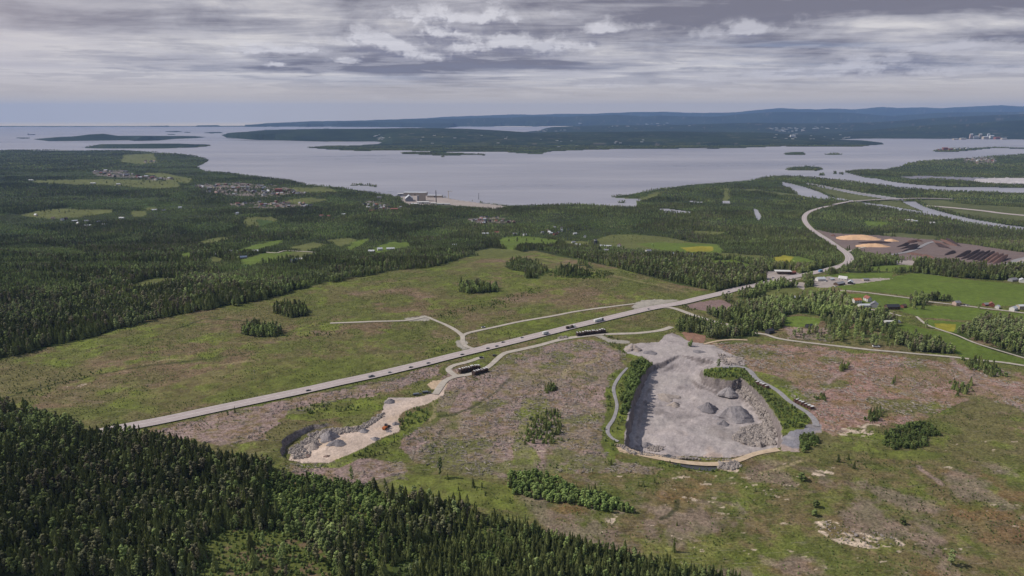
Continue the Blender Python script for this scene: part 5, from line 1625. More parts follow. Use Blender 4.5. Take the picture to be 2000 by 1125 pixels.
def gable(L, W, H, RH, over=0.4):
    """wall and roof meshes of a gabled house, ridge along x"""
    V, Fc = [], []
    h, w_ = L / 2, W / 2
    V += [(-h, -w_, -0.6), (h, -w_, -0.6), (h, w_, -0.6), (-h, w_, -0.6), (-h, -w_, H), (h, -w_, H), (h, w_, H), (-h, w_, H), (-h, 0, H + RH - 0.05), (h, 0, H + RH - 0.05)]
    Fc += [(0, 1, 5, 4), (2, 3, 7, 6), (1, 2, 6, 9, 5), (3, 0, 4, 8, 7)]
    RV, RF = [], []
    ho, wo_ = h + over, w_ + over
    dz = -over * RH / w_
    t = 0.22
    RV += [(-ho, -wo_, H + dz), (ho, -wo_, H + dz), (ho, 0, H + RH), (-ho, 0, H + RH), (ho, wo_, H + dz), (-ho, wo_, H + dz)]
    RV += [(x, y, z + t) for x, y, z in RV[:6]]
    RF += [(0, 1, 7, 6), (6, 7, 8, 9), (9, 8, 10, 11), (4, 5, 11, 10), (1, 2, 8, 7), (2, 4, 10, 8), (0, 6, 9, 3), (3, 9, 11, 5), (0, 3, 2, 1), (3, 5, 4, 2)]
    return (V, Fc), (RV, RF)


def house(px, py, L, W, H, RH, ang, wall, roof, label, cat='house', name='house', detail=True, group=None, chim=True):
    X_, Y_, Z_ = ray_ground(px, py)
    e_ = empty(name, (X_, Y_, Z_), R(ang), label, cat, group, scale=0.7 if px > 1850 and 585 < py < 610 else 0.82)
    (wv, wf), (rv, rf) = gable(L, W, H, RH)
    part('wall', wv, wf, pm('painted wall ' + wall, PAL[wall], 0.8), e_)
    ro = part('roof', rv, rf, pm('roof sheet ' + roof, PAL[roof], 0.45), e_)
    if chim:
        V, Fc = [], []; box(V, Fc, L * 0.15, L * 0.15 + 0.9, -0.45, 0.45, H + RH - 0.6, H + RH + 1.0)
        part('chimney', V, Fc, pm('chimney brick', (0.22, 0.10, 0.08)), ro)
    if detail:
        n = max(2, int(L / 4))
        floors = 2 if H > 4.5 else 1
        for f in range(floors):
            for i in range(n):
                xx = -L / 2 + (i + 0.5) * L / n
                for sy in (-1, 1):
                    if f == 0 and i == n // 2 and sy == -1:
                        V, Fc = [], []; box(V, Fc, xx - 0.55, xx + 0.55, sy * W / 2 - 0.06, sy * W / 2 + 0.05, 0.1, 2.2)
                        part('door', V, Fc, pm('door wood', (0.12, 0.08, 0.06)), e_)
                        continue
                    V, Fc = [], []; box(V, Fc, xx - 0.6, xx + 0.6, sy * W / 2 - 0.05, sy * W / 2 + 0.05, 0.9 + f * 2.7, 2.2 + f * 2.7)
                    part('window', V, Fc, GLASS, e_)
    return e_


HOUSES = [
    (1673, 591, 13, 8, 5.2, 2.8, 8, 'white', 'orange', 'white farmhouse with a bright orange roof by the green valley fields', 'house'),
    (1694, 588, 11, 8, 5.5, 3.6, 100, 'white', 'redroof', 'white two-storey house with a red gable behind the orange-roofed one', 'house'),
    (1688, 599, 19, 8, 3.2, 1.8, 4, 'white', 'metal', 'long low white building in front of the orange-roofed farmhouse', 'outbuilding'),
    (1707, 599, 14, 11, 4.5, 4.2, 60, 'grey', 'grey', 'big grey-roofed barn right of the orange-roofed farmhouse', 'barn'),
    (1742, 603, 21, 10, 4.5, 3.2, 4, 'brown', 'dark', 'dark brown barn alone on the grass by the lane', 'barn'),
    (1764, 600, 9, 7, 3, 2.2, 30, 'red', 'brown', 'small red-brown shed right of the dark barn', 'shed'),
    (1557, 583, 18, 9, 3.2, 1.4, 4, 'white', 'metal', 'white flat-looking workshop between trees below the filling station', 'workshop'),
    (1602, 548, 16, 10, 4.2, 3, 10, 'white', 'metal', 'white-roofed house at the road fork right of the filling station', 'house'),
    (1639, 556, 20, 10, 3.4, 2.4, 30, 'brown', 'grey', 'long grey-roofed barn on the edge of the upper valley field', 'barn'),
    (1661, 554, 13, 9, 3.8, 2.8, 60, 'dark', 'metal', 'black shed with a pale roof next to the long grey barn', 'shed'),
    (1646, 546, 15, 11, 3.0, 4.0, -35, 'white', 'white', 'white tent-like hall behind the long grey barn', 'hall'),
    (1624, 547, 9, 7, 2.8, 1.8, 20, 'grey', 'metal', 'small grey-white shed between the white house and the white hall', 'shed'),
    (1690, 548, 12, 7, 2.8, 1.8, 10, 'beige', 'grey', 'low grey shed right of the black shed with pale roof', 'shed'),
    (1547, 535, 13, 9, 4.2, 2.0, 20, 'red', 'redroof', 'red-brown restaurant building beside the filling station', 'restaurant'),
    (1439, 538, 9, 8, 5.6, 3.2, 80, 'white', 'metal', 'tall white house above the roadside trees', 'house'), (1427, 539, 6, 5, 3, 2, 60, 'white', 'white', 'tiny white cottage left of the tall white house', 'cottage'),
    (1403, 531, 10, 7, 3.4, 2.4, 40, 'white', 'metal', 'white house in the trees below the small north field', 'house'), (1385, 530, 8, 6, 3.4, 2.2, 20, 'cream', 'dark', 'cream cottage left of the white house below the north field', 'cottage'),
    (1183, 483, 34, 11, 4.2, 2.6, -14, 'white', 'metal', 'very long white-roofed cowshed beside the dark silo', 'cowshed'),
    (1209, 482, 12, 10, 6.0, 3.8, 70, 'white', 'redroof', 'white manor house with a red roof at the end of the cowshed', 'house'),
    (1129, 480, 16, 10, 4.0, 2.6, -20, 'beige', 'metal', 'pale-roofed barn left of the dark silo', 'barn'), (1120, 475, 11, 8, 4.0, 2.4, 10, 'white', 'grey', 'small grey-roofed house behind the pale-roofed barn', 'house'),
    (1151, 485, 14, 9, 4.0, 3.0, 10, 'brown', 'dark', 'dark shed just left below the silo', 'shed'), (1184, 491, 12, 8, 4.0, 2.8, -10, 'cream', 'grey', 'grey-roofed house below the long cowshed', 'house'),
    (1266, 493, 14, 10, 5, 3, 20, 'white', 'grey', 'white house half hidden by trees below the manor meadow', 'house'), (1312, 499, 12, 9, 5, 3, 60, 'white', 'metal', 'white house among trees below the yellow patch of meadow', 'house'),
    (1345, 502, 18, 12, 5, 4, 15, 'grey', 'grey', 'large grey-roofed house right of the white one in the trees', 'house'), (1252, 498, 8, 6, 3, 2, 40, 'white', 'metal', 'small white cabin left of the half-hidden white house', 'cabin'),
    (1097, 452, 12, 9, 5, 3, 80, 'white', 'metal', 'brightest white house in the hamlet above the manor fields', 'house'), (1076, 457, 11, 8, 4, 2.4, 10, 'beige', 'metal', 'pale house left of the brightest white one in the hamlet', 'house'),
    (1123, 458, 12, 8, 4, 2.6, 20, 'white', 'metal', 'white-roofed house right of the brightest one in the hamlet', 'house'), (1142, 464, 10, 8, 5, 2.6, 70, 'white', 'grey', 'white house at the corner above the dark silo', 'house'),
    (1006, 459, 15, 9, 4.5, 3, 10, 'beige', 'grey', 'grey house left of the small green hamlet field', 'house'), (1025, 460, 11, 8, 4, 2.6, 30, 'white', 'metal', 'pale house on the edge of the small green hamlet field', 'house'),
    (430, 498, 30, 11, 4, 2.6, 35, 'beige', 'metal', 'long pale-roofed barn at the left farm', 'barn'), (456, 493, 22, 9, 4, 2.2, -5, 'white', 'grey', 'grey-roofed barn right of the long pale-roofed one', 'barn'),
    (449, 504, 14, 9, 4, 2.6, 10, 'brown', 'grey', 'brown house below the long pale-roofed barn', 'house'), (476, 505, 15, 10, 4, 2.8, 20, 'grey', 'blue', 'blue-grey roofed house at the left farm', 'house'),
    (498, 493, 20, 10, 4.5, 2.6, 5, 'white', 'metal', 'bright white-roofed barn right of the left farm', 'barn'), (181, 584, 9, 7, 5, 2.4, 70, 'white', 'metal', 'small white house in a forest glade on the far left', 'house'),
    (202, 584, 13, 7, 3, 1.8, 5, 'grey', 'metal', 'low pale shed right of the house in the forest glade', 'shed'),
    (574, 512, 13, 10, 5, 3, 50, 'grey', 'blue', 'blue-roofed barn left of the white one on the forest edge', 'barn'), (585, 510, 17, 9, 4.5, 3, 15, 'white', 'white', 'white-roofed barn on the forest edge above the clearing', 'barn'),
    (726, 493, 16, 9, 4, 2.8, -10, 'brown', 'metal', 'pale-roofed barn left of the small bright field', 'barn'), (742, 489, 13, 10, 5, 3, 20, 'white', 'metal', 'white farmhouse at the small bright field', 'house'),
    (763, 488, 21, 9, 4, 2.4, 2, 'white', 'metal', 'long white barn along the small bright field', 'barn'), (888, 480, 13, 8, 3.5, 2, 10, 'blue', 'metal', 'pale blue cottage alone in the wood above the clearing', 'cottage'),
    (948, 458, 22, 9, 4, 2.2, 4, 'white', 'metal', 'long white hall left of the red-roofed house in the wood', 'hall'), (970, 456, 15, 9, 4.5, 3, 0, 'beige', 'redroof', 'red-roofed house right of the long white hall in the wood', 'house'),
    (238, 427, 20, 10, 4, 2.4, -8, 'white', 'white', 'bright white barn alone in the woods on the far left', 'barn'), (146, 433, 18, 9, 4, 2.6, 40, 'grey', 'metal', 'pale barn of the woodland farm at the far left', 'barn'),
    (172, 442, 26, 9, 4, 2.2, 14, 'beige', 'metal', 'long pale barn below the woodland farm at the far left', 'barn'), (205, 440, 20, 10, 4, 2.4, 8, 'beige', 'grey', 'grey barn right of the long pale one at the far left', 'barn'),
    (302, 412, 20, 11, 5, 3, 20, 'white', 'metal', 'large white farmhouse by the small left meadow', 'house'), (320, 413, 16, 10, 5, 3, 60, 'beige', 'grey', 'grey farm building right of the large white farmhouse', 'farm building'),
    (352, 407, 14, 9, 5, 3, 20, 'white', 'metal', 'white house right of the grey farm building', 'house'), (463, 419, 14, 10, 7, 3, 70, 'white', 'metal', 'tall white house in the woods left of centre', 'house'),
    (182, 359, 28, 12, 5, 2.6, 4, 'white', 'white', 'brightest white barn on the long far left meadow', 'barn'), (61, 353, 26, 10, 5, 2.6, 4, 'white', 'white', 'white barn at the left end of the long far meadow', 'barn'),
    (232, 361, 26, 12, 5, 2.6, -6, 'beige', 'metal', 'pale barn below the long far left meadow', 'barn'), (207, 334, 24, 14, 8, 3, 0, 'white', 'metal', 'large pale building at the head of the far left village', 'building'),
    (628, 423, 15, 8, 5, 2.6, 5, 'white', 'redroof', 'white house with a red roof in the woods below the factory', 'house'), (642, 424, 12, 9, 5, 3, 20, 'beige', 'redroof', 'red-roofed house right of the white and red one', 'house'),
    (671, 420, 16, 9, 4, 2.4, 3, 'grey', 'metal', 'grey hall in the woods below the factory', 'hall'), (770, 411, 30, 20, 7, 3, 4, 'redroof', 'redroof', 'large red school building in the woods below the factory', 'school'),
    (727, 413, 26, 12, 5, 2.4, 20, 'redroof', 'redroof', 'long dark red building left of the large red one', 'building'), (741, 388, 22, 11, 8, 2, 0, 'beige', 'grey', 'pale block of flats in the wood left of the factory', 'building'),
    (545, 375, 34, 16, 16, 3, 4, 'redroof', 'redroof', 'tall red block of flats in the village by the shore', 'building'), (1868, 595, 13, 9, 5, 3, 20, 'pinkish', 'grey', 'pinkish house on the valley road', 'house'),
    (1925, 597, 10, 8, 3.5, 2.4, 10, 'red', 'grey', 'small red shed on the valley road', 'shed'), (1936, 598, 10, 9, 5, 3.4, 60, 'red', 'redroof', 'red house in the middle of the valley road row', 'house'),
    (1948, 602, 8, 7, 4, 2.6, 40, 'white', 'metal', 'small white house right of the red house', 'house'), (1979, 606, 13, 9, 5, 3.2, 30, 'white', 'metal', 'white house near the right edge on the valley road', 'house'),
    (1995, 603, 17, 10, 6.5, 2, 6, 'beige', 'metal', 'large pale house at the right edge on the valley road', 'house'), (1580, 640, 9, 7, 3.5, 2.4, 10, 'dark', 'dark', 'dark cabin on the green glade in the right-hand wood', 'cabin'),
    (1742, 630, 22, 7, 2.6, 0.8, 2, 'white', 'white', 'long low white roof at the head of the lower green field', 'shed'), (1503, 650, 11, 8, 4, 2.6, 30, 'dark', 'dark', 'dark house where the farm road meets the side road', 'house'),
    (1978, 549, 15, 9, 4, 2.6, 20, 'grey', 'grey', 'grey house in trees above the right-hand field', 'house'), (1996, 551, 13, 9, 4.5, 2.8, 60, 'white', 'metal', 'white house in trees above the right-hand field at the edge', 'house'),
    (1765, 431, 44, 16, 5, 2, 4, 'red', 'brown', 'dark red hall by the little field before the airfield', 'hall'), (1775, 432, 30, 13, 5, 2, 8, 'white', 'white', 'white hall right of the dark red one before the airfield', 'hall'),
    (1786, 434, 22, 12, 5, 2, 8, 'beige', 'metal', 'pale hall between two others before the airfield', 'hall'), (1820, 437, 18, 11, 5, 2, 0, 'white', 'white', 'small white hall right of the row before the airfield', 'hall'),
    (1718, 409, 16, 11, 5, 3, 50, 'white', 'white', 'single white house in the wood before the airfield', 'house'),
    (1998, 515, 16, 9, 3.5, 1.4, 4, 'beige', 'metal', 'pale hut at the right edge by the bark yard exit', 'hut'),
]
for hh in HOUSES:
    px, py, L, W, H, RH, ang, wall, roof, lab, cat = hh
    nm = cat.replace(' ', '_')
    house(px, py, L, W, H, RH, ang, wall, roof, lab, cat, nm, detail=py > 470, chim=cat in ('house', 'cottage') and py > 440)

# villages: many small houses, far off
r_ = random.Random(11)
_small = {}


def small_house(px, py, group, where, cat='house', sc_=1.0):
    L, W, H = r_.choice([(12, 8, 4), (14, 9, 5), (10, 8, 5)])
    wall = r_.choice(['white', 'cream', 'beige', 'red', 'beige', 'brown']); roof = r_.choice(['metal', 'grey', 'redroof', 'dark', 'brown', 'grey', 'brown', 'grey', 'dark'])
    key = (L, wall, roof)
    if key not in _small:
        (wv, wf), (rv, rf) = gable(L, W, H, 3)
        _small[key] = mesh_of('small_house', [((wv, wf), pm('painted wall ' + wall, PAL[wall], 0.8)), ((rv, rf), pm('roof sheet ' + roof, PAL[roof], 0.45))])
    X_, Y_, Z_ = ray_ground(px, py, base_h)
    o = bpy.data.objects.new('village_house', _small[key]); COL.objects.link(o)
    o.location = (X_, Y_, Z_); o.rotation_euler = (0, 0, r_.uniform(0, 3.14)); o.scale = (sc_ * 0.85,) * 3
    rn = {'metal': 'pale', 'grey': 'grey', 'redroof': 'red', 'dark': 'black', 'brown': 'brown'}[roof]
    props(o, None, 'small %s house with a %s roof %s' % ({'white': 'white', 'cream': 'cream', 'beige': 'beige', 'red': 'red', 'brown': 'brown'}[wall], rn, where), cat, group)


VILL = [([(380, 365), (430, 357), (480, 359), (540, 363), (590, 374), (600, 380), (540, 384), (470, 383), (400, 376)], 80, 'houses of the big shore village', 'in the big village by the shore', 1.25),
        ([(180, 335), (240, 333), (260, 342), (345, 350), (300, 352), (220, 346)], 40, 'houses of the far left village', 'in the far left village', 1.5),
        ([(440, 398), (520, 394), (600, 398), (640, 402), (560, 408), (480, 407)], 26, 'houses scattered below the shore village', 'scattered in trees below the shore village', 1.2),
        ([(690, 395), (760, 400), (790, 408), (760, 414), (700, 408)], 26, 'houses around the red school', 'around the red school building', 1.0),
        ([(905, 430), (950, 424), (1000, 426), (1005, 436), (950, 440)], 24, 'houses of the hamlet above the clearing', 'in the hamlet above the clearing', 1.0),
        ([(1040, 452), (1060, 446), (1100, 446), (1130, 458), (1080, 460)], 8, 'houses of the hamlet above the manor', 'in the hamlet above the manor', 0.9),
        ([(1885, 309), (1930, 306), (1950, 316), (1905, 322)], 22, 'houses on the right-hand point', 'on the wooded point at the right', 1.5),
        ([(250, 320), (300, 312), (302, 317), (262, 322)], 6, 'houses at the far left cape', 'on the far left cape by the small meadow', 1.6),
        ([(60, 420), (180, 432), (260, 430), (160, 440)], 8, 'houses in the far left woods', 'in the woods at the far left', 1.1)]
for poly, n, grp, where, sc_ in VILL:
    xs, ys_ = [p[0] for p in poly], [p[1] for p in poly]
    c = 0
    while c < n:
        x_, y_ = r_.uniform(min(xs), max(xs)), r_.uniform(min(ys_), max(ys_))
        if inpoly(np.array([x_]), np.array([y_]), poly)[0]:
            small_house(x_, y_, grp, where, 'house', sc_); c += 1


# ------------------------------------------------------------------ silo, filling station, factory, mills
def cyl(V, Fc, x, y, r0, r1, z0, z1, n=16, cap=True):
    k = len(V)
    for z, rr in ((z0, r0), (z1, r1)):
        for i in range(n):
            a = 2 * math.pi * i / n
            V.append((x + math.cos(a) * rr, y + math.sin(a) * rr, z))
    for i in range(n):
        Fc.append((k + i, k + (i + 1) % n, k + n + (i + 1) % n, k + n + i))
    if cap:
        Fc.append(tuple(k + n + i for i in range(n)))


X_, Y_, Z_ = ray_ground(1163, 481)
e_ = empty('silo', (X_, Y_, Z_), 0, 'tall dark silo with a pale band beside the long cowshed', 'silo')
V, Fc = [], []; cyl(V, Fc, 0, 0, 4.0, 4.0, -1, 14.5); part('tower', V, Fc, pm('silo sheet', (0.06, 0.065, 0.08), 0.5), e_)
V, Fc = [], []; cyl(V, Fc, 0, 0, 4.05, 4.05, 14.5, 16.2); part('band', V, Fc, pm('painted wall white', PAL['white']), e_)
V, Fc = [], []; cyl(V, Fc, 0, 0, 4.2, 0.5, 16.2, 18.2); part('cap', V, Fc, pm('roof sheet dark', PAL['dark']), e_)

X_, Y_, Z_ = ray_ground(1529, 535)
e_ = empty('filling_station', (X_, Y_, Z_), R(-6), 'long white filling station canopy on the grey roadside yard', 'filling station')
V, Fc = [], []; box(V, Fc, -13, 13, -6, 6, 4.6, 5.6); part('canopy', V, Fc, pm('painted wall white', PAL['white']), e_)
V, Fc = [], []; box(V, Fc, -13.05, 13.05, -6.05, -5.9, 4.8, 5.2); part('stripe', V, Fc, pm('painted wall red', PAL['red']), e_)
for sx in (-10, 0, 10):
    V, Fc = [], []; box(V, Fc, sx - .25, sx + .25, -2.4, -1.9, -0.3, 4.6); part('pillar', V, Fc, pm('roof sheet grey', PAL['grey']), e_)
V, Fc = [], []; box(V, Fc, -9, 9, 2, 5.5, -0.3, 4.0); part('shop', V, Fc, pm('painted wall beige', PAL['beige']), e_)
for sx in (-5, 5):
    V, Fc = [], []; box(V, Fc, sx - .5, sx + .5, -1.2, -.4, -0.2, 1.6); part('pump', V, Fc, pm('roof sheet redroof', PAL['redroof']), e_)


def hall(px, py, L, W, H, ang, wall, roof, label, cat='hall', RH=1.5, name='hall'):
    X_, Y_, Z_ = ray_ground(px, py, base_h)
    e_ = empty(name, (X_, Y_, max(Z_, SEA + 1)), R(ang), label, cat)
    (wv, wf), (rv, rf) = gable(L, W, H, RH, 0.6)
    part('wall', wv, wf, pm('painted wall ' + wall, PAL[wall], 0.8), e_)
    part('roof', rv, rf, pm('roof sheet ' + roof, PAL[roof], 0.45), e_)
    V, Fc = [], []; box(V, Fc, -2.5, 2.5, -W / 2 - 0.1, -W / 2 + 0.1, 0, min(5, H * 0.7)); part('gate', V, Fc, pm('roof sheet dark', PAL['dark']), e_)
    return e_


hall(799, 392, 46, 30, 10, 100, 'grey', 'metal', 'steep white-roofed hall left of the factory tower', RH=12)
hall(812, 381, 95, 34, 12, -3, 'beige', 'metal', 'long pale hall behind the factory tower')
hall(783, 381, 26, 16, 6, 10, 'grey', 'white', 'small white-roofed hall at the left end of the factory')
hall(826, 397, 44, 22, 6, 5, 'white', 'white', 'low bright white hall in front of the factory tower')
hall(811, 400, 28, 16, 5, -5, 'white', 'white', 'small bright hall lower left of the factory tower')
hall(850, 385, 60, 24, 8, -6, 'beige', 'metal', 'pale shed right of the factory tower by the quay')
hall(866, 400, 50, 9, 5, -4, 'white', 'white', 'row of white tents at the factory edge')
hall(847, 399, 20, 9, 5, 0, 'white', 'white', 'single white shed left of the row of white tents')
X_, Y_, Z_ = ray_ground(825, 392, base_h)
e_ = empty('factory_tower', (X_, Y_, Z_), R(8), 'tall pale windowless factory tower by the quay', 'tower')
V, Fc = [], []; box(V, Fc, -13, 13, -9, 9, -1, 31); part('wall', V, Fc, pm('painted wall beige', (0.50, 0.47, 0.45)), e_)
V, Fc = [], []; box(V, Fc, -13.3, 13.3, -9.3, 9.3, 31, 32.2); part('roof', V, Fc, pm('roof sheet metal', PAL['metal']), e_)
V, Fc = [], []; box(V, Fc, -20, -13.1, -8, 8, -1, 20); part('annex', V, Fc, pm('roof sheet grey', PAL['grey']), e_)
for px, top, bot, rr, m_, lab, cat in ((852, 372, 397, 1.3, 'dark', 'thin dark factory chimney against the fjord', 'chimney'), (876, 373, 388, 0.9, 'cream', 'pale yellow crane mast right of the factory', 'mast'), (935, 377, 389, 0.8, 'grey', 'thin grey mast at the right end of the timber quay', 'mast')):
    X_, Y_, Z_ = ray_ground(px, bot, base_h)
    hgt_ = (bot - top) * m_per_px(Y_)
    e_ = empty(cat, (X_, Y_, Z_), 0, lab, cat)
    V, Fc = [], []; cyl(V, Fc, 0, 0, rr * 1.6, rr, -1, hgt_, 10); part('shaft', V, Fc, pm('roof sheet ' + m_, PAL[m_]), e_)
    V, Fc = [], []; cyl(V, Fc, 0, 0, rr * 1.5, rr * 1.5, hgt_ - 3, hgt_ - 2, 10); part('collar', V, Fc, pm('roof sheet grey', PAL['grey']), e_)
    if px == 876:
        V, Fc = [], []; box(V, Fc, -4, 16, -0.6, 0.6, hgt_ - 2, hgt_ - 0.8); part('jib', V, Fc, pm('roof sheet cream', PAL['cream']), e_)


def full_h(X, Y):
    """ground height anywhere, hills beyond the fjord too"""
    X = np.asarray(X, dtype=float); Y = np.asarray(Y, dtype=float)
    b_ = base_h(X, Y); px_, py_ = project(X, Y, b_)
    l_, z_ = far_h(X, Y, px_, py_)
    return np.where(l_, np.maximum(b_ + z_, SEA + 1.2), SEA)


def first_hit(px, py, y0=6000, y1=24000):
    cx, cy = (px - 1000.0) / F, -(py - 562.5) / F
    d = np.array([cx, CP + cy * SP, -SP + cy * CP])
    t = np.arange(y0, y1, 40.0) / d[1]
    X, Y, Zr = t * d[0], t * d[1], HC + t * d[2]
    g_ = full_h(X, Y)
    i = np.where(Zr <= g_)[0]
    if not len(i): return None
    return float(X[i[0]]), float(Y[i[0]]), float(g_[i[0]])


FARB = [  # far mill and towns: px, base row, width px, height px, wall, words, category
    (1896, 271, 5, 9, 'pinkish', 'tall pinkish boiler house of the pulp mill across the fjord', 'boiler house'), (1906, 271, 8, 5, 'white', 'white block right of the mill boiler house', 'mill building'), (1914, 270, 5, 8, 'beige', 'pale tower of the pulp mill across the fjord', 'tower'),
    (1924, 272, 10, 5, 'beige', 'wide pale hall in the middle of the mill', 'mill building'), (1936, 271, 7, 6, 'white', 'whitish hall right of the wide mill hall', 'mill building'), (1947, 272, 10, 4, 'redroof', 'reddish hall at the right part of the mill', 'mill building'),
    (1960, 273, 9, 3, 'beige', 'low pale shed at the right end of the mill', 'mill building'), (1880, 273, 10, 3, 'beige', 'low pale shed at the left end of the mill', 'mill building'), (1866, 273.5, 9, 2.5, 'beige', 'pale store on the mill quay far left', 'mill building'), (1930, 269, 4, 7, 'metal', 'silvery tank tower behind the mill halls', 'tank'),
    (1845, 294.5, 9, 6, 'redroof', 'tall red warehouse on the narrow spit', 'warehouse'), (1836, 295, 6, 3.5, 'red', 'low red warehouse at the tip of the narrow spit', 'warehouse'), (1856, 294, 7, 3.5, 'redroof', 'red shed right of the tall red warehouse', 'warehouse'),
    (1867, 292.5, 6, 2.5, 'white', 'white shed in the middle of the narrow spit', 'shed'), (1878, 292, 6, 2.5, 'beige', 'pale shed on the narrow spit', 'shed'), (1889, 291.5, 5, 2.5, 'white', 'white shed at the right end of the spit buildings', 'shed'),
    (1548, 268, 9, 4, 'white', 'white domed-looking hall on the far shore right of centre', 'hall'),
]
for px, py, wp, hp, wall, lab, cat in FARB:
    hit = first_hit(px, py - 0.4)
    if hit is None: continue
    k = math.hypot(hit[1], HC) / F
    L, H = wp * k, hp * k
    e_ = empty(cat.replace(' ', '_'), hit, 0, lab, cat)
    (wv, wf), (rv, rf) = gable(L, L * 0.6, H * 0.85, H * 0.15, 1.0)
    wv = [(x, y, z - (8 if z < 0 else 0)) for x, y, z in wv]
    part('wall', wv, wf, pm('painted wall ' + wall, PAL[wall], 0.8), e_)
    part('roof', rv, rf, pm('roof sheet ' + ('metal' if wall != 'redroof' else 'redroof'), PAL['metal' if wall != 'redroof' else 'redroof'], 0.45), e_)
TOWNS = [((1500, 1580), (250, 258), 36, 'pale blocks of the town beyond the fjord', 'in the pale town on the far hillside'), ((1590, 1640), (247, 252), 9, 'pale blocks right of the far town', 'right of the pale town on the far hillside'),
         ((1040, 1110), (253, 257), 12, 'works at the head of the far inlet', 'in the works at the head of the far inlet'), ((1120, 1360), (241, 248), 14, 'buildings along the foot of the far hills', 'strung along the foot of the far hills'),
         ((725, 765), (264, 274), 12, 'houses of the village on the far headland', 'in the village on the far headland'), ((1040, 1260), (272, 288), 14, 'houses scattered over the far peninsula', 'scattered over the far peninsula'), ((1500, 1660), (262, 272), 18, 'houses above the far right shore', 'above the far right shore'),
         ((820, 1000), (264, 285), 10, 'houses on the left part of the far peninsula', 'on the left part of the far peninsula')]
_fm = {}
for (xa, xb), (ya, yb), n, grp, where in TOWNS:
    for i in range(n):
        hit = first_hit(r_.uniform(xa, xb), r_.uniform(ya, yb))
        if hit is None or hit[2] <= SEA + 0.5: continue
        wall = r_.choice(['beige', 'beige', 'metal', 'cream'])
        if wall not in _fm:
            (wv, wf), (rv, rf) = gable(30, 14, 9, 4, 1.0)
            wv = [(x, y, z - (8 if z < 0 else 0)) for x, y, z in wv]
            _fm[wall] = mesh_of('far_block', [((wv, wf), pm('painted wall ' + wall, PAL[wall], 0.8)), ((rv, rf), pm('roof sheet metal', PAL['metal'], 0.45))])
        o = bpy.data.objects.new('town_building', _fm[wall]); COL.objects.link(o)
        o.location = hit; o.rotation_euler = (0, 0, r_.uniform(-0.5, 0.5))
        q = r_.uniform(0.5, 1.1) * (hit[1] / 12000); o.scale = (q * 1.6, q, q * 0.7)
        props(o, None, '%s building %s' % ({'white': 'white', 'beige': 'beige', 'metal': 'silver-grey', 'cream': 'cream'}[wall], where), 'building', grp)


# ------------------------------------------------------------------ heaps
def heap_mesh(w_, d_, h, seed, rough=0.12, ridge=0.0, n=22):
    r = random.Random(seed); V, Fc = [], []
    rings = 9
    V.append((0, 0, h * 0.98))
    ph = r.uniform(0, 50)
    for k in range(1, rings + 1):
        t = k / rings
        for i in range(n):
            a = 2 * math.pi * i / n
            wob = 1 + rough * (math.sin(a * 3 + ph) * 0.6 + math.sin(a * 5 + ph * 2) * 0.4) + r.uniform(-.5, .5) * rough * 0.7
            x, y = math.cos(a) * w_ / 2 * t * wob, math.sin(a) * d_ / 2 * t * wob
            x += ridge * (1 - t) * math.cos(a) * w_ * 0.25
            z = h * (1 - t ** 1.15) * (1 + (math.sin(a * 4 + ph) * 0.5 + math.sin(a * 7 + ph * 3) * 0.3) * rough * 1.2 * t + r.uniform(-.5, .5) * rough * 0.5)
            V.append((x, y, z - (0.6 if k == rings else 0)))
    for i in range(n):
        Fc.append((0, 1 + i, 1 + (i + 1) % n))
    for k in range(rings - 1):
        for i in range(n):
            a0, b0 = 1 + k * n + i, 1 + k * n + (i + 1) % n
            Fc.append((a0, a0 + n, b0 + n, b0))
    return V, Fc


def heap_mat(name, c1, c2, sc_=0.5):
    if name in _PM: return _PM[name]
    m_, g, b = mat(name)
    pos = g.n('ShaderNodeNewGeometry').outputs['Position']
    g.link(g.mix(g.lin(g.noise(pos, sc_, 6, 0.7), 0.3, 0.7), (*s2l(c1), 1), (*s2l(c2), 1)), b.inputs['Base Color'])
    bp = g.n('ShaderNodeBump'); bp.inputs['Strength'].default_value = 0.7; bp.inputs['Distance'].default_value = 0.6
    g.link(g.noise(pos, sc_ * 1.6, 5, 0.7), bp.inputs['Height']); g.link(bp.outputs[0], b.inputs['Normal'])
    _PM[name] = m_
    return m_


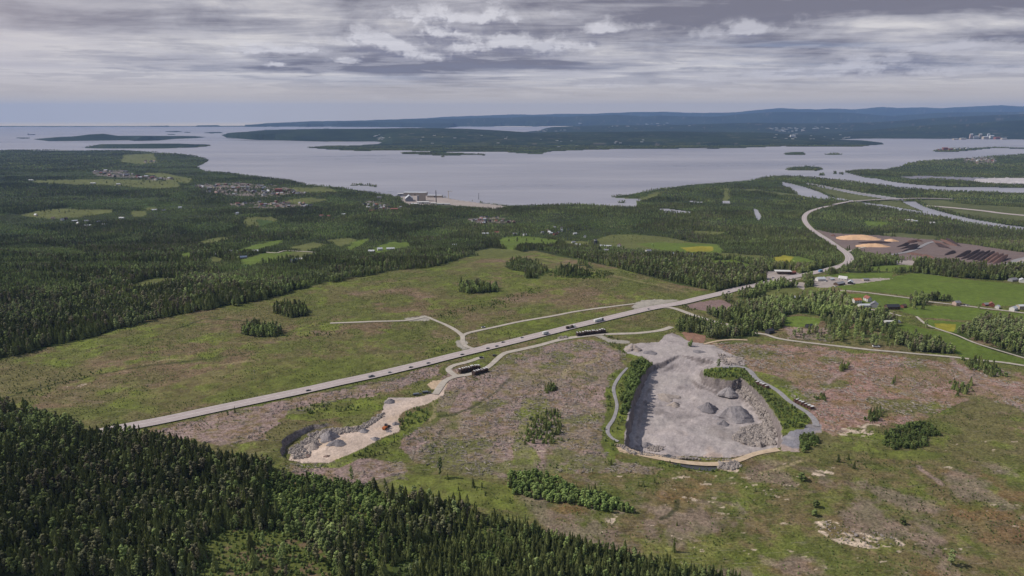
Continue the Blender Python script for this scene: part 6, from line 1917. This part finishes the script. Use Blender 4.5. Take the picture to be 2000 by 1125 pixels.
HM = dict(grey=heap_mat('crushed grey stone', (128, 123, 125), (160, 154, 154)), dark=heap_mat('dark crushed stone', (112, 108, 111), (140, 135, 137)), pale=heap_mat('pale blasted rock', (140, 130, 124), (178, 166, 156), 0.3),
          brown=heap_mat('brown rubble', (110, 92, 84), (150, 130, 120), 0.3), chips=heap_mat('fresh wood chips', (196, 158, 124), (218, 182, 146), 0.1), bark=heap_mat('dark bark', (50, 42, 42), (78, 64, 62), 0.2), bark2=heap_mat('red-brown bark', (88, 66, 60), (122, 96, 86), 0.2))
HEAPS = [  # px, base centre row, width px, height px, depth ratio, material, words
    (761, 787, 27, 10, 0.9, 'dark', 'grey gravel cone beside the flatbed trailers in the left quarry'), (641, 858, 46, 21, 0.9, 'grey', 'tallest grey heap in the left quarry'), (657, 869, 46, 12, 0.7, 'dark', 'wide dark heap in front of the tallest one in the left quarry'),
    (611, 876, 42, 14, 0.9, 'pale', 'pale rubble heap nearest the cliff of the left quarry'), (709, 844, 26, 8, 0.8, 'grey', 'grey heap in the middle of the left quarry'), (731, 859, 24, 7, 0.8, 'grey', 'grey heap by the green bank of the left quarry'),
    (772, 829, 20, 6, 0.9, 'dark', 'small heap right behind the orange loader'), (760, 844, 20, 4, 0.8, 'dark', 'low heap below the orange loader'), (638, 892, 17, 4, 0.7, 'brown', 'little brown heap on the sandy floor of the left quarry'), (600, 893, 26, 7, 0.7, 'brown', 'brown rubble at the foot of the left quarry cliff'),
    (1237, 684, 38, 14, 0.9, 'pale', 'pale cone at the upper left corner of the big quarry'), (1270, 690, 34, 5, 0.8, 'dark', 'low dark heap right of the pale cone'), (1424, 771, 42, 20, 0.8, 'grey', 'grey cone under the grassy mound of the big quarry'),
    (1383, 803, 44, 22, 0.8, 'dark', 'steep dark ridge heap in the middle of the big quarry'), (1437, 820, 78, 32, 0.8, 'grey', 'largest grey heap in the big quarry'), (1413, 830, 30, 12, 0.8, 'dark', 'dark spur at the left foot of the largest heap'),
    (1318, 793, 26, 10, 0.8, 'pale', 'pinkish-grey heap left of the middle of the big quarry'), (1300, 778, 60, 7, 0.8, 'pale', 'broad low mound behind the pinkish-grey heap'), (1268, 792, 22, 6, 0.9, 'dark', 'small dark cone near the shadowed wall of the big quarry'),
    (1264, 871, 30, 9, 0.7, 'dark', 'grey heap at the lower left corner of the big quarry'), (1436, 706, 46, 9, 0.7, 'pale', 'pale rock bank at the upper right of the big quarry'), (1365, 688, 30, 4, 0.8, 'dark', 'low dark heap on the upper floor of the big quarry'),
    (1680, 467, 86, 10, 0.5, 'chips', 'longest orange wood-chip heap in the bark yard'), (1742, 471, 26, 6, 0.6, 'chips', 'small orange wood-chip heap in the bark yard'), (1708, 482, 64, 8, 0.5, 'chips', 'flat orange wood-chip heap nearest the motorway bend'),
    (1628, 461, 9, 6, 0.9, 'bark2', 'small dark cone at the left corner of the bark yard'), (1713, 475, 62, 5, 0.3, 'bark', 'dark crescent of bark between the orange heaps'),
]
for i, (px, py, wp, hp, dr, mt, lab) in enumerate(HEAPS):
    X_, Y_, Z_ = ray_ground(px, py)
    k = m_per_px(Y_)
    cosd = math.cos(math.atan2(HC - Z_, Y_))
    nm = 'gravel_heap' if mt in ('grey', 'dark', 'pale', 'brown') else ('wood_chip_heap' if mt == 'chips' else 'bark_heap')
    far_ = 1.0 if Y_ < 1100 else 1.6
    fs, fh = (0.95, 0.72) if nm == 'gravel_heap' else (1.0, 0.72)
    if px < 800: fs = 0.85
    o = new_obj(nm, *heap_mesh(wp * k * fs, wp * k * dr * far_ * fs, hp * k / cosd * fh, i, 0.22 if mt != 'pale' else 0.3, 0.6 if wp > 60 else 0.0), HM[mt], None, lab, nm.replace('_', ' '), smooth=False, loc=(X_, Y_ + wp * k * dr * 0.15, Z_ - 0.3))
WIND = [  # bark windrows: (x0,y0)-(x1,y1), material
    ((1750, 494), (1795, 484), 'bark'), ((1746, 489), (1792, 480), 'bark'), ((1745, 484), (1775, 478), 'bark'), ((1760, 477), (1790, 471), 'bark2'), ((1768, 474), (1800, 470), 'bark2'), ((1772, 471), (1806, 472), 'bark2'),
    ((1822, 476), (1870, 486), 'bark2'), ((1826, 480), (1872, 489), 'bark'), ((1835, 473), (1890, 484), 'bark2'), ((1845, 472), (1898, 487), 'bark'), ((1800, 500), (1830, 505), 'bark2'),
    ((1842, 500), (1864, 492), 'bark'), ((1856, 506), (1896, 493), 'bark'), ((1866, 509), (1912, 494), 'bark'), ((1876, 511), (1922, 496), 'bark'), ((1886, 513), (1932, 497), 'bark'), ((1897, 515), (1941, 498), 'bark'),
    ((1908, 516), (1950, 500), 'bark2'), ((1918, 517), (1958, 502), 'bark2'), ((1930, 518), (1966, 504), 'bark2'), ((1770, 496), (1810, 500), 'bark2'),
]
for i, (a_, b_, mt) in enumerate(WIND):
    p0, p1 = ray_ground(*a_), ray_ground(*b_)
    dx_, dy_ = p1[0] - p0[0], p1[1] - p0[1]
    L = math.hypot(dx_, dy_)
    V, Fc = heap_mesh(L, 13, 4.5, 100 + i, 0.08, 0.9, 20)
    side = 'left block' if a_[0] < 1812 else ('upper right block' if a_[0] < 1850 and a_[1] < 484 else 'slanting right block')
    o = new_obj('bark_windrow', V, Fc, HM[mt], None, 'long %s bark windrow in the %s of the bark yard' % ('dark' if mt == 'bark' else 'red-brown', side), 'bark windrow', 'bark windrows in the ' + side, loc=((p0[0] + p1[0]) / 2, (p0[1] + p1[1]) / 2, (p0[2] + p1[2]) / 2 - 0.5))
    o.rotation_euler = (0, 0, math.atan2(dy_, dx_))


# ------------------------------------------------------------------ log stacks
M_LOG = heap_mat('stacked logs', (52, 44, 42), (92, 78, 72), 1.2)
M_LOGR = heap_mat('red-brown stacked logs', (84, 62, 56), (120, 92, 82), 1.2)
M_COVER = pm('white cover sheet', (0.62, 0.61, 0.60), 0.6)


def log_pile(p0, p1, n, h, lab, m_, cover=True, depth=5.0):
    a_, b_ = ray_ground(*p0), ray_ground(*p1)
    L = math.hypot(b_[0] - a_[0], b_[1] - a_[1]); ang = math.atan2(b_[1] - a_[1], b_[0] - a_[0])
    e_ = empty('log_pile', a_, ang, lab, 'log pile')
    r = random.Random(n)
    for i in range(n):
        x0_, x1_ = L * i / n, L * (i + 0.94) / n
        hh_ = h * r.uniform(0.8, 1.1)
        V, Fc = [], []
        rows_ = 5
        for q in range(rows_):          # rows of logs lying across, showing round ends
            for c in range(max(2, int((x1_ - x0_) / 0.8))):
                xx = x0_ + 0.4 + c * 0.8 + (0.2 if q % 2 else 0)
                if xx > x1_: continue
                zc = 0.3 + q * hh_ / rows_
                k = len(V); rr = 0.42 * r.uniform(.8, 1.1); dd = depth / 2 * r.uniform(0.85, 1.08)
                for sy in (-dd, dd):
                    for t_ in range(6):
                        V.append((xx + rr * math.cos(t_ * 1.047), sy, zc + rr * math.sin(t_ * 1.047) * 1.15))
                Fc += [(k + t_, k + (t_ + 1) % 6, k + 6 + (t_ + 1) % 6, k + 6 + t_) for t_ in range(6)] + [tuple(k + t_ for t_ in range(6)), tuple(k + 6 + t_ for t_ in range(6))]
        s_ = part('stack', V, Fc, m_, e_)
        if cover:
            V, Fc = [], []; cw = (x1_ - x0_) * r.uniform(0.25, 0.7); cx_ = (x0_ + x1_) / 2 + r.uniform(-.6, .6)
            box(V, Fc, cx_ - cw / 2, cx_ + cw / 2, -depth * 0.3, depth * 0.35, hh_ + 0.55, hh_ + 0.75)
            part('cover', V, Fc, M_COVER, s_)
    return e_


log_pile((1126, 656), (1183, 649), 12, 4.0, 'longest dark log pile with white covers beside the motorway', M_LOG)
log_pile((897, 729), (938, 719), 10, 4.2, 'dark log pile with white covers inside the lay-by loop', M_LOG)
log_pile((924, 733), (952, 724), 6, 3.6, 'shorter dark log pile right below the lay-by one', M_LOG)
log_pile((1553, 784), (1588, 800), 6, 2.4, 'red-brown log pile with white covers by the quarry road', M_LOGR)
log_pile((1476, 748), (1500, 759), 4, 2.0, 'low pale plank pile at the top of the quarry road', M_LOGR)


# ------------------------------------------------------------------ vehicles
def prism(profile, w_, y0=None):
    """closed side profile (x, z) pushed out to width w_"""
    n = len(profile); V = [(x, -w_ / 2, z) for x, z in profile] + [(x, w_ / 2, z) for x, z in profile]
    Fc = [tuple(range(n)), tuple(range(n, 2 * n))[::-1]] + [(i, i + n, (i + 1) % n + n, (i + 1) % n) for i in range(n)]
    return V, Fc


def wheels(e_, xs, hw, r):
    for x in xs:
        for s_ in (-1, 1):
            V, Fc = [], []
            k = 0
            for yy in (s_ * hw - 0.12, s_ * hw + 0.12):
                for t_ in range(12):
                    V.append((x + r * math.cos(t_ * .5236), yy, r + r * math.sin(t_ * .5236)))
            Fc += [(t_, (t_ + 1) % 12, 12 + (t_ + 1) % 12, 12 + t_) for t_ in range(12)] + [tuple(range(12)), tuple(range(12, 24))]
            part('wheel', V, Fc, TYRE, e_)


def car(loc, ang, colr, lab, name='car', cat='car', big=1.0):
    e_ = empty(name, loc, ang, lab, cat, scale=big)
    pr = [(-2.3, .35), (2.3, .35), (2.32, .75), (1.3, .95), (-2.2, 1.0), (-2.32, .7)]
    part('body', *prism(pr, 1.85), pm('car paint %s' % (colr,), colr, 0.3, 0.03), e_)
    part('cabin', *prism([(1.2, .93), (.5, 1.45), (-1.5, 1.48), (-2.15, .98)], 1.6), GLASS, e_)
    wheels(e_, (-1.45, 1.45), 0.86, 0.34)
    return e_


def on_road(px, py, k='motorway', side=0.0):
    """point and heading of the road near a pixel, shifted into a lane"""
    X_, Y_, Z_ = ray_ground(px, py)
    L = ROAD_LINE[k]
    i = int(np.argmin(np.hypot(L[:, 0] - X_, L[:, 1] - Y_))); i = min(max(i, 1), len(L) - 2)
    t = L[i + 1] - L[i - 1]; t = t / np.linalg.norm(t)
    p = L[i] + np.array([t[1], -t[0]]) * side
    return (p[0], p[1], float(ground_h(p[0:1], p[1:2])[0]) + 0.28), math.atan2(t[1], t[0])


DK, SV, WH, GY_ = (0.03, 0.03, 0.035), (0.42, 0.43, 0.45), (0.7, 0.7, 0.7), (0.12, 0.13, 0.15)
for px, py, sd, c_, lab in ((609, 768, 3.5, DK, 'black car lowest on the motorway'), (762, 732, 3.5, SV, 'silver car just ahead of the dark pickup'), (807, 721, 3.2, DK, 'dark car third from the lower end of the motorway'), (838, 714, 3.4, GY_, 'grey car nearest the head of the left quarry track'),
                            (909, 696, 3.4, DK, 'black car just before the gravel road junction'), (958, 684, 3.4, DK, 'dark car right at the gravel road junction'), (975, 680, 3.4, (0.05, 0.05, 0.09), 'dark blue car just past the gravel road junction'), (989, 673, -3.4, DK, 'dark car on the far lane above the junction'),
                            (1027, 666, -3.4, SV, 'silver car on the far lane between junction and trucks'), (1262, 605, 3.0, SV, 'pale car near the upper road fork'), (1661, 507, 3.5, DK, 'dark car in the motorway bend'), (1640, 484, -3.5, WH, 'white car above the motorway bend'), (1420, 570, 3.0, GY_, 'grey car on the straight before the filling station')):
    loc, ang = on_road(px, py, 'motorway', sd)
    car(loc, ang, c_, lab)
for px, py, ang, c_, lab in ((940, 699, 20, DK, 'black car parked at the end of the lay-by'), (966, 695, 20, (0.06, 0.04, 0.04), 'dark car on the brown ground right of the lay-by'), (1550, 546, 40, WH, 'white car on the filling station yard'), (1510, 543, 10, SV, 'silver car on the filling station yard'),
                             (1614, 550, 20, WH, 'white car below the white-roofed house'), (1885, 596, 0, DK, 'dark car parked on the valley road'), (1890, 597, 0, WH, 'white car parked on the valley road'), (1632, 560, 40, WH, 'white car at the long grey barn')):
    X_, Y_, Z_ = ray_ground(px, py)
    car((X_, Y_, Z_ + 0.1), R(ang), c_, lab)
loc, ang = on_road(732, 738, 'motorway', 3.4)
e_ = empty('pickup_truck', loc, ang, 'dark pickup with a load ahead of the lowest car', 'pickup truck')
part('body', *prism([(-3.6, .5), (3.0, .5), (3.0, 1.2), (2.0, 1.35), (-3.6, 1.3)], 2.1), pm('car paint dark grey', GY_, 0.3), e_)
part('cabin', *prism([(1.9, 1.33), (1.2, 2.1), (-.6, 2.1), (-.8, 1.33)], 1.9), GLASS, e_)
part('load', *prism([(-3.4, 1.3), (-1.0, 1.3), (-1.2, 2.2), (-3.0, 2.3)], 1.9), pm('roof sheet grey', PAL['grey']), e_)
wheels(e_, (-2.2, 2.0), 0.95, 0.42)


def truck(px, py, side, cabc, boxc, lab, load='box', k='motorway', Lt=12.0):
    loc, ang = on_road(px, py, k, side)
    e_ = empty('truck', loc, ang, lab, 'truck')
    c_ = part('cab', *prism([(Lt / 2 + .4, .6), (Lt / 2 + 2.8, .6), (Lt / 2 + 2.85, 1.9), (Lt / 2 + 2.5, 3.2), (Lt / 2 + .4, 3.3)], 2.45), pm('truck paint %s' % (cabc,), cabc, 0.3), e_)
    V, Fc = [], []; box(V, Fc, Lt / 2 + 2.6, Lt / 2 + 2.88, -1.1, 1.1, 1.9, 2.8); part('windscreen', V, Fc, GLASS, c_)
    V, Fc = [], []; box(V, Fc, -Lt / 2, Lt / 2 + 2.4, -1.1, 1.1, .75, 1.05); part('chassis', V, Fc, pm('roof sheet dark', PAL['dark']), e_)
    if load == 'box':
        V, Fc = [], []; box(V, Fc, -Lt / 2, Lt / 2, -1.28, 1.28, 1.1, 3.9); part('trailer', V, Fc, pm('truck paint %s' % (boxc,), boxc, 0.4), e_)
    else:
        for i in range(3):
            V, Fc = [], []; x0_ = -Lt / 2 + i * Lt / 3
            for q in range(9):
                cyl_y, cyl_z = -0.9 + (q % 3) * 0.9, 1.4 + (q // 3) * 0.75
                kk = len(V)
                for xx in (x0_ + .2, x0_ + Lt / 3 - .4):
                    for t_ in range(6):
                        V.append((xx, cyl_y + .42 * math.cos(t_ * 1.047), cyl_z + .42 * math.sin(t_ * 1.047)))
                Fc += [(kk + t_, kk + (t_ + 1) % 6, kk + 6 + (t_ + 1) % 6, kk + 6 + t_) for t_ in range(6)] + [tuple(kk + t_ for t_ in range(6)), tuple(kk + 6 + t_ for t_ in range(6))]
            part('log_load', V, Fc, M_LOG if i % 2 == 0 else pm('painted wall beige', PAL['beige']), e_)
    wheels(e_, (-Lt / 2 + 1, -Lt / 2 + 2.3, -Lt / 2 + 3.6, Lt / 2 - .5, Lt / 2 + 1.6), 1.1, 0.5)


truck(1068, 656, 3.2, SV, (0.62, 0.63, 0.64), 'silver-white van-like truck third from the top on the motorway', Lt=5.5)
truck(1117, 643, 3.0, WH, DK, 'log truck with dark load between two white trucks', 'logs', Lt=11.0)
truck(1170, 630, 3.0, DK, (0.72, 0.72, 0.70), 'white box truck with a dark cab highest on the motorway', Lt=13.0)
truck(1602, 531, 3.0, (0.15, 0.28, 0.5), (0.20, 0.35, 0.60), 'blue truck near the filling station', Lt=8.0)
X_, Y_, Z_ = ray_ground(944, 640)
car((X_, Y_, Z_ + 0.1), R(35), WH, 'white van on the spur road above the motorway', 'van', 'van', 1.15)
X_, Y_, Z_ = ray_ground(1711, 678)
car((X_, Y_, Z_ + 0.1), R(-10), WH, 'white van parked in the sparse trees above the farm road', 'van', 'van', 1.6)

X_, Y_, Z_ = ray_ground(754, 837)
e_ = empty('wheel_loader', (X_, Y_, Z_), R(70), 'orange wheel loader on the floor of the left quarry', 'wheel loader', scale=1.25)
ORG = pm('machine paint', (0.42, 0.13, 0.04), 0.4)
part('body', *prism([(-3.2, .9), (.6, .9), (.6, 1.9), (-3.0, 2.1)], 2.3), ORG, e_)
part('cab', *prism([(-.6, 1.9), (.9, 1.9), (.8, 3.3), (-.5, 3.3)], 1.6), GLASS, e_)
part('arm', *prism([(.4, 1.2), (2.8, .5), (3.0, .8), (.6, 1.7)], 1.2), ORG, e_)
part('bucket', *prism([(2.7, .2), (4.0, .15), (3.9, .5), (3.2, 1.3), (2.7, 1.2)], 2.8), pm('roof sheet dark', PAL['dark']), e_)
wheels(e_, (-2.0, 1.2), 1.05, 0.8)
for px, py, ang, lab in ((815, 772, 14, 'dark flatbed trailer left on the gravel in the left quarry'), (833, 768, 8, 'dark flatbed trailer right on the gravel in the left quarry')):
    X_, Y_, Z_ = ray_ground(px, py)
    e_ = empty('trailer', (X_, Y_, Z_), R(ang), lab, 'trailer')
    V, Fc = [], []; box(V, Fc, -4, 4, -1.2, 1.2, .9, 1.3); part('bed', V, Fc, pm('roof sheet dark', PAL['dark']), e_)
    V, Fc = [], []; box(V, Fc, -3.6, 1.5, -1.0, 1.0, 1.3, 2.2); part('load', V, Fc, pm('roof sheet blue grey', (0.14, 0.16, 0.19)), e_)
    wheels(e_, (-2.5, -1.2), 1.05, 0.45)

# ------------------------------------------------------------------ bridge over the river, power poles
X0, Y0, Z0 = ray_ground(1632, 402, base_h); X1, Y1, Z1 = ray_ground(1830, 390, base_h)
L_ = ROAD_LINE['bridge_road']
e_ = empty('road_bridge', (0, 0, 0), 0, 'low concrete road bridge crossing the river arms before the airfield', 'bridge')
T_ = np.gradient(L_, axis=0); T_ /= np.linalg.norm(T_, axis=1)[:, None]
N_ = np.stack([T_[:, 1], -T_[:, 0]], 1)
zt = np.maximum(base_h(L_[:, 0], L_[:, 1]), SEA + 7.0) - 0.05
V, Fc = [], []
for i in range(len(L_)):
    for o_, dz_ in ((-7.5, 0.0), (7.5, 0.0), (7.5, -1.6), (-7.5, -1.6)):
        V.append((L_[i, 0] + N_[i, 0] * o_, L_[i, 1] + N_[i, 1] * o_, zt[i] + dz_))
for i in range(len(L_) - 1):
    for j in range(4):
        a0, b0 = i * 4 + j, i * 4 + (j + 1) % 4
        Fc.append((a0, b0, b0 + 4, a0 + 4))
M_CON = pm('grey concrete', (0.34, 0.33, 0.31), 0.85)
part('deck', V, Fc, M_CON, e_)
for i in range(2, len(L_) - 2, 4):
    V, Fc = [], []; box(V, Fc, L_[i, 0] - 1, L_[i, 0] + 1, L_[i, 1] - 4, L_[i, 1] + 4, SEA - 3, zt[i] - 1.6)
    part('pier', V, Fc, M_CON, e_)
for px, py, hp, lab in ((81, 762, 16, 'wooden power pole on the heath at the far left'), (332, 706, 14, 'wooden power pole on the heath left of centre'), (497, 733, 10, 'leaning pale pole on the green heath above the motorway'), (1438, 650, 14, 'power pole at the small wood above the big quarry')):
    X_, Y_, Z_ = ray_ground(px, py)
    h_ = hp * m_per_px(Y_) / 0.9
    e_ = empty('power_pole', (X_, Y_, Z_), 0.3, lab, 'power pole')
    V, Fc = [], []; cyl(V, Fc, 0, 0, 0.18, 0.12, -0.5, h_, 8); part('post', V, Fc, M_DEAD, e_)
    V, Fc = [], []; box(V, Fc, -1.3, 1.3, -0.1, 0.1, h_ - 1.0, h_ - 0.8); part('crossarm', V, Fc, M_DEAD, e_)
X_, Y_, Z_ = unproject([61], [263.5], lambda x, y: np.full(np.shape(x), SEA))
e_ = empty('cargo_ship', (float(X_[0]), float(Y_[0]), SEA), 0.1, 'tiny dark cargo ship on the open water at the far left', 'ship', scale=1.6)
part('hull', *prism([(-32, 0), (34, 0), (40, 7), (-34, 6)], 14), pm('roof sheet dark', PAL['dark']), e_)
part('bridge', *prism([(-30, 6), (-20, 6), (-21, 17), (-29, 17)], 11), pm('painted wall white', PAL['white']), e_)

# ------------------------------------------------------------------ loose rock
def rock_mesh(seed):
    r = random.Random(seed)
    bm_ = bmesh.new(); bmesh.ops.create_icosphere(bm_, subdivisions=1, radius=1.0)
    for v in bm_.verts:
        v.co *= r.uniform(0.65, 1.2); v.co.z *= 0.7
    V = [tuple(v.co) for v in bm_.verts]; Fc = [tuple(v.index for v in f.verts) for f in bm_.faces]; bm_.free()
    return V, Fc


M_ROCK = heap_mat('broken rock', (116, 110, 108), (172, 162, 154), 0.6)
RZ = [([(1430, 858), (1450, 835), (1490, 828), (1505, 842), (1515, 868), (1470, 872)], 2200, 1.1), ([(1440, 745), (1475, 772), (1500, 805), (1520, 850), (1505, 860), (1485, 815), (1460, 785), (1432, 756)], 900, 1.1),
      ([(600, 848), (640, 838), (700, 834), (750, 806), (750, 814), (705, 842), (660, 848), (610, 862)], 1000, 0.9), ([(560, 880), (600, 855), (625, 862), (600, 895), (575, 898)], 500, 0.9),
      ([(1202, 868), (1216, 868), (1262, 884), (1320, 892), (1420, 894), (1440, 900), (1320, 896), (1230, 886)], 600, 0.7), ([(1405, 905), (1440, 900), (1450, 912), (1430, 918), (1400, 915)], 350, 0.8),
      ([(1400, 690), (1450, 700), (1455, 714), (1420, 714), (1405, 706)], 350, 0.9), ([(1088, 660), (1108, 655), (1110, 660), (1092, 663)], 40, 1.1), ([(1260, 870), (1300, 872), (1290, 882), (1262, 880)], 90, 0.8),
      ([(1585, 1020), (1640, 1020), (1750, 1050), (1770, 1065), (1700, 1070), (1640, 1062)], 120, 0.5), ([(690, 1000), (760, 960), (880, 985), (900, 1020), (940, 1050), (860, 1060)], 150, 0.5), ([(1655, 768), (1690, 775), (1690, 780)], 5, .5)]
PP, SS = [], []
rg_ = np.random.default_rng(12)
for poly, n, sz in RZ:
    a_ = np.array(poly, float); got = 0
    while got < n:
        qx = rg_.uniform(a_[:, 0].min(), a_[:, 0].max(), n * 3); qy = rg_.uniform(a_[:, 1].min(), a_[:, 1].max(), n * 3)
        m = inpoly(qx, qy, poly); qx, qy = qx[m][:n - got], qy[m][:n - got]
        if not len(qx): break
        X_, Y_, Z_ = unproject(qx, qy, ground_h)
        PP.append(np.stack([X_, Y_, Z_ + 0.1], 1)); SS.append(sz * np.exp(rg_.normal(-0.1, 0.4, len(X_)))); got += len(qx)
PP, SS = np.vstack(PP), np.concatenate(SS)
r3 = rg_.random((len(PP), 3)) * 6.283
scatter_object('rubble', [mesh_of('rock', [(rock_mesh(i), M_ROCK)]) for i in range(5)], PP, np.repeat(SS[:, None], 3, 1), r3, rg_.integers(0, 5, len(PP)), 'broken grey rock tumbled along the quarry walls and rims', 'rubble')
